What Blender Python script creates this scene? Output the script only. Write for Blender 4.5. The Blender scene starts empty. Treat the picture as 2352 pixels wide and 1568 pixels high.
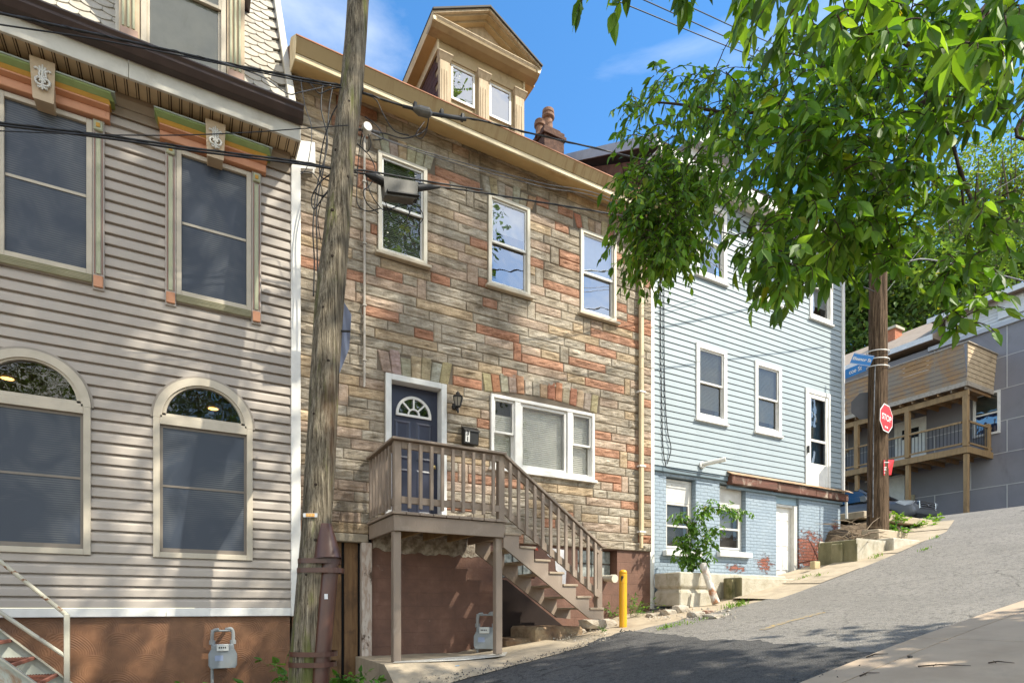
import bpy, math, random, bisect
from mathutils import Vector, Matrix, noise as mnoise
random.seed(11)
R = random.Random(5)
SC = bpy.context.scene
COL = SC.collection
# ------------------------------------------------------------------ camera model (camera at the origin, level)
FPX, CX, HY = 1350.0, 1176.0, 1395.0
CA, SA = 0.87377, 0.48634
def ray(px, py):
    u = (px - CX) / FPX; v = (HY - py) / FPX
    return Vector((CA * u + SA, -SA * u + CA, v))
def onY(px, py, Y):
    r = ray(px, py); return r * (Y / r.y)
def onX(px, py, X):
    r = ray(px, py); return r * (X / r.x)
def at(px, py, t): return ray(px, py) * t
GP = [(-40, -5.0), (-12, -3.9), (-3, -2.1), (0, -1.5), (2.9, -.92), (5.7, -.38), (7.9, -.02), (9.1, .17), (10.5, .47),
      (11.9, .80), (14, 1.32), (17, 2.05), (19.6, 2.70), (20.6, 2.86), (22, 2.93), (25, 2.97), (34, 3.2), (60, 9), (140, 16)]
def G(X, Y=0):
    if X <= GP[0][0]: return GP[0][1]
    if X >= GP[-1][0]: return GP[-1][1]
    xs = [g[0] for g in GP]
    i = bisect.bisect_right(xs, X) - 1
    p0 = GP[max(i - 1, 0)]; p1 = GP[i]; p2 = GP[i + 1]; p3 = GP[min(i + 2, len(GP) - 1)]
    h = p2[0] - p1[0]; s = (X - p1[0]) / h
    def sl(a, b): return (b[1] - a[1]) / max(b[0] - a[0], 1e-6)
    m1 = .5 * (sl(p0, p1) + sl(p1, p2)) if i > 0 else sl(p1, p2)
    m2 = .5 * (sl(p1, p2) + sl(p2, p3)) if i + 2 < len(GP) else sl(p1, p2)
    return ((2*s**3 - 3*s**2 + 1) * p1[1] + (s**3 - 2*s**2 + s) * h * m1 + (-2*s**3 + 3*s**2) * p2[1] + (s**3 - s**2) * h * m2)
def onG(px, py, dz=0):
    r = ray(px, py); lo, hi = .5, 60.0
    n = 600; prev = None
    for i in range(n + 1):
        t = lo + (hi - lo) * i / n
        d = r.z * t - G(r.x * t) - dz
        if prev is not None and d <= 0 < prev: return r * t
        prev = d
    return r * 19.0
# ------------------------------------------------------------------ materials
def nmat(name):
    m = bpy.data.materials.new(name); m.use_nodes = True
    nt = m.node_tree; nt.nodes.clear()
    o = nt.nodes.new('ShaderNodeOutputMaterial'); b = nt.nodes.new('ShaderNodeBsdfPrincipled')
    nt.links.new(b.outputs[0], o.inputs[0])
    return m, nt, b, o
def N(nt, t, **kw):
    n = nt.nodes.new(t)
    for k, v in kw.items():
        if k.startswith('i_'): n.inputs[k[2:].replace('_', ' ')].default_value = v
        else: setattr(n, k, v)
    return n
def L(nt, a, b): nt.links.new(a, b)
def rgb(c, a=1): return (c[0], c[1], c[2], a)
def coords(nt, scale=(1, 1, 1), kind='Object'):
    t = N(nt, 'ShaderNodeTexCoord'); mp = N(nt, 'ShaderNodeMapping')
    L(nt, t.outputs[kind], mp.inputs[0]); mp.inputs['Scale'].default_value = scale
    return mp.outputs[0]
def noise(nt, vec, scale, detail=4, rough=.55, dist=0):
    n = N(nt, 'ShaderNodeTexNoise'); n.inputs['Scale'].default_value = scale; n.inputs['Detail'].default_value = detail
    n.inputs['Roughness'].default_value = rough; n.inputs['Distortion'].default_value = dist
    L(nt, vec, n.inputs['Vector']); return n.outputs['Fac']
def ramp(nt, fac, stops):
    r = N(nt, 'ShaderNodeValToRGB'); e = r.color_ramp.elements
    while len(e) < len(stops): e.new(.5)
    for k, (p, c) in enumerate(stops):
        e[k].position = p; e[k].color = rgb(c) if not isinstance(c, (int, float)) else (c, c, c, 1)
    L(nt, fac, r.inputs[0]); return r.outputs[0]
def mixc(nt, fac, a, b, mode='MIX'):
    m = N(nt, 'ShaderNodeMix', data_type='RGBA', blend_type=mode)
    for s, v in ((m.inputs[0], fac), (m.inputs[6], a), (m.inputs[7], b)):
        if isinstance(v, (int, float)): s.default_value = v
        elif isinstance(v, tuple): s.default_value = rgb(v)
        else: L(nt, v, s)
    return m.outputs[2]
def math_(nt, op, a, b=0.0, c=None):
    m = N(nt, 'ShaderNodeMath', operation=op)
    for i, v in enumerate((a, b) if c is None else (a, b, c)):
        if isinstance(v, (int, float)): m.inputs[i].default_value = v
        else: L(nt, v, m.inputs[i])
    return m.outputs[0]
def bump(nt, b, h, strength=.3, dist=.02):
    n = N(nt, 'ShaderNodeBump'); n.inputs['Strength'].default_value = strength; n.inputs['Distance'].default_value = dist
    L(nt, h, n.inputs['Height']); L(nt, n.outputs[0], b.inputs['Normal'])
_mc = {}
def mat(name, col, rough=.65, col2=None, ns=6, stretch=(1, 1, 1), lo=.4, hi=.65, dirt=None, ds=2.5, dlo=.55, dhi=.75, bmp=0, bs=60, bd=.01, metal=0, spec=.35, grain=.12):
    """weathered surface: base colour, a second colour through noise, optional patches of dirt, bump"""
    if name in _mc: return _mc[name]
    m, nt, b, o = nmat(name)
    v = coords(nt, stretch)
    c2 = col2 if col2 else tuple(x * (1 - grain) for x in col)
    f = noise(nt, v, ns, 6, .6)
    c = ramp(nt, f, [(lo, col), (hi, c2)])
    if dirt:
        v2 = coords(nt, (1, 1, .6))
        f2 = noise(nt, v2, ds, 7, .68, .4)
        k = ramp(nt, f2, [(dlo, 0.0), (dhi, 1.0)])
        c = mixc(nt, k, c, dirt)
    L(nt, c, b.inputs['Base Color'])
    b.inputs['Roughness'].default_value = rough; b.inputs['Metallic'].default_value = metal
    b.inputs['Specular IOR Level'].default_value = spec
    if bmp:
        bump(nt, b, noise(nt, coords(nt, stretch), bs, 5, .65), bmp, bd)
    _mc[name] = m; return m
# ------------------------------------------------------------------ mesh builder
class MB:
    def __init__(self): self.v = []; self.f = []; self.c = []; self.mi = []; self.curc = None; self.curm = 0
    def quad(self, *p): self.poly(p)
    def poly(self, pts):
        n = len(self.v); self.v += [tuple(p) for p in pts]; self.f.append(tuple(range(n, n + len(pts))))
        self.c.append(self.curc); self.mi.append(self.curm)
    def raw(self, verts, faces):
        n = len(self.v); self.v += [tuple(p) for p in verts]
        for f in faces: self.f.append(tuple(i + n for i in f)); self.c.append(self.curc); self.mi.append(self.curm)
    def box(self, x0, x1, y0, y1, z0, z1):
        x0, x1 = min(x0, x1), max(x0, x1); y0, y1 = min(y0, y1), max(y0, y1); z0, z1 = min(z0, z1), max(z0, z1)
        v = [(x0,y0,z0),(x1,y0,z0),(x1,y1,z0),(x0,y1,z0),(x0,y0,z1),(x1,y0,z1),(x1,y1,z1),(x0,y1,z1)]
        self.raw(v, [(3,2,1,0),(4,5,6,7),(0,1,5,4),(1,2,6,5),(2,3,7,6),(3,0,4,7)])
        return self
    def prism(self, pts, ext):
        """pts: planar polygon (3-D), ext: extrusion vector"""
        pts = [Vector(p) for p in pts]; e = Vector(ext); n = len(pts)
        nr = Vector((0,0,0))
        for i in range(n):
            a, b = pts[i], pts[(i+1) % n]
            nr += a.cross(b)
        if nr.dot(e) > 0: pts = pts[::-1]
        v = pts + [p + e for p in pts]
        f = [tuple(range(n)), tuple(range(2*n-1, n-1, -1))] + [(i, i+n, (i+1) % n + n, (i+1) % n) for i in range(n)]
        f = [f[0], f[1]] + [tuple(reversed(x)) for x in f[2:]]
        self.raw(v, f); return self
    def bar(self, a, b, w, h, up=(0, 0, 1)):
        a, b = Vector(a), Vector(b); d = (b - a).normalized(); u = Vector(up)
        s = d.cross(u).normalized(); u = s.cross(d).normalized()
        p = [a - s*w/2 - u*h/2, a + s*w/2 - u*h/2, a + s*w/2 + u*h/2, a - s*w/2 + u*h/2]
        self.prism(p, b - a); return self
    def tube(self, path, rad, n=8, caps=True, jit=0, seed=0):
        path = [Vector(p) for p in path]; k = len(path)
        if isinstance(rad, (int, float)): rad = [rad] * k
        t0 = (path[1] - path[0]).normalized()
        up = Vector((0, 0, 1)) if abs(t0.z) < .9 else Vector((1, 0, 0))
        s = t0.cross(up).normalized(); rings = []
        vs = []
        for i, p in enumerate(path):
            t = (path[min(i+1, k-1)] - path[max(i-1, 0)]).normalized()
            s = (s - t * s.dot(t)).normalized(); u = t.cross(s)
            for j in range(n):
                a = 2*math.pi*j/n; r = rad[i]
                if jit: r *= 1 + jit * mnoise.noise(Vector((math.cos(a)*1.5 + seed, math.sin(a)*1.5, p.length * 1.3)))
                vs.append(p + (s*math.cos(a) + u*math.sin(a)) * r)
        f = []
        for i in range(k-1):
            for j in range(n):
                f.append((i*n+j, i*n+(j+1) % n, (i+1)*n+(j+1) % n, (i+1)*n+j))
        if caps: f.append(tuple(range(n-1, -1, -1))); f.append(tuple(range((k-1)*n, k*n)))
        self.raw(vs, f); return self
    def lathe(self, c, prof, n=16):
        c = Vector(c); vs = []; f = []
        for (r, z) in prof:
            for j in range(n):
                a = 2*math.pi*j/n; vs.append(c + Vector((r*math.cos(a), r*math.sin(a), z)))
        k = len(prof)
        for i in range(k-1):
            for j in range(n): f.append((i*n+j, i*n+(j+1) % n, (i+1)*n+(j+1) % n, (i+1)*n+j))
        f.append(tuple(range(n-1, -1, -1))); f.append(tuple(range((k-1)*n, k*n)))
        self.raw(vs, f); return self
    def frame(self, x0, x1, z0, z1, w, y0, y1, wb=None):
        """rectangular frame in the XZ plane, butted pieces"""
        wb = w if wb is None else wb
        self.box(x0, x0+w, y0, y1, z0, z1); self.box(x1-w, x1, y0, y1, z0, z1)
        self.box(x0+w, x1-w, y0, y1, z1-w, z1); self.box(x0+w, x1-w, y0, y1, z0, z0+wb)
        return self
    def merge(self, o):
        n = len(self.v); self.v += o.v; self.f += [tuple(i+n for i in f) for f in o.f]; self.c += o.c; self.mi += o.mi
    def build(self, name, m, parent=None, bev=0, smooth=False, subd=0):
        root = parent
        while root is not None and root.parent is not None: root = root.parent
        off = Vector(root.location) if root else Vector((0, 0, 0))
        org = off
        if root is None and self.v:     # a one-mesh thing: origin at its base centre
            xs = [p[0] for p in self.v]; ys = [p[1] for p in self.v]; zs = [p[2] for p in self.v]
            org = Vector(((min(xs)+max(xs))/2, (min(ys)+max(ys))/2, min(zs)))
        me = bpy.data.meshes.new(name)
        ox, oy, oz = org
        me.from_pydata([(p[0]-ox, p[1]-oy, p[2]-oz) for p in self.v], [], self.f)
        ms = m if isinstance(m, (list, tuple)) else [m]
        for x in ms: me.materials.append(x)
        if len(ms) > 1: me.polygons.foreach_set('material_index', self.mi)
        if any(c is not None for c in self.c):
            ca = me.color_attributes.new('Tone', 'FLOAT_COLOR', 'CORNER')
            buf = []
            for p, c in zip(me.polygons, self.c):
                c = c or (1, 1, 1); buf += [c[0], c[1], c[2], 1.0] * p.loop_total
            ca.data.foreach_set('color', buf)
        if smooth: me.polygons.foreach_set('use_smooth', [True] * len(me.polygons))
        me.update()
        o = bpy.data.objects.new(name, me); COL.objects.link(o)
        if parent: o.parent = parent
        else: o.location = org
        if bev:
            b = o.modifiers.new('bevel', 'BEVEL'); b.width = bev; b.segments = 1; b.limit_method = 'ANGLE'; b.angle_limit = .6
        if subd:
            s = o.modifiers.new('sub', 'SUBSURF'); s.levels = subd; s.render_levels = subd
        return o
def tag(o, label=None, cat=None, group=None, kind=None):
    if label: o['label'] = label
    if cat: o['category'] = cat
    if group: o['group'] = group
    if kind: o['kind'] = kind
    return o
def thing(name, label, cat, loc, group=None):
    o = bpy.data.objects.new(name, None); COL.objects.link(o); o.location = loc; o.empty_display_size = .2
    return tag(o, label, cat, group)
def dup(o, loc=None, parent=None, rz=None):
    c = o.copy(); COL.objects.link(c)
    if parent is not None: c.parent = parent
    if loc is not None: c.location = loc
    if rz is not None: c.rotation_euler = (0, 0, rz)
    for ch in list(o.children): dup(ch, None, c)
    return c
def text_mesh(s, size, m, parent, name, loc, xdir, updir, thick=.002, align='CENTER', bold=0):
    cu = bpy.data.curves.new('lettering', 'FONT'); cu.body = s; cu.size = size; cu.align_x = align; cu.align_y = 'CENTER'
    cu.extrude = thick; cu.offset = bold
    to = bpy.data.objects.new('lettering', cu); COL.objects.link(to)
    dg = bpy.context.evaluated_depsgraph_get(); dg.update()
    me = bpy.data.meshes.new_from_object(to.evaluated_get(dg))
    bpy.data.objects.remove(to); bpy.data.curves.remove(cu)
    x = Vector(xdir).normalized(); u = Vector(updir).normalized(); n = x.cross(u)
    mb = MB()
    mb.raw([Vector(loc) + x*v.co.x + u*v.co.y + n*v.co.z for v in me.vertices], [tuple(p.vertices) for p in me.polygons])
    bpy.data.meshes.remove(me)
    return mb.build(name, m, parent)
def lerp(a, b, t): return a + (b - a) * t
def catmull(pts, n=8):
    pts = [Vector(p) for p in pts]; out = []
    for i in range(len(pts) - 1):
        p0 = pts[max(i-1, 0)]; p1 = pts[i]; p2 = pts[i+1]; p3 = pts[min(i+2, len(pts)-1)]
        for k in range(n):
            t = k / n
            out.append(.5*((2*p1) + (p2-p0)*t + (2*p0-5*p1+4*p2-p3)*t*t + (3*p1-p0-3*p2+p3)*t**3))
    out.append(pts[-1]); return out
# --- wall coverings with openings
def rect_hole(x0, x1, z0, z1):
    return dict(z0=z0, z1=z1, cuts=[z0, z1], f=lambda z: (x0, x1) if z0 <= z <= z1 else None)
def arch_hole(x0, x1, z0, zs):
    r = (x1-x0)/2; c = (x0+x1)/2
    cuts = [z0] + [zs + r*i/14 for i in range(15)]
    def f(z):
        if z < z0 or z > zs + r: return None
        if z <= zs: return (x0, x1)
        w = math.sqrt(max(r*r - (z-zs)**2, 0)); return (c-w, c+w)
    return dict(z0=z0, z1=zs+r, cuts=cuts, f=f)
def intervals(x0, x1, z, holes):
    iv = [(x0, x1)]
    for h in holes:
        g = h['f'](z)
        if not g: continue
        nv = []
        for a, b in iv:
            if g[1] <= a or g[0] >= b: nv.append((a, b)); continue
            if g[0] > a: nv.append((a, g[0]))
            if g[1] < b: nv.append((g[1], b))
        iv = nv
    return iv
def cladding(mb, x0, x1, z0, z1, Y, pitch, prof, holes=(), seam=0):
    """prof: list of (s, out) with s 0..1 up the course, out = distance proud of plane Y towards the street"""
    z = z0; k = 0
    while z < z1 - 1e-6:
        zt = min(z + pitch, z1)
        cs = sorted({z, zt} | {c for h in holes for c in h['cuts'] if z < c < zt})
        for a, b in zip(cs, cs[1:]):
            if b - a < 1e-5: continue
            sa, sb = (a - z)/pitch, (b - z)/pitch
            def off(s):
                for (s0, o0), (s1, o1) in zip(prof, prof[1:]):
                    if s0 <= s <= s1 and s1 > s0: return o0 + (o1-o0)*(s-s0)/(s1-s0)
                return prof[-1][1]
            ring = [(a, off(sa + 1e-6))] + [(z + s*pitch, o) for s, o in prof if sa < s < sb] + [(b, off(sb - 1e-6))]
            if abs(sa) < 1e-6 and prof[0][0] == 0 and len(prof) > 1 and prof[1][0] == 0:
                ring = [(a, prof[0][1])] + [(z + s*pitch, o) for s, o in prof if s <= sb and (s > 0 or o == prof[1][1])]
                if ring[-1][0] < b - 1e-6: ring.append((b, off(sb - 1e-6)))
            for xa, xb in intervals(x0, x1, (a+b)/2, holes):
                for (za, oa), (zb, ob) in zip(ring, ring[1:]):
                    mb.quad((xa, Y-oa, za), (xb, Y-oa, za), (xb, Y-ob, zb), (xa, Y-ob, zb))
        z = zt; k += 1
    return mb
# ------------------------------------------------------------------ camera, light, sky
cam = bpy.data.cameras.new('camera'); camo = bpy.data.objects.new('camera', cam); COL.objects.link(camo)
camo.location = (0, 0, 0); camo.rotation_euler = (math.pi/2, 0, -math.atan2(SA, CA))
cam.sensor_width = 36; cam.lens = 36*FPX/2352; cam.shift_y = (HY - 784)/2352; cam.clip_start = .05; cam.clip_end = 2000
SC.camera = camo
SUN = Vector((.56, -.65, .95)).normalized()
sl = bpy.data.lights.new('sun', 'SUN'); so = bpy.data.objects.new('sun', sl); COL.objects.link(so)
sl.energy = 3.3; sl.angle = math.radians(.55); sl.color = (1.0, .945, .86)
so.rotation_euler = SUN.to_track_quat('Z', 'Y').to_euler(); so.location = (20, -25, 40)
W = bpy.data.worlds.new('World'); SC.world = W; W.use_nodes = True
nt = W.node_tree; nt.nodes.clear()
wo = nt.nodes.new('ShaderNodeOutputWorld'); bg = nt.nodes.new('ShaderNodeBackground'); L(nt, bg.outputs[0], wo.inputs[0])
sky = nt.nodes.new('ShaderNodeTexSky'); sky.sky_type = 'NISHITA'; sky.sun_disc = False
sky.sun_elevation = math.asin(SUN.z); sky.sun_rotation = math.atan2(SUN.x, SUN.y)
sky.air_density = 1.0; sky.dust_density = .3; sky.ozone_density = 3.0; sky.altitude = 200
hs = N(nt, 'ShaderNodeHueSaturation'); hs.inputs['Saturation'].default_value = 1.25; hs.inputs['Value'].default_value = 1.0
L(nt, sky.outputs[0], hs.inputs['Color'])
tc = N(nt, 'ShaderNodeTexCoord')
mp = N(nt, 'ShaderNodeMapping'); L(nt, tc.outputs['Generated'], mp.inputs[0]); mp.inputs['Scale'].default_value = (1.0, 1.0, 2.6)
mp.inputs['Location'].default_value = (.35, .1, .2)
cl = noise(nt, mp.outputs[0], 1.9, 9, .55, .35)
sp = N(nt, 'ShaderNodeSeparateXYZ'); L(nt, tc.outputs['Generated'], sp.inputs[0])
bk = N(nt, 'ShaderNodeMapRange', interpolation_type='SMOOTHSTEP'); bk.inputs[1].default_value = .35; bk.inputs[2].default_value = -.35; bk.inputs[3].default_value = 0; bk.inputs[4].default_value = .20; L(nt, sp.outputs['Y'], bk.inputs[0])
ck = ramp(nt, math_(nt, 'ADD', cl, bk.outputs[0]), [(.54, 0.0), (.84, 1.0)])
ckm = math_(nt, 'MULTIPLY', ck, math_(nt, 'MULTIPLY_ADD', bk.outputs[0], 2.4, .36))
skyc = mixc(nt, ckm, hs.outputs[0], (8.6, 8.2, 7.7))
L(nt, skyc, bg.inputs['Color']); bg.inputs['Strength'].default_value = .15
SC.view_settings.view_transform = 'Standard'; SC.view_settings.look = 'None'; SC.view_settings.exposure = 1.24; SC.view_settings.gamma = 1
SC.view_settings.use_white_balance = True; SC.view_settings.white_balance_temperature = 6900; SC.view_settings.white_balance_tint = 6
SC.cycles.max_bounces = 8; SC.cycles.transparent_max_bounces = 24; SC.cycles.use_denoising = True
SC.cycles.sample_clamp_indirect = 6; SC.cycles.caustics_reflective = False; SC.cycles.caustics_refractive = False
# ------------------------------------------------------------------ shared materials
def tone_mat(name, rough=.8, streak=(1, 1, 1), ns=9, amt=.5, dark=(.55, .5, .45), bmp=.5, bs=30, bd=.02, spec=.2, soot=0):
    m, nt, b, o = nmat(name)
    a = N(nt, 'ShaderNodeVertexColor'); a.layer_name = 'Tone'
    v = coords(nt, streak)
    f = noise(nt, v, ns, 6, .65, .3)
    k = ramp(nt, f, [(.36, dark), (.58, (1, 1, 1)), (.8, (1.12, 1.1, 1.05))])
    c = mixc(nt, amt, a.outputs[0], k, 'MULTIPLY')
    if soot:
        s2 = noise(nt, coords(nt, (1.6, 1, .45)), 1.1, 7, .7, .5); c = mixc(nt, soot, c, ramp(nt, s2, [(.34, (.5, .47, .43)), (.52, (1, 1, 1)), (.75, (1.08, 1.07, 1.05))]), 'MULTIPLY')
        s3 = noise(nt, coords(nt, (1, 1, 3.5)), 24, 5, .75); c = mixc(nt, soot, c, ramp(nt, s3, [(.36, (.62, .59, .54)), (.5, (1, 1, 1))]), 'MULTIPLY')
    L(nt, c, b.inputs['Base Color']); b.inputs['Roughness'].default_value = rough; b.inputs['Specular IOR Level'].default_value = spec
    bump(nt, b, noise(nt, coords(nt, streak), bs, 5, .65), bmp, bd)
    return m
def glass_mat(name, tint=(1, 1, 1), base=.1, gain=1.3, rough=.01, wav=.25):
    m = bpy.data.materials.new(name); m.use_nodes = True; nt = m.node_tree; nt.nodes.clear()
    o = nt.nodes.new('ShaderNodeOutputMaterial'); mx = nt.nodes.new('ShaderNodeMixShader')
    tr = nt.nodes.new('ShaderNodeBsdfTransparent'); gl = nt.nodes.new('ShaderNodeBsdfGlossy')
    tr.inputs[0].default_value = rgb(tint); gl.inputs['Roughness'].default_value = rough
    fr = N(nt, 'ShaderNodeFresnel'); fr.inputs['IOR'].default_value = 1.52
    k = math_(nt, 'MULTIPLY_ADD', fr.outputs[0], gain, base)
    k = math_(nt, 'MINIMUM', k, .96)
    if wav:
        bn = N(nt, 'ShaderNodeBump'); bn.inputs['Strength'].default_value = wav; bn.inputs['Distance'].default_value = .02
        L(nt, noise(nt, coords(nt), 2.2, 2), bn.inputs['Height'])
        L(nt, bn.outputs[0], gl.inputs['Normal']); 
    L(nt, k, mx.inputs[0]); L(nt, tr.outputs[0], mx.inputs[1]); L(nt, gl.outputs[0], mx.inputs[2]); L(nt, mx.outputs[0], o.inputs[0])
    return m
M_GLASS = glass_mat('window glass', (.93, .95, .95), .10, 1.5)
M_CLEAR = glass_mat('clear glass', (.96, .97, .97), .0, .75, .01, .15)
M_GLASS2 = glass_mat('old glass', (.8, .84, .86), .16, 1.7, .015, .4)
M_MIRG = glass_mat('sky facing glass', (.85, .88, .9), .3, 1.6, .008, .2)
def screen_mat():
    m, nt, b, o = nmat('insect screen')
    v = coords(nt)
    wv = N(nt, 'ShaderNodeTexWave', wave_type='BANDS', bands_direction='Z'); wv.inputs['Scale'].default_value = 12.5; wv.inputs['Distortion'].default_value = .05
    L(nt, v, wv.inputs['Vector'])
    big = noise(nt, v, 1.7, 3, .6, .5)
    k = ramp(nt, big, [(.42, .0), (.7, .6)])
    f = math_(nt, 'MULTIPLY', k, wv.outputs['Fac'])
    c = mixc(nt, f, (.036, .046, .066), (.20, .20, .19))
    L(nt, c, b.inputs['Base Color']); b.inputs['Roughness'].default_value = .4; b.inputs['Specular IOR Level'].default_value = .35
    return m
M_SCREEN = screen_mat()
M_DARK = mat('dark room', (.012, .012, .014), .9)
M_BLINDW = mat('white blind', (.86, .84, .76), .6)
M_BLINDG = mat('grey blind', (.2, .2, .19), .6)
M_SHADE = mat('roller shade', (.75, .76, .78), .7)
M_WHITE = mat('white paint', (.72, .71, .68), .5, dirt=(.42, .38, .31), ds=3, dlo=.6, dhi=.85, bmp=.15, bs=40)
M_WHITE2 = mat('bright white trim', (.76, .74, .70), .45, dirt=(.55, .53, .5), ds=2, dlo=.62, dhi=.9)
M_BEIGE = mat('beige frame', (.5, .44, .35), .5)
M_CONC = mat('concrete', (.44, .36, .26), .9, (.35, .285, .205), 3, dirt=(.20, .17, .13), ds=1.6, dlo=.55, dhi=.8, bmp=.5, bs=70, bd=.012)
M_CONCP = mat('pale skim concrete', (.58, .56, .5), .9, (.5, .46, .4), 5, dirt=(.3, .26, .2), ds=4, dlo=.58, dhi=.7, bmp=.4, bs=80)
M_MOSSC = mat('mossy concrete', (.30, .26, .155), .92, (.2, .18, .10), 4, (1, 1, .5), .35, .7, dirt=(.09, .09, .035), ds=2.4, dlo=.5, dhi=.66, bmp=.6, bs=45, bd=.02)
M_CONCL = mat('weathered pale concrete', (.50, .46, .38), .92, (.40, .36, .28), 5, dirt=(.24, .21, .13), ds=4, dlo=.55, dhi=.72, bmp=.6, bs=50, bd=.02)
def mossy_block():
    m, nt, b, o = nmat('moss ended concrete')
    v = coords(nt); f = noise(nt, v, 5, 6, .65); g = noise(nt, coords(nt, (1, 1, .5)), 2.6, 7, .7)
    base = ramp(nt, f, [(.35, (.50, .45, .36)), (.6, (.38, .335, .25)), (.75, (.27, .23, .16))])
    moss = ramp(nt, g, [(.35, (.22, .19, .10)), (.5, (.15, .135, .06)), (.65, (.075, .07, .03))])
    ge = N(nt, 'ShaderNodeNewGeometry'); sp = N(nt, 'ShaderNodeSeparateXYZ'); L(nt, ge.outputs['True Normal'], sp.inputs[0])
    k = ramp(nt, math_(nt, 'MULTIPLY', sp.outputs['X'], -1.0), [(.2, 0.0), (.6, .9)])
    k2 = math_(nt, 'MAXIMUM', k, math_(nt, 'MULTIPLY', ramp(nt, g, [(.55, 0.0), (.7, 1.0)]), .55))
    L(nt, mixc(nt, k2, base, moss), b.inputs['Base Color']); b.inputs['Roughness'].default_value = .92
    bump(nt, b, noise(nt, v, 40, 6, .7), .7, .02); return m
M_MOSSB = mossy_block()
M_CONCS = mat('sidewalk concrete', (.48, .37, .27), .9, (.42, .32, .23), 2.2, dirt=(.30, .25, .19), ds=1.1, dlo=.55, dhi=.85, bmp=.35, bs=140, bd=.006)
def asphalt(name, c1, c2, c3, spk, sc=120):
    m, nt, b, o = nmat(name)
    v = coords(nt)
    big = noise(nt, v, .7, 6, .65, .4); fine = noise(nt, v, sc, 2, .6); mid = noise(nt, v, 14, 5, .7)
    c = ramp(nt, big, [(.35, c1), (.62, c2)])
    c = mixc(nt, ramp(nt, mid, [(.5, 0.0), (.62, .85)]), c, c3)
    m2 = noise(nt, coords(nt, (1, 1.6, 1)), 38, 4, .75); c = mixc(nt, .8, c, ramp(nt, m2, [(.36, (.62, .61, .6)), (.55, (1, 1, 1)), (.68, (1.2, 1.19, 1.17))]), 'MULTIPLY')
    ve = N(nt, 'ShaderNodeTexVoronoi', feature='DISTANCE_TO_EDGE'); ve.inputs['Scale'].default_value = .75
    wv = N(nt, 'ShaderNodeMix', data_type='RGBA', blend_type='ADD'); wv.inputs[0].default_value = .35; nc = N(nt, 'ShaderNodeTexNoise'); nc.inputs['Scale'].default_value = 2.5; nc.inputs['Detail'].default_value = 6; L(nt, v, nc.inputs['Vector']); L(nt, v, wv.inputs[6]); L(nt, nc.outputs['Color'], wv.inputs[7]); L(nt, wv.outputs[2], ve.inputs['Vector'])
    ck_ = math_(nt, 'MULTIPLY', ramp(nt, ve.outputs['Distance'], [(.0, .75), (.012, 0.0)]), ramp(nt, big, [(.45, 0.0), (.55, 1.0)])); c = mixc(nt, ck_, c, tuple(x*.35 for x in c3))
    vo = N(nt, 'ShaderNodeTexVoronoi'); vo.inputs['Scale'].default_value = sc*.55; L(nt, v, vo.inputs['Vector'])
    c = mixc(nt, ramp(nt, vo.outputs['Distance'], [(.12, .85), (.4, 0.0)]), c, spk)
    L(nt, c, b.inputs['Base Color']); b.inputs['Roughness'].default_value = .92; b.inputs['Specular IOR Level'].default_value = .25
    h = math_(nt, 'ADD', vo.outputs['Distance'], math_(nt, 'MULTIPLY', fine, .6))
    bump(nt, b, h, .7, .012)
    return m
M_ASPH = asphalt('worn asphalt', (.215, .20, .18), (.27, .25, .225), (.135, .127, .115), (.32, .30, .27), 110)
M_FRESH = asphalt('fresh asphalt', (.082, .079, .077), (.115, .111, .107), (.052, .05, .05), (.17, .165, .158), 130)
M_SOIL = mat('soil', (.13, .09, .055), .95, (.08, .055, .035), 5, bmp=.8, bs=25, bd=.04)
# ------------------------------------------------------------------ ground, road, kerb, pavements
def sheet(xs, ys, zf, name, m, yf=None):
    mb = MB(); n = len(ys); vs = []
    for x in xs:
        for j, y in enumerate(ys):
            yy = yf(x, y) if yf else y
            vs.append((x, yy, zf(x, yy)))
    fs = [(i*n+j, (i+1)*n+j, (i+1)*n+j+1, i*n+j+1) for i in range(len(xs)-1) for j in range(n-1)]
    mb.raw(vs, fs)
    o = mb.build(name, m, smooth=True); tag(o, kind='structure'); return o
def frange(a, b, s):
    k = int(round((b-a)/s)); return [a + (b-a)*i/k for i in range(k+1)]
sheet([-300, -120] + frange(-40, 30, 1.0) + frange(32, 140, 6) + [300, 600], [-300, -80, -30, -10, -3, 0, 3, 6, 9, 12, 20, 40, 90, 200, 600],
      lambda x, y: G(x) - .10, 'ground', M_SOIL)
EDGE = [(1050, 1568), (1200, 1525), (1330, 1490), (1450, 1450), (1560, 1425), (1720, 1386), (1880, 1333), (2050, 1268), (2150, 1224), (2172, 1196)]
EP = [onG(*p) for p in EDGE]
LE = [(-30, 6.3), (0, 6.5)] + [(p.x, p.y) for p in EP]
LE += [(19.4, 11.5), (19.8, 30)]
LE.sort()
def yl(x, jag=0):
    for (x0, y0), (x1, y1) in zip(LE, LE[1:]):
        if x0 <= x <= x1:
            y = lerp(y0, y1, (x-x0)/max(x1-x0, 1e-6)); break
    else: y = LE[-1][1]
    return y + jag * (mnoise.noise(Vector((x*3.1, 0, 0))) + .6*mnoise.noise(Vector((x*11, 3, 0))))
KP = onG(1887, 1568, .05); KQ = onG(2352, 1370, .05)
YK = .5*(KP.y + KQ.y)
print('kerb', KP, KQ, 'edge', [tuple(round(c, 2) for c in p) for p in EP])
fr8 = [i/8 for i in range(9)]
sheet(frange(-30, 18.4, .2), fr8, lambda x, y: G(x), 'road', M_ASPH, lambda x, w: lerp(YK - .02, yl(x, .06), w))
sheet(frange(18.4, 26.6, .4), [-60, -20, -5, YK-.02, 4, 6, 8, 10, 14, 20, 40, 80], lambda x, y: G(x), 'road_cross_street', M_ASPH)
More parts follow.
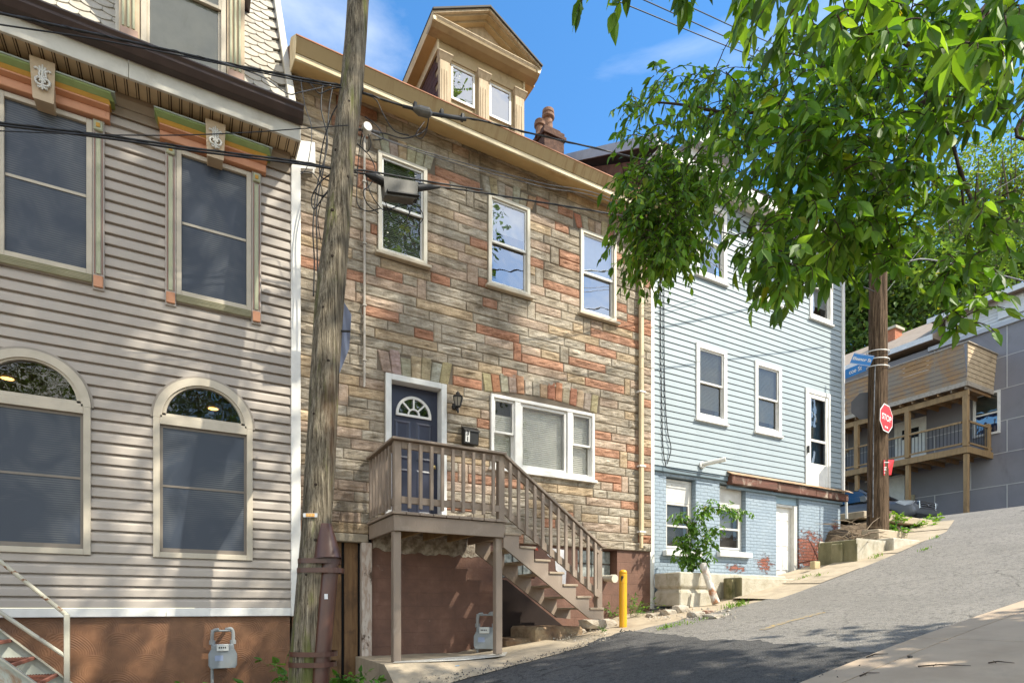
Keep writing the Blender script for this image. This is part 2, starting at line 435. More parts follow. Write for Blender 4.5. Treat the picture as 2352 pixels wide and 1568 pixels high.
BD = sorted([(p.y, p.x) for p in (onG(*q) for q in [(1450, 1450), (1525, 1456), (1610, 1469), (1747, 1476), (1864, 1486), (2020, 1500)])])
def xb(y):
    if y <= BD[0][0]: return BD[0][1]
    if y >= BD[-1][0]: return BD[-1][1]
    for (a, x0), (b, x1) in zip(BD, BD[1:]):
        if a <= y <= b: return lerp(x0, x1, (y-a)/(b-a))
mb = MB(); ws = [i/110 for i in range(111)]; vs = []
for w in ws:
    for i in range(101):
        s = i/100
        x = -12 + s*(5.2+12)
        for _ in range(3):
            y = lerp(YK + .03, yl(x, .12) + .13 + .05*mnoise.noise(Vector((x*17, 1, 0))), w)
            x = -12 + s*(xb(y) + .10*mnoise.noise(Vector((y*3, 7, 0))) + .06*mnoise.noise(Vector((y*11, 7, 0))) + .04*mnoise.noise(Vector((y*34, 2, 0))) + 12)
        vs.append((x, y, G(x) + .006))
mb.raw(vs, [(a*101+i, a*101+i+1, (a+1)*101+i+1, (a+1)*101+i) for a in range(110) for i in range(100)])
tag(mb.build('road_patch', M_FRESH, smooth=True), kind='structure')
# painted road line, worn
M_YEL = mat('worn yellow paint', (.44, .28, .07), .85, (.23, .205, .165), 16, lo=.36, hi=.5)
mb = MB()
ln = [onG(*q) for q in [(1751, 1446), (1800, 1432), (1850, 1418), (1890, 1406)]]
for a, b in zip(ln, ln[1:]):
    mb.quad((a.x, a.y-.05, G(a.x)+.005), (b.x, b.y-.05, G(b.x)+.005), (b.x, b.y+.05, G(b.x)+.005), (a.x, a.y+.05, G(a.x)+.005))
tag(mb.build('road_line', M_YEL), kind='structure')
# right pavement: kerb strip, joint, slabs
mb = MB()
def strip(mb, x0, x1, y0, y1, dz, depth, step=.4):
    xs = frange(x0, x1, step) if x1-x0 > step else [x0, x1]
    for a, b in zip(xs, xs[1:]):
        mb.quad((a, y0, G(a)+dz), (b, y0, G(b)+dz), (b, y1, G(b)+dz), (a, y1, G(a)+dz))
        mb.quad((a, y1, G(a)+dz), (b, y1, G(b)+dz), (b, y1, G(b)-depth), (a, y1, G(a)-depth))
        mb.quad((a, y0, G(a)-depth), (b, y0, G(b)-depth), (b, y0, G(b)+dz), (a, y0, G(a)+dz))
    for e in (xs[0], xs[-1]):
        mb.quad((e, y0, G(e)-depth), (e, y1, G(e)-depth), (e, y1, G(e)+dz), (e, y0, G(e)+dz))
for k in range(-8, 7):
    strip(mb, k*3.0, k*3.0+2.99, YK-.27, YK, .05, .3)
tag(mb.build('kerb_right', M_CONCS), kind='structure')
mb = MB()
for k in range(-14, 11):
    strip(mb, k*1.8+.6, k*1.8+2.39, YK-1.95, YK-.285, .052, .3); strip(mb, k*1.8+.6, k*1.8+2.39, YK-6, YK-1.965, .052, .3)
tag(mb.build('sidewalk_right', M_CONCS), kind='structure')
# left pavement: uneven concrete apron between road edge and houses
sheet(frange(3.2, 13.0, .2), fr8, lambda x, y: G(x) - .02 + .045*mnoise.noise(Vector((x*1.3, y*2.1, 4))) * min(1, max(0, (y - yl(x))*2)), 'sidewalk_left', M_CONC,
      lambda x, w: lerp(yl(x) - .25, 8.62, w))
mb = MB()
for k, (a, b) in enumerate([(9.0, 10.4), (10.42, 11.9), (11.92, 13.4), (13.42, 15.0), (15.02, 16.6), (16.62, 18.2)]):
    xs = frange(a, b, .2)
    for p, q in zip(xs, xs[1:]):
        ya, yb = yl(p)-.22, yl(q)-.22
        w = .95 if k < 3 else 1.25
        dz = .03 + .012*(k % 2)
        mb.quad((p, ya, G(p)+dz-.03), (q, yb, G(q)+dz-.03), (q, yb+w, G(q)+dz), (p, ya+w, G(p)+dz))
        mb.quad((p, ya+w, G(p)+dz), (q, yb+w, G(q)+dz), (q, yb+w, G(q)-.2), (p, ya+w, G(p)-.2))
tag(mb.build('sidewalk_strip', M_CONC), kind='structure')
# porch slab with sloped apron
def zslab(x, y):
    base = max(-.71, G(x) + .03)
    if y > 7.2: return base + .012*mnoise.noise(Vector((x*2, y*2, 0)))
    y0 = yl(x); return lerp(G(x) + .015, base, max(0, min(1, (y-y0)/(7.2-y0)))**.8)
mb = MB(); xs = frange(2.18, 4.9, .136); ys = [0, .3, .65, 1, 7.22, 7.6, 8.0, 8.62]
YS_ = lambda x, y: lerp(yl(x, .05) + .0, 7.19, y) if y <= 1 else y
vs = [(x, YS_(x, y) + (.02*mnoise.noise(Vector((x*4, y, 2))) if 7 < y < 7.3 else 0), zslab(x, YS_(x, y))) for x in xs for y in ys]; n = len(ys)
mb.raw(vs, [(i*n+j, (i+1)*n+j, (i+1)*n+j+1, i*n+j+1) for i in range(len(xs)-1) for j in range(n-1)])
for a, b in [(YS_(2.18, p), YS_(2.18, q)) for p, q in zip(ys, ys[1:])]: mb.quad((2.18, b, zslab(2.18, b)), (2.18, a, zslab(2.18, a)), (2.18, a, -1.6), (2.18, b, -1.6))
tag(mb.build('porch_slab', M_CONC), kind='structure')
mb = MB()
sk = [(2.3, 7.24), (2.75, 7.20), (3.3, 7.22), (3.95, 7.3), (4.1, 7.5), (3.9, 7.72), (3.2, 7.66), (2.7, 7.5), (2.4, 7.46)]
mb.poly([(x, y, zslab(x, y)+.012) for x, y in sk])
tag(mb.build('skim_patch', M_CONCP), kind='structure')
M_BLUEP = mat('blue marking paint', (.10, .36, .62), .8, (.3, .36, .38), 30)
p0, p1 = onG(1034, 1513, .2), onG(1052, 1530, .2)
mb = MB()
def onslab(px, py):
    rr_ = ray(px, py); t = 6.0
    while t < 9:
        v = rr_*t
        if v.z < zslab(v.x, v.y): return v
        t += .005
    return rr_*7.2
q = [onslab(1030, 1511), onslab(1040, 1511), onslab(1056, 1529), onslab(1046, 1530)]
mb.poly([(v.x, v.y, zslab(v.x, v.y)+.006) for v in q]); tag(mb.build('paint_mark', M_BLUEP), kind='structure')
# raised bank behind the blue house corner
def zbank(x, y):
    e = min(1, max(0, (y - yl(x) - .75)/.5))
    return G(x) - .12 + .72*e*min(1, max(0, (x-13.2)/.5))*min(1, max(0, (19.0-x)/1.5)) + .09*mnoise.noise(Vector((x*2.2, y*2.2, 1)))
sheet(frange(12.6, 19.2, .22), frange(7.2, 13.5, .3), zbank, 'bank', M_SOIL)
def slats(mb, x0, x1, z0, z1, y, pitch=.028, d=.012):
    z = z0
    while z < z1 - 1e-6:
        zt = min(z + pitch, z1)
        mb.quad((x0, y-d, z+.004), (x1, y-d, z+.004), (x1, y, zt), (x0, y, zt))
        mb.quad((x0, y, z), (x1, y, z), (x1, y-d, z+.004), (x0, y-d, z+.004))
        z = zt
def sash_window(parent, x0, x1, z0, z1, Y, fm, fw=.05, proud=.03, depth=.12, rail=.5, glass=None, up=None, low=None, sashm=None, sw=.035, sill=None, name='window', screen=None, back=M_DARK):
    """fm frame material; up / low: (blind material, fraction covered from the top, slatted) or None"""
    glass = glass or M_GLASS; sashm = sashm or fm
    w = MB().frame(x0, x1, z0, z1, fw, Y-proud, Y+depth).build(name, fm, parent, bev=.004)
    a, b, c, d = x0+fw, x1-fw, z0+fw, z1-fw
    zm = lerp(c, d, rail)
    s = MB(); s.frame(a, b, zm-.02, d, sw, Y+.0, Y+.028, .04); s.build('upper_sash', sashm, w, bev=.003)
    s = MB(); s.frame(a, b, c, zm+.02, sw, Y+.032, Y+.06, .05); s.build('lower_sash', sashm, w, bev=.003)
    g = MB(); g.quad((a+sw, Y+.014, zm+.02), (b-sw, Y+.014, zm+.02), (b-sw, Y+.014, d-sw), (a+sw, Y+.014, d-sw)); g.build('pane', glass, w)
    g = MB(); g.quad((a+sw, Y+.046, c+.05), (b-sw, Y+.046, c+.05), (b-sw, Y+.046, zm-.015), (a+sw, Y+.046, zm-.015)); g.build('pane', glass, w)
    if screen:
        zs0, zs1 = screen
        g = MB(); g.quad((a, Y-.006, zs0), (b, Y-.006, zs0), (b, Y-.006, zs1), (a, Y-.006, zs1)); g.build('insect_screen', M_SCREEN, w)
    k = MB(); k.box(a-.01, b+.01, Y+depth+.12, Y+depth+.15, c-.01, d+.01); k.build('room_back', back, w)
    for (bl, za, zb, yy) in ((up, zm, d, Y+.085), (low, c, zm, Y+.085)):
        if not bl: continue
        m, cov, sl = bl
        k = MB(); zl = zb - (zb-za)*cov
        if sl: slats(k, a+.012, b-.012, zl, zb, yy)
        else: k.quad((a+.02, yy, zl), (b-.02, yy, zl), (b-.02, yy, zb), (a+.02, yy, zb))
        k.build('blind', m, w)
    if sill:
        sx, sy, sh, sm = sill
        MB().box(x0-sx, x1+sx, Y-sy, Y-proud+.01 if False else Y+.02, z0-sh, z0).build('sill', sm, w, bev=.005)
    return w
def arch_pts(cx, zs, r, n=24, a0=0, a1=math.pi): return [(cx + r*math.cos(lerp(a0, a1, i/n)), zs + r*math.sin(lerp(a0, a1, i/n))) for i in range(n+1)]
def arch_band(mb, cx, zs, r0, r1, ya, yb, n=28):
    p0, p1 = arch_pts(cx, zs, r0, n), arch_pts(cx, zs, r1, n)
    for i in range(n):
        a, b, c, d = p0[i], p0[i+1], p1[i+1], p1[i]
        mb.quad((a[0], ya, a[1]), (d[0], ya, d[1]), (c[0], ya, c[1]), (b[0], ya, b[1]))
        mb.quad((d[0], ya, d[1]), (d[0], yb, d[1]), (c[0], yb, c[1]), (c[0], ya, c[1]))
        mb.quad((a[0], ya, a[1]), (b[0], ya, b[1]), (b[0], yb, b[1]), (a[0], yb, a[1]))
# ================================================================== LEFT HOUSE (taupe siding)
YL = 8.2; XL0, XL1 = -7.0, 1.22
M_VIN = mat('taupe vinyl', (.40, .352, .308), .55, (.37, .325, .285), 1.2, (1, 1, .5), dirt=(.36, .30, .25), ds=1.3, dlo=.6, dhi=.9, spec=.3)
M_VINS = mat('soffit vinyl', (.58, .44, .27), .6, dirt=(.42, .32, .2), ds=2)
M_CREAM = mat('cream fascia', (.55, .52, .45), .5, dirt=(.4, .36, .29), ds=2)
M_GUT = mat('dark brown gutter', (.035, .02, .017), .4, (.05, .03, .025), 4, spec=.5)
M_GREEN = mat('moss green paint', (.20, .26, .085), .6, (.25, .31, .12), 5, dirt=(.10, .14, .05))
M_SAGE = mat('sage green paint', (.36, .365, .24), .6, (.41, .41, .29), 5, dirt=(.2, .22, .13))
M_MUST = mat('mustard paint', (.50, .27, .04), .6, (.44, .23, .04), 5)
M_TERRA = mat('salmon paint', (.56, .27, .155), .6, (.50, .23, .125), 4, dirt=(.35, .14, .07), ds=3)
M_KEY = mat('tan keystone paint', (.52, .40, .27), .6, dirt=(.4, .3, .19), ds=4)
M_ORN = mat('grey white plaster', (.6, .58, .53), .6)
M_SHING = tone_mat('mansard shingle', .75, (2, 2, 1), 6, .4, (.72, .68, .6), .2, 40, .01)
def stucco():
    m, nt, b, o = nmat('brown combed stucco')
    t = N(nt, 'ShaderNodeTexCoord'); sp = N(nt, 'ShaderNodeSeparateXYZ'); L(nt, t.outputs['Object'], sp.inputs[0])
    heights = None
    wob = noise(nt, coords(nt), 1.6, 4)
    X = math_(nt, 'MULTIPLY_ADD', wob, .30, sp.outputs['X']); Z = math_(nt, 'MULTIPLY_ADD', wob, -.22, sp.outputs['Z'])
    row = math_(nt, 'DIVIDE', Z, .21); rf = math_(nt, 'FLOOR', row)
    fx = math_(nt, 'ADD', math_(nt, 'DIVIDE', X, .52), math_(nt, 'MULTIPLY', rf, .43))
    u = math_(nt, 'MULTIPLY', math_(nt, 'SUBTRACT', math_(nt, 'FRACT', fx), .5), .52)
    w = math_(nt, 'MULTIPLY', math_(nt, 'FRACT', row), .21)
    d = math_(nt, 'SQRT', math_(nt, 'ADD', math_(nt, 'MULTIPLY', u, u), math_(nt, 'MULTIPLY', w, w)))
    rg = math_(nt, 'SINE', math_(nt, 'MULTIPLY', d, 260.0))
    k = ramp(nt, d, [(.05, 0.0), (.09, 1.0), (.25, 1.0), (.27, 0.0)])
    h = math_(nt, 'MULTIPLY', math_(nt, 'MULTIPLY', rg, k), ramp(nt, noise(nt, coords(nt), 3.5, 3), [(.35, .15), (.6, 1.0)]))
    big = noise(nt, coords(nt), 2.2, 6, .65)
    c = ramp(nt, big, [(.3, (.09, .042, .022)), (.5, (.165, .074, .034)), (.72, (.26, .125, .06))])
    c = mixc(nt, ramp(nt, noise(nt, coords(nt), 7, 5, .7), [(.62, 0.0), (.8, .5)]), c, (.38, .24, .14))
    L(nt, c, b.inputs['Base Color']); b.inputs['Roughness'].default_value = .55
    h = math_(nt, 'ADD', h, math_(nt, 'MULTIPLY', big, 1.5))
    bump(nt, b, h, .32, .005)
    return m
M_STUC = stucco()
HL = thing('row_house', 'taupe vinyl sided row house with green and salmon window crowns left of the wooden pole', 'house', (-2, YL, G(-2)), 'row houses along the street')
BAY = 1.66
wins_u = [(-.03 - k*BAY, .68 - k*BAY) for k in range(4)]       # glass extents, upper row
wins_a = [(-.33 - k*1.69, .757 - k*1.69) for k in range(4)]    # outer frame, arched row
holes = [rect_hole(a-.05, b+.05, 3.76, 5.56) for a, b in wins_u] + [arch_hole(a+.03, b-.03, .62, 2.27) for a, b in wins_a]
vin = [(0, -.012), (0, .027), (.04, .030), (.60, .026), (.85, .004), (.89, -.012), (1.0, -.012)]
mb = MB(); cladding(mb, XL0, XL1, .0, 5.98, YL, .127, vin, holes); mb.build('wall', M_VIN, HL)
mb = MB()
for z0, z1 in ((-1.9, 6.0),): mb.box(XL1-.006, XL1+.02, YL+.02, 14, z0, z1)
mb.build('side_wall', M_VIN, HL)
MB().box(XL1, XL1+.12, YL-.045, YL+.2, -.11, 5.92).build('corner_board', M_WHITE2, HL, bev=.006)
mb = MB(); mb.box(XL0, -.2, YL-.04, YL+.03, -.105, -.003); mb.box(-.195, XL1-.002, YL-.04, YL+.03, -.105, -.003); mb.build('skirt_board', M_WHITE2, HL, bev=.005)
MB().box(XL0, XL1+.05, YL+.02, YL+.2, -2.6, -.107).build('foundation', M_STUC, HL)
# eaves
mb = MB(); gv = MB()
for k in range(76):
    x = 1.27 - k*.108; mb.box(x-.108, x, YL-.36, YL-.0, 5.93, 5.945)
    gv.box(x-.012, x, YL-.36, YL-.0, 5.926, 5.9295); gv.box(x-.034, x-.026, YL-.36, YL-.0, 5.927, 5.9295)
sf = mb.build('soffit', M_VINS, HL); tag(gv.build('soffit_grooves', mat('dark vent groove', (.09, .06, .035), .9), sf), kind='stuff')
mb = MB(); mb.prism([(XL0, YL-.045, 5.80), (XL0, YL-.09, 5.87), (XL0, YL-.09, 5.925), (XL0, YL+.0, 5.925), (XL0, YL+.0, 5.80)], (8.2, 0, 0)); mb.box(XL0, 1.2, YL-.035, YL, 5.7, 5.798)
mb.build('frieze_board', mat('shadow brown trim', (.27, .21, .155), .6), HL)
mb = MB(); mb.box(XL0, -.55, YL-.40, YL-.362, 5.90, 6.10); mb.box(-.546, 1.265, YL-.40, YL-.362, 5.90, 6.10); mb.box(1.265, 1.283, YL-.40, YL+.05, 5.90, 6.10)
mb.build('fascia', M_CREAM, HL, bev=.004)
mb = MB()
gp = [(-.41, 6.085), (-.50, 6.10), (-.545, 6.17), (-.53, 6.20), (-.56, 6.235), (-.555, 6.255), (-.40, 6.255)]
mb.prism([(XL0, YL+y, z) for y, z in gp], (1.295-XL0, 0, 0)); mb.build('gutter', M_GUT, HL, bev=.003)
# mansard roof: scalloped shingles laid one by one
def ms(x, s, out=0):   # s up-slope metres from the base
    c, d = .8762, .4819
    return (x, YL-.20 + s*d - out*c, 6.22 + s*c + out*d)
mb = MB(); rr = random.Random(3)
pw, ph = .205, .165
for k in range(30):
    s0 = k*ph; n = int((XL1-.02 - XL0)/pw) + 1
    for i in range(n):
        xr = XL1 - .03 - i*pw - (pw/2 if k % 2 else 0); xl = xr - pw + .004
        if xl < -3.2: continue
        xr = min(xr, XL1-.03)
        t = rr.uniform(.88, 1.06); mb.curc = (.44*t, .405*t, .35*t)
        wv = [(0, .0), (.12, -.026), (.30, -.05), (.5, -.058), (.70, -.05), (.88, -.026), (1, 0)]
        bot = [ms(lerp(xl, xr, a), s0 + b, .020) for a, b in wv]; top = [ms(xr, s0+ph+.02, .002), ms(xl, s0+ph+.02, .002)]
        mb.poly(bot + top)
        low = [ms(lerp(xl, xr, a), s0 + b, .0) for a, b in wv]
        for p in range(6): mb.quad(low[p], low[p+1], bot[p+1], bot[p])
    
mb.build('mansard_roof', M_SHING, HL)
mb = MB(); mb.poly([ms(XL0, 0, -.01), ms(XL1, 0, -.01), ms(XL1, 5, -.01), ms(XL0, 5, -.01)]); mb.build('roof_deck', mat('shingle underlay', (.2, .18, .15)), HL)
mb = MB(); a, b = Vector(ms(XL1+.02, -.05, .02)), Vector(ms(XL1+.02, 5, .02)); mb.bar(a, b, .09, .10, (0, -1, .6)); mb.build('rake_trim', M_CREAM, HL, bev=.004)
mb = MB(); mb.poly([(XL1-.01, YL, 6.0), (XL1-.01, 13, 6.0), (XL1-.01, 13, 10.6), ms(XL1-.01, 5, -.02), ms(XL1-.01, 0, -.02)]); mb.build('gable_wall', M_VIN, HL)
# dormer in the mansard
YD = YL - .12
D = MB().box(-.70, .62, YD+.05, YD+3, 6.33, 8.62).build('dormer', M_CREAM, HL)
sash_window(D, -.45, .45, 6.47, 8.3, YD, M_BEIGE, .06, .0, .045, .5, glass_mat('dormer glass', (.8, .82, .8), .03, .9, .01, .4), (M_BLINDG, 1, True), (M_BLINDG, 1, True), None, .03, (.06, .1, .05, M_CREAM), 'dormer_window')
for sx, sg in ((-.66, 1), (.455, 1)):
    mb = MB(); mb.box(sx+.0, sx+.2, YD-.02, YD+.05, 6.46, 8.4)
    pl = mb.build('pilaster', M_KEY, D, bev=.006)
    mb = MB()
    for k in range(3): mb.box(sx+.03+k*.05, sx+.055+k*.05, YD-.045, YD-.022, 6.66, 8.3)
    mb.build('moulding', M_SAGE, pl, bev=.006)
    MB().box(sx+.015, sx+.185, YD-.06, YD-.021, 6.47, 6.64).build('base_block', mat('pale salmon paint', (.45, .29, .22), .6), pl, bev=.006)
MB().box(-.82, .74, YD-.2, YD+.1, 8.4, 8.62).build('cornice', M_CREAM, D, bev=.01)
MB().prism([(-.9, YD-.3, 8.62), (.82, YD-.3, 8.62), (-.04, YD-.3, 9.1)], (0, 3.4, 0)).build('dormer_roof', M_GUT, D)
# upper windows with painted crowns
def ornament(cx, cz, y):
    mb = MB(); k = .205
    def cv(pts, r): mb.tube(catmull([(cx+x*k, y-.006, cz+z*k) for x, z in pts], 6), r, 6)
    cv([(0, -.62), (0, -.2), (0, .2), (0, .68)], [.013 if 3 < i < 16 else .009 for i in range(19)])
    for s in (-1, 1):
        cv([(0, -.38), (s*.22, -.36), (s*.3, -.16), (s*.18, -.02), (s*.07, -.12), (s*.13, -.22)], .012)
        cv([(0, .0), (s*.14, .1), (s*.12, .3), (s*.26, .44), (s*.34, .36)], .011)
        cv([(0, .34), (s*.1, .42), (s*.12, .56)], .011)
        cv([(0, -.4), (s*.1, -.52), (s*.22, -.5)], .010)
    for z in (.08, .24, -.1): mb.lathe((cx, y-.004, cz+z*k), [(.004, -.012), (.013, 0), (.004, .012)], 8)
    return mb
for (a, b) in wins_u[:2]:
    w = sash_window(HL, a-.06, b+.06, 3.78, 5.54, YL, M_BEIGE, .055, .045, .06, .5, M_GLASS2, None, None, None, .02, None, 'window', (3.835, 5.485), M_BLINDG)
    MB().box(a, b, YL-.016, YL-.008, 4.655, 4.685).build('meeting_rail', M_BEIGE, w)
    c = MB(); c.box(a-.06, b+.06, YL-.06, YL+.01, 3.69, 3.778)
    for k in range(5): c.box(a-.06, b+.06, YL-.066, YL-.06, 3.70+k*.016, 3.708+k*.016)
    c.build('sill', mat('olive tan sill', (.36, .33, .22), .6, (.26, .25, .15), 4, (1, 1, 14)), w, bev=.003)
    for s, (xa, xb) in enumerate(((a-.175, a-.063), (b+.063, b+.175))):
        MB().box(xa, xb, YL-.05, YL+.01, 3.62, 5.60).build('casing', M_VIN, w, bev=.004)
        q = MB()
        q.box(xa+.034, xa+.078, YL-.062, YL-.051, 3.80, 5.40)
        q.build('pilaster', M_SAGE, w, bev=.004)
        for e0 in (xa+.018, xa+.088): MB().box(e0, e0+.007, YL-.058, YL-.051, 3.80, 5.40).build('pin_line', mat('dull red line', (.26, .12, .09), .6), w)
        MB().box(xa+.01, xb-.01, YL-.075, YL-.051, 3.645, 3.775).build('base_block', M_TERRA, w, bev=.006)
        e = MB().box(xa+.012, xb-.012, YL-.085, YL-.051, 5.42, 5.53).build('corner_block', M_SAGE, w, bev=.01)
        MB().box(xa+.036, xb-.036, YL-.093, YL-.086, 5.45, 5.50).build('rosette', M_MUST, e, bev=.006)
    xa, xb = a-.27, b+.27
    h = MB(); h.box(xa+.04, xb-.04, YL-.10, YL+.01, 5.56, 5.655); 
    hd = h.build('window_crown', M_TERRA, HL, bev=.006)
    MB().prism([(xa+.04, YL-.105, 5.655), (xa+.04, YL-.16, 5.675), (xa+.04, YL-.15, 5.70), (xa+.04, YL, 5.70), (xa+.04, YL, 5.655)], (xb-xa-.08, 0, 0)).build('step_moulding', M_TERRA, hd)
    MB().prism([(xa+.035, YL-.15, 5.702), (xa+.02, YL-.175, 5.74), (xa+.02, YL, 5.74), (xa+.035, YL, 5.702)], (xb-xa-.06, 0, 0)).build('mustard_band', M_MUST, hd)
    MB().prism([(xa+.02, YL-.165, 5.741), (xa-.01, YL-.215, 5.785), (xa-.01, YL-.215, 5.805), (xa-.01, YL, 5.805), (xa+.02, YL, 5.741)], (xb-xa-.01, 0, 0)).build('green_band', M_GREEN, hd)
    MB().box(xa-.015, xb+.02, YL-.225, YL, 5.806, 5.82).build('drip_edge', mat('grey green edge', (.4, .45, .4)), hd)
    kc = (a+b)/2
    ks = MB(); ks.prism([(kc-.085, YL-.20, 5.47), (kc+.085, YL-.20, 5.47), (kc+.105, YL-.245, 5.87), (kc-.105, YL-.245, 5.87)], (0, .22, 0))
    ks = ks.build('keystone', M_KEY, hd, bev=.006)
    ornament(kc, 5.68, YL-.232).build('scroll_ornament', M_ORN, hd, smooth=True)
# arched windows
M_LUN = glass_mat('lunette glass', (.9, .9, .88), .04, .9, .01, .5)
def emis(name, col, st):
    m = bpy.data.materials.new(name); m.use_nodes = True; nt = m.node_tree; nt.nodes.clear()
    o = nt.nodes.new('ShaderNodeOutputMaterial'); e = nt.nodes.new('ShaderNodeEmission'); e.inputs[0].default_value = rgb(col); e.inputs[1].default_value = st
    L(nt, e.outputs[0], o.inputs[0]); return m
M_GLOW = emis('lit ceiling lamp', (1, .52, .13), 2.4)
M_CEIL = mat('dim ceiling', (.10, .065, .035), .8)
for j, (a, b) in enumerate(wins_a[:2]):
    cx = (a+b)/2; r = (b-a)/2; zs = 2.27
    f = MB(); yA, yB = YL-.05, YL+.06
    f.box(a, a+.07, yA, yB, .60, zs); f.box(b-.07, b, yA, yB, .60, zs); f.box(a+.07, b-.07, yA, yB, .60, .665); f.box(a+.07, b-.07, yA, yB, 2.19, zs+.03)
    arch_band(f, cx, zs, r-.09, r, yA, yB)
    w = f.build('arched_window', M_BEIGE, HL, bev=.004)
    o2 = MB(); arch_band(o2, cx, zs, r+.002, r+.028, YL-.035, YL+.03); o2.build('arch_moulding', mat('taupe trim', (.30, .26, .22), .5), w)
    f = MB(); arch_band(f, cx, zs+.02, r-.13, r-.092, YL-.028, YL+.04); f.box(a+.08, b-.08, YL-.028, YL+.04, zs+.031, zs+.06); f.build('lunette_sash', M_BEIGE, w)
    g = MB(); pts = arch_pts(cx, zs+.02, r-.11, 28); g.poly([(x, YL+.01, z) for x, z in pts]); g.build('lunette_pane', M_LUN, w)
    g = MB(); g.quad((a+.07, YL-.005, .665), (b-.07, YL-.005, .665), (b-.07, YL-.005, 2.19), (a+.07, YL-.005, 2.19)); g.build('insect_screen', M_SCREEN, w)
    s = MB(); s.frame(a+.07, b-.07, .667, 2.188, .03, YL-.012, YL+.03, .05); s.box(a+.1, b-.1, YL-.012, YL+.03, 1.45, 1.475); s.build('sash', mat('dark beige sash', (.2, .17, .14), .5), w)
    MB().box(a+.02, b-.02, YL+.12, YL+.15, .62, 2.2).build('room_back', M_DARK, w)
    rm = MB(); rm.box(a-.2, b+.2, YL+1.9, YL+1.95, 2.0, 3.2); rm.box(a-.2, b+.2, YL+.60, YL+1.9, 2.745, 2.78); rm.box(a-.2, b+.2, YL+.56, YL+.598, 2.745, 3.6); rm.build('room_ceiling', M_CEIL, w)
    lx = (.34, -1.85)[j]; MB().lathe((lx, YL+.85, 2.728), [(.062, 0), (.062, .012)], 20).build('ceiling_lamp', M_GLOW, w)
    MB().lathe((lx, YL+.85, 2.722), [(.078, .008), (.085, .016)], 20).build('lamp_ring', mat('lamp ring', (.5, .3, .12)), w)
# ================================================================== STONE HOUSE (moulded stone facing)
YS = 8.6; XS0, XS1 = 1.30, 7.86; ZF = 1.08
M_STONE = tone_mat('moulded stone', .82, (1.0, 1, 4.5), 3.2, .7, (.58, .53, .46), .9, 48, .014, soot=.85)
M_MORT = mat('dark mortar', (.15, .12, .09), .95)
M_OCH = mat('ochre trim', (.64, .455, .225), .55, (.58, .41, .20), 3, dirt=(.30, .15, .05), ds=1.2, dlo=.6, dhi=.8)
M_OCHL = mat('pale cream trim', (.66, .55, .36), .55, dirt=(.45, .34, .18), ds=2)
def rusty_ochre():
    m, nt, b, o = nmat('rust streaked gutter')
    f = noise(nt, coords(nt, (9, 1, .35)), 1.4, 5, .7); f2 = noise(nt, coords(nt), .7, 3)
    k = math_(nt, 'MULTIPLY', ramp(nt, f, [(.5, 0.0), (.72, 1.0)]), ramp(nt, f2, [(.45, 0.05), (.62, 1.0)]))
    c = mixc(nt, k, (.43, .325, .18), (.24, .12, .04))
    L(nt, c, b.inputs['Base Color']); b.inputs['Roughness'].default_value = .5
    return m
M_RGUT = rusty_ochre()
M_COPP = mat('rusted roof edge', (.38, .14, .06), .6, (.26, .11, .05), 8)
M_FNDB = mat('brown painted block', (.21, .088, .058), .75, (.17, .07, .048), 3, dirt=(.30, .16, .11), ds=5, dlo=.62, dhi=.72, bmp=.35, bs=40)
HS = thing('row_house', 'house faced in tan and terracotta moulded stone with a pedimented dormer', 'house', (4.6, YS, G(4.6)), 'row houses along the street')
UPW = [(2.50, 3.27), (4.33, 5.12), (6.17, 6.98)]; UZ0, UZ1 = 5.27, 6.77
TRI = (4.37, 6.47, 2.30, 3.50); DOOR = (2.61, 3.59, 1.24, 3.50)
sholes = [rect_hole(a, b, UZ0-.05, UZ1) for a, b in UPW] + [rect_hole(*TRI), rect_hole(*DOOR), rect_hole(1.72, 2.40, .9, 1.10)]
mb = MB(); cladding(mb, XS0, XS1, ZF, 7.42, YS, 3.0, [(0, 0), (1, 0)], [rect_hole(a+.03, b-.03, UZ0, UZ1-.03) for a, b in UPW] + [rect_hole(TRI[0]+.04, TRI[1]-.04, TRI[2], TRI[3]-.04), rect_hole(DOOR[0]+.05, DOOR[1]-.05, DOOR[2], DOOR[3]-.05)])
mb.box(XS1-.01, XS1, YS, 9, ZF, 7.42)
mb.build('backing_wall', M_MORT, HS)
rs = random.Random(21)
PAL = [((.42, .36, .285), 8), ((.48, .42, .34), 6), ((.51, .395, .27), 4), ((.47, .26, .175), 3), ((.44, .225, .145), 1.6), ((.50, .385, .30), 5), ((.38, .335, .27), 4)]
def pick():
    r = rs.uniform(0, sum(w for _, w in PAL))
    for c, w in PAL:
        r -= w
        if r <= 0: break
    t = rs.uniform(.86, 1.12); return tuple(x*t for x in c)
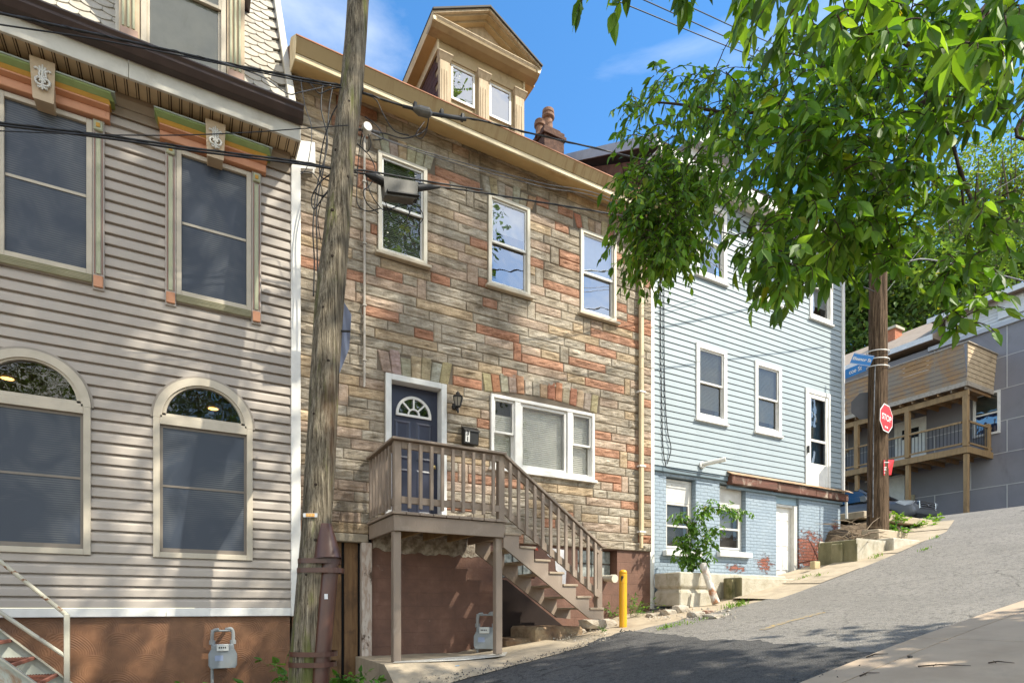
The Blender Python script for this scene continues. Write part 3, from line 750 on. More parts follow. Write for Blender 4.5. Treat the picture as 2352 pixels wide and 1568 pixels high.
def stone(mb, q, col=None, ridge=True):
    """q: 4 corners (x,z) anticlockwise from lower left"""
    col = col or pick()
    (ax, az), (bx, bz), (cx, cz), (dx, dz) = q
    w = .5*(math.hypot(bx-ax, bz-az) + math.hypot(cx-dx, cz-dz)); h = .5*(math.hypot(dx-ax, dz-az) + math.hypot(cx-bx, cz-bz))
    vert = h > w*1.15
    e = .013
    su = [0, min(e/w, .3)]; sv = [0, min(e/h, .3)]
    nu = max(2, int(w/.055)); nv = max(2, int(h/.055)) if vert else 4
    us = su + [lerp(su[1], 1-su[1], (i+.0)/nu) for i in range(1, nu)] + [1-su[1], 1]
    vs_ = sv + [lerp(sv[1], 1-sv[1], i/nv) for i in range(1, nv)] + [1-sv[1], 1]
    sd = rs.uniform(0, 100); dep = rs.uniform(.015, .023)
    P = []; H = []
    for j, v in enumerate(vs_):
        for i, u in enumerate(us):
            edge = i in (0, len(us)-1) or j in (0, len(vs_)-1)
            ring = i in (1, len(us)-2) or j in (1, len(vs_)-2)
            x = lerp(lerp(ax, bx, u), lerp(dx, cx, u), v); z = lerp(lerp(az, bz, u), lerp(dz, cz, u), v)
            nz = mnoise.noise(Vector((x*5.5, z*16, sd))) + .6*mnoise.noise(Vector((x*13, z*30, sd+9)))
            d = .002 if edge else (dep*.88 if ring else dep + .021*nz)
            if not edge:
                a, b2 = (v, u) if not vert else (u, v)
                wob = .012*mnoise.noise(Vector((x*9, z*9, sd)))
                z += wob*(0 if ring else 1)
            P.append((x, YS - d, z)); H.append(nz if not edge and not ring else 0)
    n = len(us)
    base = len(mb.v); mb.v += P
    for j in range(len(vs_)-1):
        for i in range(n-1):
            mb.f.append((base+j*n+i, base+j*n+i+1, base+(j+1)*n+i+1, base+(j+1)*n+i)); mb.mi.append(0)
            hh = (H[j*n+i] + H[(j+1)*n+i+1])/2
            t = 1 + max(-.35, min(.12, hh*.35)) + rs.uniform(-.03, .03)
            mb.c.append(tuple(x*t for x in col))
mb = MB(); J = .004
vous = []
def fan(x0, x1, zb, zt, n, rise=0, splay=.35, jag=.04):
    """splayed upright stones over an opening"""
    c = (x0+x1)/2; H = zt - zb; xs = [lerp(x0, x1, i/n) for i in range(n+1)]
    tops = [c + (x-c)*(1+splay*H/(x1-x0)*1.2) for x in xs]
    for i in range(n):
        def bz(x): return zb + rise*(1-((x-c)/((x1-x0)/2))**2)
        a, b = xs[i]+J/2, xs[i+1]-J/2
        tz = zt + rise*(1-((xs[i]+xs[i+1])/2-c)**2/((x1-x0)/2)**2) + rs.uniform(-jag, jag)
        stone(mb, ((a, bz(a)), (b, bz(b)), (tops[i+1]-J/2, tz), (tops[i]+J/2, tz)), tuple(x*rs.uniform(.9, 1.1) for x in rs.choice([(.46, .40, .31), (.50, .385, .25), (.46, .235, .15), (.47, .41, .33), (.42, .37, .29)])))
    return rect_hole(min(x0, tops[0])-.0, max(x1, tops[-1])+.0, zb-.01, zt + .0)
PIT = .153
def snap(z): return ZF + round((z-ZF)/PIT)*PIT
for a, b in UPW: sholes.append(fan(a-.06, b+.06, UZ1+.01, snap(7.06)-J, 7, 0, .5))
sholes.append(fan(DOOR[0]-.04, DOOR[1]+.04, DOOR[3]+.01, snap(3.85)-J, 7, 0, .4, .05))
for k in range(6):
    pass
sholes.append(fan(TRI[0]-.1, TRI[1]+.08, TRI[3]+.02, snap(3.85)-J, 15, .10, .25, .03))
ncr = int((7.40-ZF)/PIT)
verts2 = []
for _ in range(70):
    k = rs.randrange(0, ncr-1); x = rs.uniform(XS0+.2, XS1-.4); w = rs.uniform(.13, .2)
    z0, z1 = ZF+k*PIT, ZF+(k+2)*PIT
    if any(abs(x-vx) < .75 and abs(k-vk) < 3 for vx, vk in verts2): continue
    ok = True
    for h in sholes:
        if h['z0'] < z1 and h['z1'] > z0:
            g = h['f']((max(h['z0'], z0)+min(h['z1'], z1))/2)
            if g and g[0]-.12 < x+w and g[1]+.12 > x: ok = False
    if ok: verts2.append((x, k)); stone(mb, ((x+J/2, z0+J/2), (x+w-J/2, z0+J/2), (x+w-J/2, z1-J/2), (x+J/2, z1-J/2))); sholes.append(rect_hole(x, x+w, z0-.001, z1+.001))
prev = []
for k in range(ncr+1):
    z0, z1 = ZF+k*PIT, min(ZF+(k+1)*PIT, 7.42)
    if z1-z0 < .05: continue
    zs = [z0] + sorted(c for h in sholes for c in h['cuts'] if z0+.035 < c < z1-.035) + [z1]
    joints = []
    for za, zb in zip(zs, zs[1:]):
        if zb - za < .03: continue
        for a, b in intervals(XS0, XS1, (za+zb)/2, sholes):
            x = a
            while x < b - .01:
                w = rs.choice([.3, .42, .55, .65, .75, .85, .95, 1.1]) * rs.uniform(.9, 1.1)
                if b - (x+w) < .17: w = b - x if b - x < .95 else (b-x)/2
                if prev and b-(x+w) > .2 and any(abs(x+w-p) < .06 for p in prev): w += .12
                if w > b-x: w = b-x
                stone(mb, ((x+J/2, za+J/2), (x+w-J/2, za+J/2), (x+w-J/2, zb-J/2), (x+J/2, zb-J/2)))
                joints.append(x+w); x += w
    prev = joints
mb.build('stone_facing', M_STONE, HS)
# side of the house seen over the neighbour
MB().box(XS0+.0, XS0+.02, YS+.05, 16, 5, 7.5).build('side_wall', M_MORT, HS)
# foundation of brown painted blocks
def blockwork():
    m, nt, b, o = nmat('brown block wall')
    t = N(nt, 'ShaderNodeTexCoord'); mp = N(nt, 'ShaderNodeMapping'); mp.inputs['Rotation'].default_value = (math.pi/2, 0, 0); L(nt, t.outputs['Object'], mp.inputs[0])
    br = N(nt, 'ShaderNodeTexBrick'); br.inputs['Scale'].default_value = 1; br.inputs['Brick Width'].default_value = .42; br.inputs['Row Height'].default_value = .205
    br.inputs['Mortar Size'].default_value = .006; br.inputs['Mortar Smooth'].default_value = .3; L(nt, mp.outputs[0], br.inputs['Vector'])
    f = noise(nt, coords(nt), 2.6, 6, .65)
    c = ramp(nt, f, [(.3, (.105, .052, .036)), (.55, (.155, .076, .05)), (.75, (.21, .108, .075))])
    c = mixc(nt, ramp(nt, noise(nt, coords(nt, (1, 1, .5)), 6, 8, .75), [(.66, 0.0), (.74, .8)]), c, (.40, .30, .25))
    c = mixc(nt, math_(nt, 'MULTIPLY', br.outputs['Fac'], .3), c, (.09, .045, .03))
    L(nt, c, b.inputs['Base Color']); b.inputs['Roughness'].default_value = .7
    bump(nt, b, math_(nt, 'SUBTRACT', noise(nt, coords(nt), 30, 5), math_(nt, 'MULTIPLY', br.outputs['Fac'], 1.5)), .5, .012)
    return m
M_BLK = blockwork()
mb = MB(); cladding(mb, 2.42, XS1, -1.6, ZF+.2, YS+.03, 4, [(0, 0), (1, 0)], [rect_hole(4.45, 5.25, .5, 1.0), rect_hole(6.15, 7.05, .56, 1.07)])
mb.build('foundation', M_BLK, HS)
MB().box(XS1-.12, XS1+.005, YS+.034, YS+.4, -1, ZF).build('foundation_return', M_BLK, HS)
# glass block basement lights
def gblock():
    m, nt, b, o = nmat('glass block')
    f = noise(nt, coords(nt), 9, 3)
    L(nt, ramp(nt, f, [(.3, (.10, .12, .12)), (.7, (.42, .45, .42))]), b.inputs['Base Color']); b.inputs['Roughness'].default_value = .08; b.inputs['Specular IOR Level'].default_value = .8
    return m
M_GBL = gblock()
for (x0, x1, z0, z1, dp) in ((4.45, 5.25, .5, 1.0, .10), (6.15, 7.05, .56, 1.07, .22)):
    mb = MB(); mb.box(x0, x1, YS+dp+.05, YS+dp+.08, z0, z1); w = mb.build('basement_light', M_BLK, HS)
    mb = MB(); y0 = YS + dp
    mb.quad((x0, YS+.03, z0), (x1, YS+.03, z0), (x1, y0+.05, z0), (x0, y0+.05, z0)); mb.quad((x0, YS+.03, z0), (x0, y0+.05, z0), (x0, y0+.05, z1), (x0, YS+.03, z1))
    mb.quad((x1, YS+.03, z1), (x1, y0+.05, z1), (x1, y0+.05, z0), (x1, YS+.03, z0)); mb.quad((x0, YS+.03, z1), (x0, y0+.05, z1), (x1, y0+.05, z1), (x1, YS+.03, z1))
    mb.build('reveal', M_BLK, w)
    mb = MB(); nx, nz = (4, 2)
    for i in range(nx):
        for j in range(nz):
            mb.box(lerp(x0, x1, i/nx)+.008, lerp(x0, x1, (i+1)/nx)-.008, y0, y0+.04, lerp(z0, z1, j/nz)+.008, lerp(z0, z1, (j+1)/nz)-.008)
    mb.build('glass_block', M_GBL, w, bev=.012)
# crumbling render under the porch deck and the painted shade below the stairs
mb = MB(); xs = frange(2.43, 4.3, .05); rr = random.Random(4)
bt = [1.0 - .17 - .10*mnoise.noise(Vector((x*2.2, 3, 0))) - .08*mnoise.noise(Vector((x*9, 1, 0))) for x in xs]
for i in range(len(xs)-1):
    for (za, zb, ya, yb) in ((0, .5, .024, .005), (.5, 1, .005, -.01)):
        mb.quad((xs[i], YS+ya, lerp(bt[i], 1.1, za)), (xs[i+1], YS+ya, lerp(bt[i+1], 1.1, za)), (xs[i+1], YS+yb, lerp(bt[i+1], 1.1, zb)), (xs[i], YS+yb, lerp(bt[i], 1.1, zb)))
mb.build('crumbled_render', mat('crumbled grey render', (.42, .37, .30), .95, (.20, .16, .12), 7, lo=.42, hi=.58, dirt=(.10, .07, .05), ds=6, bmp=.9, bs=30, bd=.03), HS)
mb = MB(); mb.poly([(4.46, YS+.022, -.72), (5.95, YS+.022, -.72), (5.95, YS+.022, -.40), (4.70, YS+.022, .46), (4.46, YS+.022, .49)]); mb.build('stair_shade', mat('stair shade paint', (.022, .013, .010), .9), HS)  # flat near-black polygon puts the stair shade into the wall colour
# leftover white paint patches on the foundation
M_WPATCH = mat('white paint patch', (.72, .70, .70), .6)
mb = MB(); mb.poly([(x, YS+.024, z) for x, z in ((5.50, 1.02), (5.62, 1.04), (5.88, 1.02), (5.90, .62), (5.88, .36), (5.74, .40), (5.74, .62), (5.68, .66), (5.66, .86), (5.56, .88), (5.50, .92))]); mb.build('paint_patch', M_WPATCH, HS)
mb = MB(); mb.poly([(x, YS+.024, z) for x, z in ((5.20, 1.06), (5.30, 1.03), (5.32, .98), (5.24, 1.0))]); mb.build('paint_patch', mat('red paint patch', (.55, .08, .04), .6), HS)
# passage beside the house closed with planks, lintel, peeling post
M_PLK = mat('grey brown plank', (.20, .115, .055), .85, (.13, .072, .036), 4, (6, 6, .6), dirt=(.07, .04, .025), ds=3, bmp=.3, bs=30)
MB().box(1.28, 2.60, YS+.13, YS+.15, -1.6, 1.6).build('dark_passage', M_DARK, HS)
for k, (a, b) in enumerate(((1.36, 1.55), (1.57, 1.77), (1.80, 1.99), (2.035, 2.23))):
    MB().box(a, b, YS+.08+.01*(k % 2), YS+.11+.01*(k % 2), -1.45, 1.05).build('plank', M_PLK, HS, bev=.004)
MB().box(1.3, 2.36, YS-.02, YS+.12, .955, ZF-.004).build('lintel', mat('stone lintel', (.34, .29, .22), .85, bmp=.5, bs=20, bd=.02), HS, bev=.012)
M_PEEL = mat('peeling white post', (.55, .48, .42), .8, (.40, .30, .24), 7, (3, 3, .7), .45, .6, dirt=(.10, .065, .045), ds=5, dlo=.57, dhi=.63, bmp=.5, bs=30)
MB().box(2.26, 2.41, YS-.03, YS+.09, -.80, .955).build('gate_post', M_PEEL, HS, bev=.006)
MB().box(2.20, 2.44, YS-.12, YS+.14, -1.6, -.80).build('post_footing', mat('dark block', (.06, .05, .042), .9, (.09, .075, .06), 4, bmp=.6, bs=20, bd=.03), HS, bev=.02)
# foundation ledge under the stairs
mb = MB(); mb.box(4.75, 5.65, 7.75, YS+.02, -.72, -.30); mb.box(4.35, 4.95, 7.95, YS+.02, -.8, -.48)
mb.build('masonry_ledge', mat('rough brown masonry', (.20, .12, .07), .9, (.32, .24, .15), 3.5, dirt=(.07, .05, .04), ds=3, bmp=.9, bs=9, bd=.05), HS, bev=.04)
# eaves: soffit, cream strip, gutter face, rusted edge
x0, x1 = XS0-.02, 8.0
MB().prism([(x0, 8.23, 7.30), (x0, 8.23, 7.325), (x0, YS, 7.425), (x0, YS, 7.40)], (x1-x0, 0, 0)).build('soffit', M_OCH, HS)
MB().prism([(x0, 8.19, 7.265), (x0, 8.19, 7.34), (x0, 8.229, 7.34), (x0, 8.229, 7.265)], (x1-x0, 0, 0)).build('eave_strip', M_OCHL, HS, bev=.004)
MB().prism([(x0, 8.185, 7.345), (x0, 8.085, 7.475), (x0, 8.14, 7.475), (x0, 8.3, 7.345)], (x1-x0, 0, 0)).build('gutter', M_RGUT, HS)
MB().box(x0-.01, x1+.01, 8.075, 8.16, 7.477, 7.492).build('roof_edge', M_COPP, HS)
mb = MB(); mb.prism([(x0-.012, 8.08, 7.49), (x0-.012, 8.19, 7.255), (x0-.012, YS, 7.38), (x0-.012, YS, 7.8), (x0-.012, 8.5, 7.8)], (.01, 0, 0)); mb.build('eave_end', M_OCHL, HS)
MB().prism([(x0, 8.16, 7.485), (x0, 12.6, 10.6), (x0, 16.5, 7.4), (x0, 16.5, 7.2), (x0, 12.6, 10.4), (x0, 8.3, 7.40)], (x1-x0, 0, 0)).build('roof', mat('brown roof', (.12, .06, .04), .9), HS)
# upper windows
M_FRM = mat('cream window frame', (.62, .57, .47), .55, dirt=(.42, .36, .27), ds=3, dlo=.6, dhi=.85)
M_SILL = mat('tan sill', (.52, .44, .33), .6, dirt=(.35, .28, .2), ds=4)
M_BLINDM = mat('mid grey blind', (.40, .39, .35), .6)
specs = [((M_BLINDM, 1, True), (M_BLINDM, 1, True), glass_mat('front glass', (.75, .77, .77), .07, 1.3, .01, .4)), ((M_SHADE, .68, False), None, M_MIRG), ((M_SHADE, 1, False), (mat('sheer curtain', (.26, .27, .3), .8), 1, False), M_MIRG)]
for (a, b), (u, l, g) in zip(UPW, specs):
    sash_window(HS, a, b, UZ0, UZ1, YS-.015, M_FRM, .06, .03, .12, .5, g, u, l, M_WHITE, .03, (.05, .08, .045, M_SILL))
# triple window
x0, x1, z0, z1 = TRI
w = MB().frame(x0, x1, z0, z1, .055, YS-.055, YS+.12).build('picture_window', M_WHITE2, HS, bev=.005)
MB().box(x0-.03, x1+.04, YS-.085, YS+.0, z0-.05, z0-.002).build('sill', M_WHITE2, w, bev=.005)
for ma, mb_ in ((4.82, 4.93), (5.88, 5.99)): MB().box(ma, mb_, YS-.05, YS+.12, z0+.056, z1-.056).build('mullion', M_WHITE2, w, bev=.006)
def pane(a, b, c, d, y, g=None, par=None):
    k = MB(); k.quad((a, y, c), (b, y, c), (b, y, d), (a, y, d)); return k.build('pane', g or M_GLASS, par or w)
for a, b in ((4.426, 4.819), (5.991, 6.414)):
    zm = (z0+z1)/2 + .0
    s = MB().frame(a, b, zm-.02, z1-.058, .035, YS-.02, YS+.02).build('upper_sash', M_WHITE2, w, bev=.003); pane(a+.03, b-.03, zm, z1-.09, YS, M_CLEAR)
    s = MB().frame(a, b, z0+.058, zm+.02, .035, YS+.022, YS+.06).build('lower_sash', M_WHITE2, w, bev=.003); pane(a+.03, b-.03, z0+.09, zm, YS+.04, M_CLEAR)
MB().frame(4.932, 5.878, z0+.058, z1-.058, .05, YS-.02, YS+.05).build('fixed_sash', M_WHITE2, w, bev=.004); pane(4.97, 5.84, z0+.1, z1-.1, YS+.01, M_CLEAR)
k = MB(); slats(k, x0+.06, 4.82, z0+.06, z1-.28, YS+.10, .034, .014); slats(k, 4.94, 5.87, z0+.06, z1-.06, YS+.10, .034, .014); slats(k, 6.0, x1-.06, z0+.06, z1-.06, YS+.10, .034, .014)
k.build('blind', M_BLINDW, w)
MB().box(x0, x1, YS+.2, YS+.22, z0, z1).build('room_back', mat('dim room', (.10, .11, .09)), w)
# front door
M_NAVY = mat('navy door paint', (.030, .034, .062), .38, (.024, .027, .05), 3, spec=.5)
x0, x1, z0, z1 = DOOR
df = MB(); df.box(x0, x0+.09, YS-.055, YS+.17, z0, z1); df.box(x1-.09, x1, YS-.055, YS+.17, z0, z1); df.box(x0+.09, x1-.09, YS-.055, YS+.17, z1-.09, z1)
df = df.build('door_frame', M_WHITE, HS, bev=.006)
da, db, dz0, dz1 = x0+.092, x1-.092, z0+.02, z1-.092
dr = MB().box(da, db, YS+.12, YS+.165, dz0, dz1).build('front_door', M_NAVY, HS)
cx = (da+db)/2
def panel(par, a, b, c, d, y, m):
    k = MB(); e = .028
    o = [(a, c), (b, c), (b, d), (a, d)]; i = [(a+e, c+e), (b-e, c+e), (b-e, d-e), (a+e, d-e)]; i2 = [(a+2*e, c+2*e), (b-2*e, c+2*e), (b-2*e, d-2*e), (a+2*e, d-2*e)]
    for q in range(4):
        r = (q+1) % 4
        k.quad((o[q][0], y, o[q][1]), (o[r][0], y, o[r][1]), (i[r][0], y-.012, i[r][1]), (i[q][0], y-.012, i[q][1]))
        k.quad((i[q][0], y-.012, i[q][1]), (i[r][0], y-.012, i[r][1]), (i2[r][0], y-.004, i2[r][1]), (i2[q][0], y-.004, i2[q][1]))
    k.quad(*[(p[0], y-.004, p[1]) for p in i2])
    k.build('door_panel', m, par)
for a, b in ((da+.09, cx-.045), (cx+.045, db-.09)):
    panel(dr, a, b, dz0+1.02, dz0+1.62, YS+.119, M_NAVY); panel(dr, a, b, dz0+.18, dz0+.88, YS+.119, M_NAVY)
fz = dz0 + 1.72; k = MB(); arch_band(k, cx, fz, .245, .285, YS+.09, YS+.118, 24); arch_band(k, cx, fz, .075, .10, YS+.09, YS+.118, 16)
k.box(cx-.285, cx+.285, YS+.09, YS+.118, fz-.035, fz)
for ang in (45, 90, 135):
    ca, sa = math.cos(math.radians(ang)), math.sin(math.radians(ang))
    k.bar((cx+.09*ca, YS+.104, fz+.09*sa), (cx+.25*ca, YS+.104, fz+.25*sa), .026, .022, (0, -1, 0))
fl = k.build('fanlight', M_WHITE2, dr)
k = MB(); k.poly([(x, YS+.112, z) for x, z in arch_pts(cx, fz, .25, 24)]); k.build('fanlight_pane', M_GLASS2, fl)
k = MB(); k.poly([(x, YS+.1165, z) for x, z in arch_pts(cx, fz, .25, 24)]); k.build('fanlight_back', M_DARK, fl)
k = MB(); k.lathe((db-.07, YS+.08, dz0+.95), [(.028, -.03), (.034, 0), (.028, .03)], 14); k.build('door_handle', mat('brass', (.6, .45, .2), .25, metal=1), dr, smooth=True)
# downspout, conduit, foundation pipe
M_DSP = mat('beige downspout', (.60, .49, .32), .5, (.54, .43, .27), 2, dirt=(.35, .22, .1), ds=3, dlo=.62, dhi=.8)
k = MB(); k.box(7.50, 7.585, YS-.115, YS-.045, 1.36, 7.25); k.box(7.51, 7.575, YS-.105, YS-.05, 1.12, 1.36)
for z in (4.5, 5.9): k.box(7.492, 7.593, YS-.12, YS-.04, z, z+.03)
ds = k.build('downspout', M_DSP, HS, bev=.012)
k = MB()
for z in (4.06, 2.66, 1.42): k.box(7.47, 7.62, YS-.125, YS-.03, z, z+.028)
k.build('strap', M_WHITE2, ds)
M_CND = mat('grey conduit', (.42, .38, .33), .5)
k = MB(); k.tube([(2.29, YS-.055, 6.95), (2.29, YS-.055, 3.3), (2.285, YS-.05, 3.22)], .017, 8)
for z in (6.2, 5.3, 4.4, 3.6): k.box(2.262, 2.318, YS-.08, YS-.03, z, z+.02)
k.build('conduit', M_CND, HS)
k = MB(); k.tube([(6.78, YS+.1, .545), (6.78, YS-.22, .53)], .062, 18); k.tube([(6.78, YS-.15, .53), (6.78, YS-.24, .527)], .075, 18); k.build('drain_pipe', mat('cream plastic pipe', (.6, .55, .44), .5), HS, smooth=False)
k = MB(); k.box(3.82, 3.90, YS-.06, YS-.03, 1.56, 1.70); k.build('outdoor_socket', mat('grey socket', (.35, .33, .3), .5), HS, bev=.008)
# dormer
M_DWD = mat('weathered tan wood', (.50, .395, .27), .75, (.38, .29, .19), 5, (5, 5, .5), dirt=(.24, .19, .13), ds=4, dlo=.58, dhi=.75, bmp=.3, bs=30)
M_DOC = mat('ochre dormer trim', (.43, .32, .185), .6, (.37, .27, .15), 3, dirt=(.25, .16, .08), ds=3)
M_DRF = mat('dark dormer roof edge', (.055, .05, .045), .7)
M_BSH = mat('brown slate', (.085, .035, .026), .7, (.06, .025, .02), 6, dirt=(.13, .07, .05), ds=4)
YDm = 8.72; dx0, dx1 = 3.53, 5.08; dc = 4.305
DM = MB().box(dx0+.02, dx1-.02, YDm+.06, 12.0, 7.6, 9.02).build('dormer', M_DOC, HS)
k = MB()
for i in range(14):     # slate side wall
    z0 = 7.5 + i*.115
    for j in range(12):
        y0 = YDm+.07 + j*.24 + (.12 if i % 2 else 0)
        k.box(dx0+.004, dx0+.018, y0, y0+.232, z0, z0+.112) if y0 < 11.5 else None
k.build('slate_cladding', M_BSH, DM, bev=.004)
k = MB(); k.box(dx0, dx1, YDm+.015, YDm+.06, 8.80, 9.02); k.build('entablature', M_DOC, DM, bev=.005)
for a, b in ((3.53, 3.705), (4.215, 4.395), (4.90, 5.08)):
    k = MB(); k.box(a, b, YDm-.03, YDm+.06, 7.55, 8.80)
    p = k.build('pilaster', M_DWD, DM, bev=.006)
    k = MB(); 
    for j in range(3): k.box(a+.03+j*.045, a+.055+j*.045, YDm-.038, YDm-.031, 7.6, 8.55)
    k.build('fluting', M_DWD, p)
    k = MB(); k.prism([(a-.005, YDm-.035, 8.70), (b+.005, YDm-.035, 8.70), (b+.03, YDm-.08, 8.775), (a-.03, YDm-.08, 8.775)], (0, .1, 0)); k.box(a-.035, b+.035, YDm-.085, YDm+.014, 8.776, 8.80)
    k.build('capital', M_DWD, p, bev=.004)
for a, b in ((3.71, 4.21), (4.40, 4.895)):
    sash_window(DM, a, b, 7.6, 8.80, YDm+.03, M_DOC, .04, .0, .02, .52, M_MIRG, None, None, M_WHITE2, .035, None, 'dormer_window', None, mat('grey interior', (.16, .15, .15)))
# entablature cornice and pediment
ey0 = 8.47; ex0, ex1 = 3.32, 5.30; ez = 9.17; pk = 9.69
k = MB(); k.prism([(ex0+.02, YDm+.015, 9.02), (ex0+.02, ey0+.12, 9.03), (ex0+.02, ey0+.04, 9.07), (ex0+.02, ey0+.03, 9.10), (ex0+.02, YDm+.1, 9.10)], (ex1-ex0-.04, 0, 0)); k.build('pediment_soffit', M_DOC, DM)
k = MB(); k.prism([(ex0+.015, ey0+.03, 9.103), (ex0+.015, ey0+.01, 9.135), (ex0+.015, ey0+.03, 9.165), (ex0+.015, YDm+.02, 9.19), (ex0+.015, YDm+.02, 9.103)], (ex1-ex0-.03, 0, 0)); k.build('pediment_shelf', M_DWD, DM)
k = MB(); k.prism([(ex0+.1, YDm-.01, 9.14), (ex1-.1, YDm-.01, 9.14), (dc, YDm-.01, pk-.08)], (0, .05, 0)); k.build('tympanum', M_DWD, DM)
for s, ex in ((0, ex0), (1, ex1)):
    sg = 1 if s == 0 else -1
    d = Vector((dc-ex, 0, pk-ez)); L_ = d.length; d.normalize(); nrm = Vector((-d.z, 0, d.x)) if s == 0 else Vector((d.z, 0, -d.x))
    def rk(y0, y1, o0, o1, nm, m):
        q = MB(); a = Vector((ex, 0, ez)); b = Vector((dc, 0, pk))
        p = [a - nrm*o0, b + Vector((0, 0, -o0/abs(d.x))), b + Vector((0, 0, -o1/abs(d.x))), a - nrm*o1]
        q.prism([(v.x, y0, v.z) for v in p], (0, y1-y0, 0)); q.build(nm, m, DM)
    rk(ey0-.03, 12.2, -.012, .012, 'dormer_roof', M_DRF)
    rk(ey0, YDm-.02, .013, .045, 'raking_cornice', M_DRF if False else M_DWD)
    rk(ey0+.05, YDm-.02, .046, .07, 'raking_moulding', M_DOC)
    rk(ey0+.14, YDm-.012, .071, .10, 'raking_bed', M_DOC)
    xa, xb = (ex0, dx0+.02) if s == 0 else (dx1-.02, ex1)
    q = MB(); q.box(xa+.02, xb, YDm-.0, 12.0, 9.03, 9.06); q.build('side_soffit', M_OCH, DM)
    xo = ex0 if s == 0 else ex1
    q = MB(); q.prism([(xo, ey0+.02, 9.15), (xo+sg*.03, ey0+.02, 9.06), (xo+sg*.07, ey0+.02, 9.062), (xo+sg*.07, ey0+.02, 9.15)], (0, 3.5, 0)); q.build('side_fascia', M_OCHL, DM)
    q = MB(); q.box(dx0-.03 if s == 0 else dx1, dx0 if s == 0 else dx1+.03, YDm+.0, 12, 8.86, 9.03); q.build('side_frieze', M_OCHL, DM)
# chimney
M_CLAY = mat('clay pot', (.27, .145, .088), .8, (.17, .088, .055), 5, dirt=(.09, .06, .05), ds=5)
M_CHB = mat('dark chimney brick', (.07, .036, .026), .9, (.12, .062, .042), 14, bmp=.6, bs=25, bd=.02)
k = MB(); cxx, cyy = 7.0, 11.0
k.box(cxx-.22, cxx+.3, cyy-.25, cyy+.3, 8.0, 10.25); k.box(cxx-.26, cxx+.34, cyy-.29, cyy+.34, 10.25, 10.33); k.box(cxx-.23, cxx+.31, cyy-.26, cyy+.31, 10.33, 10.42); k.box(cxx-.18, cxx+.24, cyy-.2, cyy+.25, 10.42, 10.5)
CH = k.build('chimney', M_CHB, HS, bev=.01)
MB().lathe((cxx+.04, cyy, 10.50), [(.125, 0), (.13, .04), (.105, .06), (.095, .30), (.125, .32), (.14, .34), (.14, .39), (.12, .41), (.135, .43), (.13, .5), (.1, .5)], 18).build('chimney_pot', M_CLAY, CH, smooth=False)
MB().lathe((cxx-.21, cyy-.05, 10.30), [(.11, 0), (.09, .06), (.09, .2), (.12, .22), (.125, .28), (.10, .30), (.11, .33), (.09, .35)], 18).build('chimney_pot', M_CLAY, CH)
# ================================================================== porch with stairs
M_POR = mat('taupe porch paint', (.29, .225, .175), .6, (.26, .20, .155), 2.5, (1, 1, .5), dirt=(.38, .31, .25), ds=6, dlo=.55, dhi=.78, bmp=.25, bs=60)
M_PORD = mat('worn tread paint', (.30, .23, .165), .7, (.40, .32, .23), 5, dirt=(.14, .11, .085), ds=4, bmp=.2, bs=40)
M_RAW = mat('raw yellowed timber', (.36, .245, .12), .8, (.28, .18, .085), 3, (3, 3, .6))
PO = thing('porch', 'taupe painted wooden porch with railing and a flight of open stairs at the navy door', 'porch', (3.2, 7.9, -.71))
px0, px1, py0, py1 = 2.36, 3.99, 7.37, 8.565; pz = 1.25
k = MB(); k.box(px0, px1, py0, py0+.04, 1.0, 1.205); k.box(px0, px0+.04, py0+.04, py1, 1.0, 1.205); k.box(px1-.04, px1, py0+.04, py1, 1.0, 1.205); k.build('rim_board', M_POR, PO, bev=.004)
k = MB(); n = 9
for i in range(n):
    a = lerp(px0-.03, px1+.03, i/n); b = lerp(px0-.03, px1+.03, (i+1)/n) - .008
    k.box(a, b, py0-.035, py1, 1.212, 1.248)
k.build('decking', M_POR, PO, bev=.004)
k = MB()
for x in (2.8, 3.2, 3.6): k.box(x, x+.04, py0+.04, py1, 1.03, 1.2)
k.build('joist', M_RAW, PO)
for x, y, zb in ((px0+.005, py0+.02, -.705), (px1-.125, py0+.02, -.66)):
    k = MB(); k.box(x, x+.105, y+.022, y+.125, zb, .998); k.build('support_post', M_POR, PO, bev=.008)
for x, y in ((px0+.005, py0-.0), (px1-.10, py0-.0)):
    k = MB(); k.box(x, x+.095, y, y+.095, 1.25, 2.165); k.build('rail_post', M_POR, PO, bev=.006)
k = MB(); k.box(px0-.04, px1+.0, py0-.06, py0+.11, 2.167, 2.20); k.build('handrail', M_POR, PO, bev=.006)
k = MB(); k.box(px0-.04, px0+.12, py0+.11, py1, 2.167, 2.20); k.build('handrail', M_POR, PO, bev=.006)
for za, zb in ((2.07, 2.166), (1.36, 1.45)): MB().box(px0+.10, px1-.10, py0, py0+.038, za, zb).build('rail', M_POR, PO, bev=.004)
for za, zb in ((2.07, 2.166), (1.36, 1.45)): MB().box(px0+.03, px0+.068, py0+.10, py1, za, zb).build('rail', M_POR, PO, bev=.004)
for i in range(9):
    x = lerp(px0+.2, px1-.20, i/8)
    MB().prism([(x-.018, py0-.037, 2.14), (x+.018, py0-.037, 2.14), (x+.018, py0-.037, 1.30), (x-.018, py0-.037, 1.30)], (0, .036, 0)).build('baluster', M_POR, PO, bev=.003)
for i in range(7):
    y = lerp(py0+.22, py1-.06, i/6)
    MB().box(px0-.008, px0+.029, y-.018, y+.018, 1.30, 2.14).build('baluster', M_POR, PO, bev=.003)
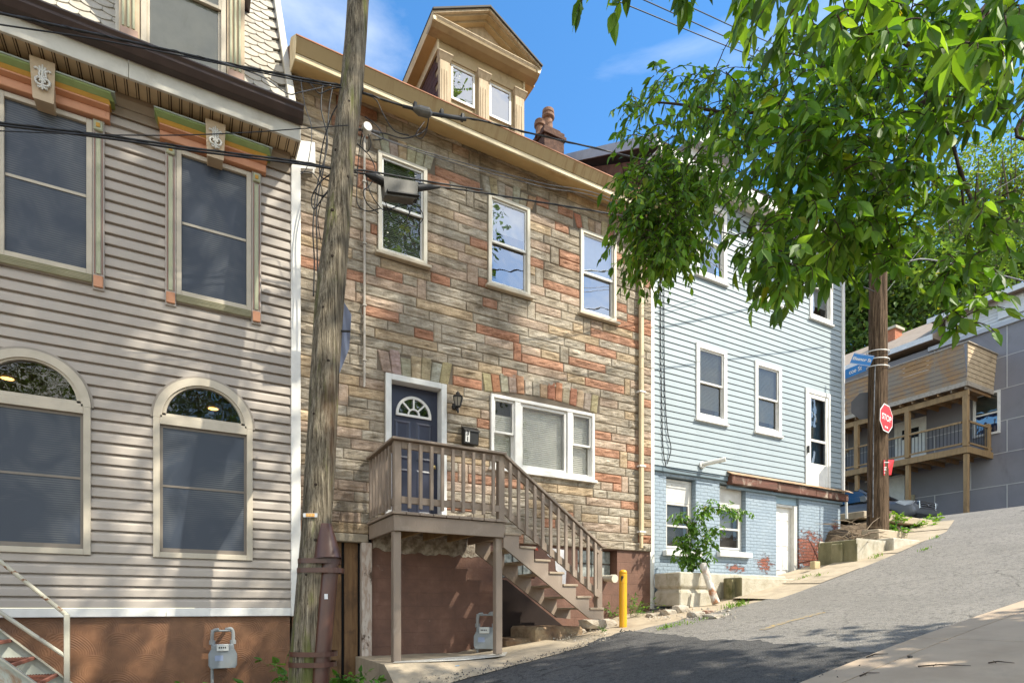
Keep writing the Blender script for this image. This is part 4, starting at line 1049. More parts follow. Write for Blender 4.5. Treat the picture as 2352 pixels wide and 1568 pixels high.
# stairs
NT = 7; run, rise = .25, .178
sx = px1 + .0
sty0, sty1 = py0+.0, 8.28
def stringer(y, dark=None):
    k = MB(); pts = [(sx-.12, 1.17), (sx+.0, 1.17)]
    z = 1.25 - rise
    pts = [(sx-.02, 1.21), (sx-.02, z-.036)]
    for i in range(NT):
        xa = sx - .02 + i*run
        pts += [(xa+run, z-.036), (xa+run, z-rise-.036)] if i < NT-1 else [(xa+run+.03, z-.036)]
        z -= rise
    xe = sx - .02 + NT*run + .03; pts += [(xe, -.19), (xe-.28, -.16)]
    pts += [(sx-.02, .86)]
    q = [(x, y, zz) for x, zz in pts]
    # triangulated as convex pieces: one quad strip along the flight
    return q
def stringer_mesh(y):
    k = MB(); z = 1.25 - rise; slope = (-.16-.86)/((NT*run+.03-.28))
    def und(x): return max(.86 + slope*(x-(sx-.02)), -.19)
    k.prism([(sx-.10, y, 1.0), (sx-.02, y, .90), (sx-.02, y, 1.205), (sx-.10, y, 1.205)], (0, .038, 0)) if False else None
    for i in range(NT):
        xa = sx-.02+i*run; xb = xa+run + (.03 if i == NT-1 else 0)
        zt = z-.036
        k.prism([(xa, y, und(xa)), (xb, y, und(xb)), (xb, y, zt), (xa, y, zt)], (0, .04, 0)); z -= rise
    return k
for y in (sty0, sty1): stringer_mesh(y).build('stringer', M_POR, PO)
for i in range(NT):
    z = 1.25 - rise*(i+1); xa = sx-.02+i*run
    MB().box(xa+.012, xa+run+.03, sty0-.02, sty1+.05, z-.034, z).build('tread', M_PORD, PO, bev=.005)
nx = sx - .02 + NT*run - .06
k = MB(); k.box(nx, nx+.10, sty0+.042, sty0+.135, -.02, .955); k.build('newel_post', M_POR, PO, bev=.006)
A = Vector((px1-.03, py0+.02, 2.165)); B = Vector((nx+.03, py0+.07, .955))
k = MB(); k.bar(A + Vector((0, .01, .01)), B + Vector((.02, -.03, .01)), .15, .034); k.box(nx-.02, nx+.16, py0+.0, py0+.15, .956, .985); k.build('stair_handrail', M_POR, PO, bev=.004)
k = MB(); k.bar(A + Vector((0, .005, -.07)), B + Vector((.0, -.045, -.07)), .038, .10); k.bar(A + Vector((0, .005, -.76)), B + Vector((0, -.045, -.76)), .038, .10); k.build('stair_rail', M_POR, PO, bev=.004)
for i in range(12):
    t = (i+.75)/12.6; p = A.lerp(B, t); x = p.x; zt = p.z - .03; zb = p.z - .86
    MB().prism([(x-.018, py0-.035, zt+.01), (x+.018, py0-.035, zt-.02), (x+.018, py0-.035, zb), (x-.018, py0-.035, zb+.025)], (0, .036, 0)).build('baluster', M_POR, PO, bev=.003)
# wall lantern, letter box, gas meters
M_BLK2 = mat('black metal', (.014, .013, .013), .45, spec=.5)
LA = thing('wall_lantern', 'black coach lantern on the stone wall right of the navy door', 'lantern', (3.73, YS-.04, 3.05))
k = MB(); k.lathe((3.73, YS-.05, 3.17), [(.045, -.04), (.055, 0), (.045, .04)], 12); k.tube(catmull([(3.73, YS-.06, 3.16), (3.73, YS-.12, 3.10), (3.73, YS-.17, 3.05), (3.73, YS-.16, 3.13)], 5), .012, 8); k.build('bracket', M_BLK2, LA)
k = MB(); k.lathe((3.73, YS-.16, 3.13), [(.035, 0), (.045, .012), (.045, .02)], 6); k.lathe((3.73, YS-.16, 3.28), [(.085, 0), (.088, .012), (.03, .06), (.035, .066), (.03, .08), (.012, .085), (.012, .1)], 6)
for a in range(6):
    c, s = math.cos(a*math.pi/3), math.sin(a*math.pi/3); k.bar((3.73+.043*c, YS-.16+.043*s, 3.15), (3.73+.078*c, YS-.16+.078*s, 3.28), .009, .009)
k.build('cage', M_BLK2, LA)
k = MB(); k.lathe((3.73, YS-.16, 3.152), [(.038, 0), (.072, .126)], 6); k.build('lamp_glass', mat('frosted lamp glass', (.30, .27, .22), .2, spec=.6), LA)
LB = thing('letter_box', 'black wall letter box with the number 31 beside the navy door', 'mailbox', (3.975, YS-.03, 2.6))
k = MB(); k.prism([(3.85, YS-.035, 2.60), (3.85, YS-.13, 2.60), (3.85, YS-.145, 2.80), (3.85, YS-.035, 2.88)], (.25, 0, 0)); k.build('box_body', M_BLK2, LB, bev=.004)
k = MB(); k.prism([(3.84, YS-.036, 2.895), (3.84, YS-.16, 2.81), (3.84, YS-.16, 2.79), (3.84, YS-.036, 2.882)], (.27, 0, 0)); k.build('lid', M_BLK2, LB, bev=.003)
npn = Vector((0, -.0748, -.0)); 
k = MB(); k.quad((3.87, YS-.134, 2.625), (3.945, YS-.134, 2.625), (3.945, YS-.1465, 2.80), (3.87, YS-.1465, 2.80)); npl = k.build('number_plate', M_WHITE2, LB)
text_mesh('3', .095, M_BLK2, npl, 'numeral', (3.9075, YS-.1455, 2.757), (1, 0, 0), (0, -.07, 1), .001, bold=.003)
text_mesh('1', .095, M_BLK2, npl, 'numeral', (3.9075, YS-.1395, 2.668), (1, 0, 0), (0, -.07, 1), .001, bold=.003)
M_GMET = mat('grey meter enamel', (.24, .26, .27), .45, (.20, .22, .23), 4, dirt=(.2, .19, .17), ds=5)
M_GPIPE = mat('grey gas pipe', (.27, .28, .28), .5, dirt=(.22, .18, .14), ds=6)
def gas_meter(x, y, z, label, rz=0, s=1.0):
    t = thing('gas_meter', label, 'gas meter', (x, y, z), 'gas meters')
    k = MB(); sh = [(-.13, 0), (.13, 0), (.145, .03), (.145, .16), (.12, .21), (-.12, .21), (-.145, .16), (-.145, .03)]
    k.prism([(x+a*s, y-.06, z+b*s) for a, b in sh], (0, .06*s, 0)); k.prism([(x+a*.93*s, y-.10, z+(.008+b*.94)*s) for a, b in sh], (0, .04, 0)); k.prism([(x+a*.9*s, y, z+(.01+b*.92)*s) for a, b in sh], (0, .08, 0))
    k.box(x-.125*s, x+.125*s, y-.05, y+.06, z+.21*s, z+.28*s)
    k.build('meter_body', M_GMET, t, bev=.012)
    k = MB(); k.box(x-.07*s, x+.06*s, y-.12, y-.05, z+.20*s, z+.285*s); d = k.build('index_box', mat('pale index box', (.55, .55, .52), .5), t, bev=.006)
    k = MB(); 
    for i in range(4): k.box(x-.05*s+i*.022*s, x-.036*s+i*.022*s, y-.1215, y-.1205, z+.235*s, z+.255*s)
    k.build('dial', M_BLK2, d)
    k = MB(); k.box(x-.09*s, x-.0*s, y-.1025, y-.1005, z+.085*s, z+.15*s); k.build('name_plate', mat('blue plate', (.25, .3, .42), .4), t)
    k0 = k = MB(); k.tube(catmull([(x-.115*s, y, z+.28*s), (x-.115*s, y, z+.40*s), (x-.095*s, y, z+.45*s), (x-.04*s, y, z+.46*s)], 5), .021*s, 10); k.lathe((x-.115*s, y, z+.28*s), [(.034*s, 0), (.034*s, .05*s)], 8)
    k = MB(); k.tube(catmull([(x+.115*s, y, z+.28*s), (x+.115*s, y, z+.42*s), (x+.09*s, y, z+.47*s), (x+.05*s, y+.02, z+.46*s), (x+.05*s, y+.15, z+.46*s)], 5), .021*s, 10); k.lathe((x+.115*s, y, z+.28*s), [(.034*s, 0), (.034*s, .05*s)], 8)
    k.build('outlet_pipe', M_GPIPE, t); k = k0
    k.tube([(x-.13*s, y, z+.445*s), (x+.12*s, y, z+.445*s)], .012*s, 8)
    k.build('inlet_pipe', M_GPIPE, t)
    MB().tube([(x-.115*s, y+.01, z+.02), (x-.115*s, y+.01, z-.3)], .018*s, 8).build('riser_pipe', M_GPIPE, t)
    if rz: t.rotation_euler = (0, 0, rz)
    return t
p = at(513, 1533, 7.1)
gas_meter(p.x, YL-.16, p.z, 'grey gas meter on the brown combed stucco of the taupe house')
gas_meter(4.05, 8.1, -.62, 'grey gas meter standing in the shade under the porch', math.radians(-38), 1.15)
# ================================================================== BLUE HOUSE
YB = 8.7; XB0, XB1 = 7.90, 14.18; ZB = 2.80
M_BLU = mat('pale blue siding', (.32, .37, .395), .55, (.295, .345, .37), 1.2, (1, 1, .6), dirt=(.235, .295, .325), ds=1.4, dlo=.6, dhi=.9, spec=.3)
def bluebrick():
    m, nt, b, o = nmat('blue painted brick')
    t = N(nt, 'ShaderNodeTexCoord'); mp = N(nt, 'ShaderNodeMapping'); mp.inputs['Rotation'].default_value = (math.pi/2, 0, 0); L(nt, t.outputs['Object'], mp.inputs[0])
    wob = N(nt, 'ShaderNodeMix', data_type='RGBA', blend_type='ADD'); wob.inputs[0].default_value = .02
    nn = N(nt, 'ShaderNodeTexNoise'); nn.inputs['Scale'].default_value = 6; L(nt, mp.outputs[0], nn.inputs['Vector'])
    L(nt, mp.outputs[0], wob.inputs[6]); L(nt, nn.outputs['Color'], wob.inputs[7])
    br = N(nt, 'ShaderNodeTexBrick'); br.inputs['Scale'].default_value = 1; br.inputs['Brick Width'].default_value = .205; br.inputs['Row Height'].default_value = .072
    br.inputs['Mortar Size'].default_value = .006; br.inputs['Mortar Smooth'].default_value = .5; L(nt, wob.outputs[2], br.inputs['Vector'])
    br.inputs['Color1'].default_value = (.28, .085, .05, 1); br.inputs['Color2'].default_value = (.18, .058, .038, 1); br.inputs['Mortar'].default_value = (.07, .05, .042, 1); br.inputs['Bias'].default_value = -.1
    sp = N(nt, 'ShaderNodeSeparateXYZ'); L(nt, t.outputs['Object'], sp.inputs[0])
    f = noise(nt, coords(nt), 2.0, 5, .6)
    paint = ramp(nt, f, [(.3, (.24, .305, .37)), (.6, (.295, .36, .42)), (.8, (.34, .40, .455))])
    def spot(cx, cz, rx, rz):
        dx = math_(nt, 'DIVIDE', math_(nt, 'SUBTRACT', sp.outputs['X'], cx), rx); dz = math_(nt, 'DIVIDE', math_(nt, 'SUBTRACT', sp.outputs['Z'], cz), rz)
        return math_(nt, 'SUBTRACT', 1.0, math_(nt, 'SQRT', math_(nt, 'ADD', math_(nt, 'MULTIPLY', dx, dx), math_(nt, 'MULTIPLY', dz, dz))))
    ox, oz = BORG[0], BORG[2]
    s = spot(13.0-ox, 1.28-oz, .85, .72)
    for q in ((11.35-ox, .98-oz, .42, .28), (13.95-ox, 2.0-oz, .2, .12), (10.4-ox, .85-oz, .5, .12)): s = math_(nt, 'MAXIMUM', s, math_(nt, 'MULTIPLY', spot(*q), .75))
    pl = math_(nt, 'ADD', s, math_(nt, 'MULTIPLY', math_(nt, 'SUBTRACT', noise(nt, coords(nt, (1, 1, 2.2)), 8.5, 9, .8), .52), 3.2))
    k = ramp(nt, pl, [(.28, 0.0), (.36, 1.0)])
    c0 = mixc(nt, math_(nt, 'MULTIPLY', br.outputs['Fac'], .6), paint, (.16, .2, .24))
    c1 = mixc(nt, ramp(nt, noise(nt, coords(nt), 18, 4, .7), [(.6, 0.0), (.72, .7)]), br.outputs['Color'], (.5, .42, .36))
    c = mixc(nt, k, c0, c1)
    L(nt, c, b.inputs['Base Color']); b.inputs['Roughness'].default_value = .65
    h = math_(nt, 'SUBTRACT', math_(nt, 'MULTIPLY', noise(nt, coords(nt), 16, 5), .8), math_(nt, 'MULTIPLY', br.outputs['Fac'], 1.2))
    h = math_(nt, 'SUBTRACT', h, math_(nt, 'MULTIPLY', k, .5))
    bump(nt, b, h, 1.0, .016)
    return m
BORG = (11, YB, .6)
HB = thing('row_house', 'pale blue clapboard house over a peeling blue painted brick basement', 'house', BORG, 'row houses along the street')
M_BBRK = bluebrick()
LOW = [(9.14, 10.04), (10.93, 11.82)]; UPB = [(9.14, 10.04), (10.93, 11.82), (12.85, 13.72)]
SD = (12.68, 13.62, 2.84, 5.14)
bh = [rect_hole(a+.05, b-.05, 3.90, 5.40) for a, b in LOW] + [rect_hole(a+.05, b-.05, 6.86, 8.36) for a, b in UPB] + [rect_hole(SD[0]+.05, SD[1]-.05, SD[2], SD[3]-.04)]
mb = MB(); cladding(mb, XB0, XB1, ZB, 8.6, YB, .124, [(0, -.006), (0, .020), (.93, .006), (.935, -.006), (1, -.006)], bh); mb.build('wall', M_BLU, HB)
MB().box(XB0-.05, XB0+.10, YB-.04, YB+.1, -.03, 8.6).build('corner_board', M_WHITE2, HB, bev=.006)
MB().box(XB1-.07, XB1+.03, YB-.04, YB+.1, 2.72, 8.6).build('corner_board', M_WHITE2, HB, bev=.006)
MB().box(XB1+.0, XB1+.02, YB+.1, 17, 0, 8.6).build('side_wall', M_BLU, HB)
# brick basement with recessed openings
BW = [(8.40, 9.22, 1.15, 2.64), (9.92, 10.74, 1.2, 2.66)]; BD_ = (11.76, 12.58, .55, 2.68)
mb = MB(); cladding(mb, XB0+.1, XB1, -.1, ZB-.02, YB+.06, 5, [(0, 0), (1, 0)], [rect_hole(*w) for w in BW] + [rect_hole(*BD_)])
for (a, b, c, d) in BW + [BD_]:
    y0, y1 = YB+.06, YB+.30
    mb.quad((a, y0, c), (a, y1, c), (a, y1, d), (a, y0, d)); mb.quad((b, y0, d), (b, y1, d), (b, y1, c), (b, y0, c)); mb.quad((a, y0, d), (a, y1, d), (b, y1, d), (b, y0, d)); mb.quad((a, y0, c), (b, y0, c), (b, y1, c), (a, y1, c))
mb.build('brick_basement', M_BBRK, HB)
MB().box(XB1-.1, XB1-.002, YB+.065, 12, -.1, ZB).build('basement_side', M_BBRK, HB)
M_OLDW = mat('old white frame', (.66, .64, .60), .6, (.55, .52, .47), 5, dirt=(.33, .25, .18), ds=5, dlo=.6, dhi=.72)
for (a, b, c, d) in BW:
    w = MB().frame(a+.01, b-.01, c, d-.03, .06, YB+.17, YB+.25).build('basement_window', M_OLDW, HB, bev=.004)
    zt = d-.5
    MB().box(a+.075, b-.075, YB+.16, YB+.2, zt, d-.095).build('head_panel', M_OLDW, w, bev=.004)
    f = MB().frame(a+.075, b-.075, c+.062, zt-.004, .045, YB+.16, YB+.21); f.box(a+.12, b-.12, YB+.16, YB+.21, lerp(c, zt, .52)-.02, lerp(c, zt, .52)+.02); f.build('sash', M_OLDW, w, bev=.004)
    pane(a+.1, b-.1, c+.1, zt-.04, YB+.19, M_CLEAR, w)
    MB().box(a+.05, b-.05, YB+.36, YB+.38, c, zt+.1).build('room_back', mat('dim basement', (.10, .085, .07)), w)
    g = MB(); g.box(a+.16, b-.2, YB+.30, YB+.34, lerp(c, zt, .55), zt-.06); g.build('window_shade', mat('grey shade cloth', (.24, .25, .26)), w)
    MB().box(a-.09, b+.10, YB-.04, YB+.2, c-.115, c-.003).build('sill', M_WHITE, w, bev=.008)
# old door in the basement
a, b, c, d = BD_
w = MB(); w.box(a+.005, a+.05, YB+.14, YB+.28, c, 2.39); w.box(b-.13, b-.005, YB+.10, YB+.28, c, 2.39); w.box(a+.05, b-.13, YB+.14, YB+.28, 2.33, 2.39)
w = w.build('door_frame', M_OLDW, HB, bev=.005)
MB().box(a+.005, b-.005, YB+.13, YB+.28, 2.392, d-.01).build('transom_panel', mat('blue transom panel', (.33, .46, .55), .6), w)
dr = MB().box(a+.052, b-.132, YB+.21, YB+.25, c, 2.328).build('basement_door', M_WHITE2, HB)
mx = (a+.052+b-.132)/2
for pa, pb in ((a+.052+.07, mx-.035), (mx+.035, b-.132-.07)):
    for za, zb in ((2.02, 2.22), (1.42, 1.94), (.86, 1.32)): panel(dr, pa, pb, za, zb, YB+.209, M_WHITE2)
# windows with wide white casings
M_BGL = glass_mat('blue house glass', (.8, .84, .82), .05, .9, .01, .3)
def cased(a, b, c, d, g, up, low, nm='window'):
    w = sash_window(HB, a, b, c, d, YB-.012, M_WHITE2, .095, .03, .12, .5, g, up, low, M_WHITE, .035, (.03, .06, .05, M_WHITE2), nm)
    return w
for a, b in LOW: cased(a, b, 3.88, 5.43, M_BGL, (M_BLINDM, 1, True), (M_BLINDM, .75, True))
for a, b in UPB: cased(a, b, 6.84, 8.38, M_GLASS2, (M_SHADE, 1, False), (M_SHADE, .6, False))
# storm door over the beam
a, b, c, d = SD
w = MB(); w.box(a, a+.1, YB-.05, YB+.06, c, d); w.box(b-.08, b, YB-.05, YB+.06, c, d); w.box(a+.1, b-.08, YB-.05, YB+.06, d-.1, d); w = w.build('door_frame', M_WHITE2, HB, bev=.005)
s = MB().frame(a+.102, b-.082, c+.02, d-.102, .1, YB-.035, YB+.0, .55); s.box(a+.2, b-.18, YB-.035, YB+.0, 3.92, 3.98); s = s.build('storm_door', M_WHITE2, HB, bev=.006)
pane(a+.2, b-.18, c+.57, d-.2, YB-.015, M_GLASS, s)
MB().box(a+.1, b-.08, YB+.10, YB+.13, c, d-.1).build('inner_door', mat('teal inner door', (.03, .10, .16), .5), s)
k = MB(); arch_band(k, (a+b)/2-.1, 4.45, .2, .235, YB+.08, YB+.098, 16); k.frame((a+b)/2-.22, (a+b)/2-.02, 4.02, 4.3, .02, YB+.08, YB+.098); k.build('fanlight', mat('cream muntin', (.5, .5, .4)), s)
MB().box(a+.03, a+.07, YB-.09, YB-.04, 3.62, 3.78).build('door_handle', M_BLK2, s)
# beam over the basement, weathered brown
M_BEAM = mat('peeling red brown beam', (.17, .068, .048), .8, (.10, .052, .036), 3, (.8, 1, 3), dirt=(.42, .34, .27), ds=3.5, dlo=.52, dhi=.66, bmp=.6, bs=20, bd=.02)
M_FLASH = mat('rusty tan flashing', (.42, .30, .19), .7, (.30, .17, .09), 4)
k = MB(); k.box(10.12, 11.6, YB-.10, YB+.05, 2.63, 2.83); k.box(11.63, 13.0, YB-.085, YB+.05, 2.62, 2.81); k.box(13.02, 14.3, YB-.075, YB+.05, 2.62, 2.79)
bm = k.build('beam', M_BEAM, HB, bev=.01)
k = MB(); k.prism([(10.05, YB-.13, 2.835), (10.05, YB-.02, 2.90), (10.05, YB-.02, 2.885), (10.05, YB-.13, 2.82)], (4.35, 0, 0)); k.build('flashing', M_FLASH, HB)
k = MB(); k.box(XB0+.1, 10.11, YB-.0, YB+.06, 2.70, 2.795); k.box(10.12, XB1, YB+.0, YB+.06, 2.55, 2.60); k.build('base_trim', mat('grey blue trim', (.18, .24, .28), .6), HB, bev=.004)
k = MB(); k.tube([(9.30, YB-.02, 2.93), (9.30, YB-.06, 2.935)], .075, 14); k.tube([(9.30, YB-.05, 2.94), (9.55, YB-.42, 3.0)], .045, 14); k.build('vent_pipe', M_WHITE2, HB)
k = MB(); k.tube([(14.28, YB-.02, 2.8), (14.29, YB-.03, 2.2)], .03, 10); k.build('drain_pipe', M_WHITE2, HB)
M_CAB = mat('black cable', (.013, .013, .014), .5)
M_CABG = mat('grey cable', (.16, .16, .17), .5, (.05, .05, .055), 9)
k = MB(); k.tube(catmull([(8.26, YB-.03, 7.2), (8.25, YB-.035, 5.6), (8.28, YB-.03, 4.2), (8.34, YB-.04, 3.5), (8.42, YB-.05, 3.15), (8.33, YB-.04, 2.84)], 8), .009, 6)
k.build('cable', M_CAB, HB)
k = MB(); k.tube(catmull([(8.17, YB-.03, 7.2), (8.17, YB-.03, 5.2), (8.20, YB-.03, 4.0), (8.22, YB-.03, 3.3), (8.28, YB-.04, 2.86), (8.45, YB-.05, 2.75), (9.8, YB-.05, 2.74)], 8), .009, 6)
k.build('cable', M_CAB, HB)
# roof, eaves, gable end above the neighbour
M_GRYT = mat('grey trim', (.42, .43, .46), .5)
M_GRF = mat('grey shingle roof', (.11, .10, .10), .9)
k = MB(); k.box(XB0-.1, XB1+.3, YB-.34, YB+.0, 8.60, 8.66); k.box(XB0-.1, XB1+.3, YB-.38, YB-.34, 8.56, 8.80); k.build('eave', M_WHITE2, HB, bev=.01)
k = MB(); k.prism([(XB0-.15, YB-.40, 8.80), (XB0-.15, 13.5, 11.62), (XB0-.15, 18.6, 8.7), (XB0-.15, 18.6, 8.6), (XB0-.15, 13.5, 11.5), (XB0-.15, YB-.36, 8.70)], (XB1-XB0+.45, 0, 0)); k.build('roof', M_GRF, HB)
k = MB()
for i in range(28):
    z = 7.3 + i*.15
    for j in range(26):
        y = YB + .02 + j*.3 + (.15 if i % 2 else 0)
        if z + .16 < 8.72 + .555*min(y+.0-YB, 13.5-YB) and y < 13.3: k.box(XB0+.0, XB0+.016, y, y+.29, z, z+.146)
k.build('shingle_gable', mat('brown shingle', (.20, .10, .06), .8, (.14, .065, .042), 5), HB, bev=.004)
MB().box(XB0+.016, XB0+.03, YB, 17, 3, 8.8).build('gable_backing', M_BSH, HB)
MB().prism([(XB0+.017, YB+.01, 7.0), (XB0+.017, YB+.01, 8.74), (XB0+.017, 13.5, 11.48), (XB0+.017, 13.5, 7.0)], (.012, 0, 0)).build('gable_boards', mat('brown shingle', (.20, .10, .06), .8), HB)
k = MB(); k.prism([(XB0-.19, YB-.42, 8.66), (XB0-.19, 13.5, 11.49), (XB0-.19, 13.5, 11.70), (XB0-.19, YB-.42, 8.87)], (.04, 0, 0)); k.build('rake_board', M_GRYT, HB)
DB = MB().box(9.5, 10.7, 9.2, 12, 9.0, 9.95).build('dormer', M_WHITE2, HB)
k = MB(); k.prism([(9.35, 9.0, 9.95), (10.85, 9.0, 9.95), (10.1, 9.0, 10.4)], (0, 3.5, 0)); k.build('dormer_roof', M_GRYT, DB)
pane(9.8, 10.4, 9.3, 9.85, 9.19, M_MIRG, DB)
# ================================================================== concrete barrier blocks, kerbs, pipe, bollard, stones
def barrier(name, label, x0, x1, y0, y1, z0, z1, m, mside, groove=True, chip=0, tilt=0):
    """heavy block with a pyramid tongue band (groove on its faces)"""
    t = thing(name, label, 'concrete block', ((x0+x1)/2, (y0+y1)/2, z0), 'concrete barrier blocks by the kerb')
    k = MB(); h = z1-z0; g = .05 if groove else 0
    prof = [(0, 0), (0, .42), (g, .5), (0, .58), (0, 1)] if groove else [(0, 0), (0, .5), (0, 1)]
    def ring(s, o):
        z = z0 + s*h; return [(x0+o, y0+o, z), (x1-o, y0+o, z), (x1-o, y1-o, z), (x0+o, y1-o, z)]
    rs_ = [ring(s, o) for o, s in prof]
    vs = [v for r in rs_ for v in r]; n = 4; fs = []
    for i in range(len(rs_)-1):
        for j in range(4): fs.append((i*4+j, i*4+(j+1) % 4, (i+1)*4+(j+1) % 4, (i+1)*4+j))
    fs += [(3, 2, 1, 0), tuple((len(rs_)-1)*4+j for j in range(4))]
    k.raw(vs, fs)
    o = k.build('block_body', m, t, bev=.018)
    return t
t = barrier('barrier_block', 'pale grooved concrete block at the left corner of the blue house', 7.93, 8.75, 7.92, 8.60, .03, .66, M_CONCL, None)
MB().prism([(8.15, 7.92, .03), (8.55, 7.92, .03), (8.5, 7.92, .26), (8.2, 7.92, .26)], (0, -.05, 0)).build('tongue', M_CONCL, t, bev=.015)
barrier('barrier_block', 'low concrete block behind the leaning pipe under the basement windows', 8.80, 11.2, 8.1, 8.60, .1, .67, M_CONCL, None, False)
t = barrier('barrier_block', 'chipped mossy ended concrete block standing right of the leaning pipe', 9.22, 11.3, 7.62, 8.06, -.05, .58, M_MOSSB, None, False)
MB().prism([(9.22, 7.78, .0), (9.22, 7.92, .0), (9.22, 7.90, .54), (9.22, 7.80, .54)], (-.07, 0, 0)).build('tongue', M_MOSSC, t, bev=.015)
t = barrier('barrier_block', 'mossy dark stained concrete block below the wooden pole by the brick corner', 12.65, 13.75, 7.45, 8.35, .75, 1.48, M_MOSSB, None, False)
MB().box(12.59, 12.655, 7.75, 8.0, .8, 1.42).build('tongue', M_MOSSC, t, bev=.02)
MB().prism([(12.66, 7.452, 1.40), (13.74, 7.452, 1.40), (13.74, 7.452, 1.485), (12.66, 7.452, 1.485)], (0, .85, 0)).build('cap', M_CONCL, t, bev=.02)
barrier('barrier_block', 'pale concrete block stepping up the kerb beyond the mossy block', 13.78, 14.9, 7.3, 7.68, 1.0, 1.56, M_CONCL, None, False)
barrier('barrier_block', 'flat concrete slab block lying on the bank in front of the parked car', 14.9, 18.2, 8.6, 9.6, 2.25, 2.44, M_CONC, None, False)
barrier('barrier_block', 'low concrete ledge at the foot of the right hand wooden pole', 13.95, 15.2, 7.72, 8.12, 1.4, 1.82, M_CONC, None, False)
LP = thing('leaning_pipe', 'rusty white pipe post leaning against the concrete blocks', 'pipe', (9.0, 7.7, 0))
k = MB(); a, b = at(1645, 1385, 10.75), at(1615, 1296, 10.95); k.tube([a, a.lerp(b, .3), a.lerp(b, .7), b], [.072, .066, .064, .066], 16, jit=.06); k.tube([b, b + (b-a).normalized()*.03], [.070, .04], 16)
k.build('pipe_shaft', mat('rusty white pipe', (.58, .55, .5), .7, (.30, .13, .055), 3.5, lo=.46, hi=.6, dirt=(.14, .08, .05), ds=5, dlo=.6, dhi=.7, bmp=.4, bs=20), LP, smooth=False)
BO = thing('bollard', 'yellow plastic sleeved bollard at the foot of the porch stairs', 'bollard', (6.02, 7.3, -.2))
pb = onG(1431, 1432, .03); bx, by = pb.x, pb.y; bz = G(bx)
M_BOL = mat('yellow bollard plastic', (.72, .36, .012), .35, (.66, .32, .01), 3, dirt=(.4, .25, .06), ds=4, dlo=.66, dhi=.8, spec=.5)
BO.location = (bx, by, bz)
k = MB(); k.lathe((bx, by, bz-.1), [(.064, 0), (.064, .78), (.066, .785), (.066, .94)], 24); k.build('sleeve', M_BOL, BO, smooth=False)
k = MB(); k.lathe((bx, by, bz+.84), [(.066, .0), (.064, .03), (.052, .05), (.03, .062), (.004, .066)], 24); k.build('cap', M_BOL, BO, smooth=True)
k = MB()
for i in range(5):
    a0, a1 = math.radians(200+i*9), math.radians(209+i*9)
    k.quad((bx+.0668*math.cos(a0), by+.0668*math.sin(a0), bz+.80 - .01*i*0), (bx+.0668*math.cos(a1), by+.0668*math.sin(a1), bz+.80), (bx+.0668*math.cos(a1), by+.0668*math.sin(a1), bz+.72+.018*i), (bx+.0668*math.cos(a0), by+.0668*math.sin(a0), bz+.70+.018*i)) if i < 4 else None
k.build('dark_mark', M_BLK2, BO)
M_ROCK = mat('pale broken rock', (.46, .41, .34), .9, (.33, .28, .22), 4, dirt=(.2, .15, .1), ds=4, bmp=.8, bs=18, bd=.03)
M_ROCKR = mat('brick rubble', (.36, .18, .12), .9, (.30, .24, .2), 6, bmp=.6, bs=20, bd=.02)
def rock_mesh(x, y, z, sx, sy, sz, seed, name='rock', m=None):
    import bmesh
    bm = bmesh.new(); bmesh.ops.create_icosphere(bm, subdivisions=2, radius=1)
    k = MB(); vs = []
    for v in bm.verts:
        p = v.co; n = p.normalized(); q = Vector((max(-.72, min(.72, n.x)), max(-.72, min(.72, n.y)), max(-.6, min(.6, n.z))))
        q *= 1 + .22*mnoise.noise(n*1.6 + Vector((seed, 0, 0)))
        vs.append((x+q.x*sx, y+q.y*sy, z+sz*.5+q.z*sz))
    k.raw(vs, [tuple(v.index for v in f.verts) for f in bm.faces]); bm.free()
    return k.build(name, m or M_ROCK, None, bev=0)
rocks = [((1372, 1436), .34, .22, .13, 'big pale broken slab of rock at the foot of the porch stairs', None), ((1310, 1452), .24, .2, .09, 'crumbled pale rock under the bottom stair tread', None),
         ((1563, 1402), .16, .13, .12, 'largest pale stone in the rubble before the corner concrete block', None), ((1535, 1407), .14, .12, .09, 'tilted pale stone left of the largest rubble stone', None),
         ((1598, 1412), .14, .12, .09, 'squared stone in the rubble right of the largest stone', None), ((1640, 1415), .17, .14, .06, 'flat stone lying at the right end of the rubble', None), ((1500, 1413), .12, .1, .06, 'small stone at the left end of the rubble by the yellow bollard', None),
         ((1625, 1404), .10, .08, .05, 'reddish brick fragment lying in the rubble', M_ROCKR)]
for i, ((px, py), a, b, c, lab, m) in enumerate(rocks):
    p = onG(px, py, .02); tag(rock_mesh(p.x, p.y, G(p.x)-.02, a*1.2, b*1.2, c, i*7.3, 'rock', m), lab, 'rock', 'rubble stones by the kerb')
# rubble and crumbs
mb = MB(); rr = random.Random(9)
def crumb(mb, x, y, z, s):
    v = [(x+s*rr.uniform(-1, 1), y+s*rr.uniform(-1, 1), z-s*.3) for _ in range(4)]; c = [(x+s*rr.uniform(-.4, .4), y+s*rr.uniform(-.4, .4), z+s*rr.uniform(.4, .9))]
    a = sorted(v, key=lambda p: math.atan2(p[1]-y, p[0]-x)); mb.raw(a + c, [(0, 1, 4), (1, 2, 4), (2, 3, 4), (3, 0, 4)])
for _ in range(520):
    if rr.random() < .5: p = onG(rr.uniform(1480, 1690), rr.uniform(1397, 1424)); s = rr.uniform(.01, .035)
    else: p = onG(rr.uniform(1240, 1400), rr.uniform(1440, 1475)); s = rr.uniform(.008, .025)
    crumb(mb, p.x, p.y, G(p.x)+.015, s)
tag(mb.build('rubble', M_ROCK), None, None, None, 'stuff')
mb = MB()
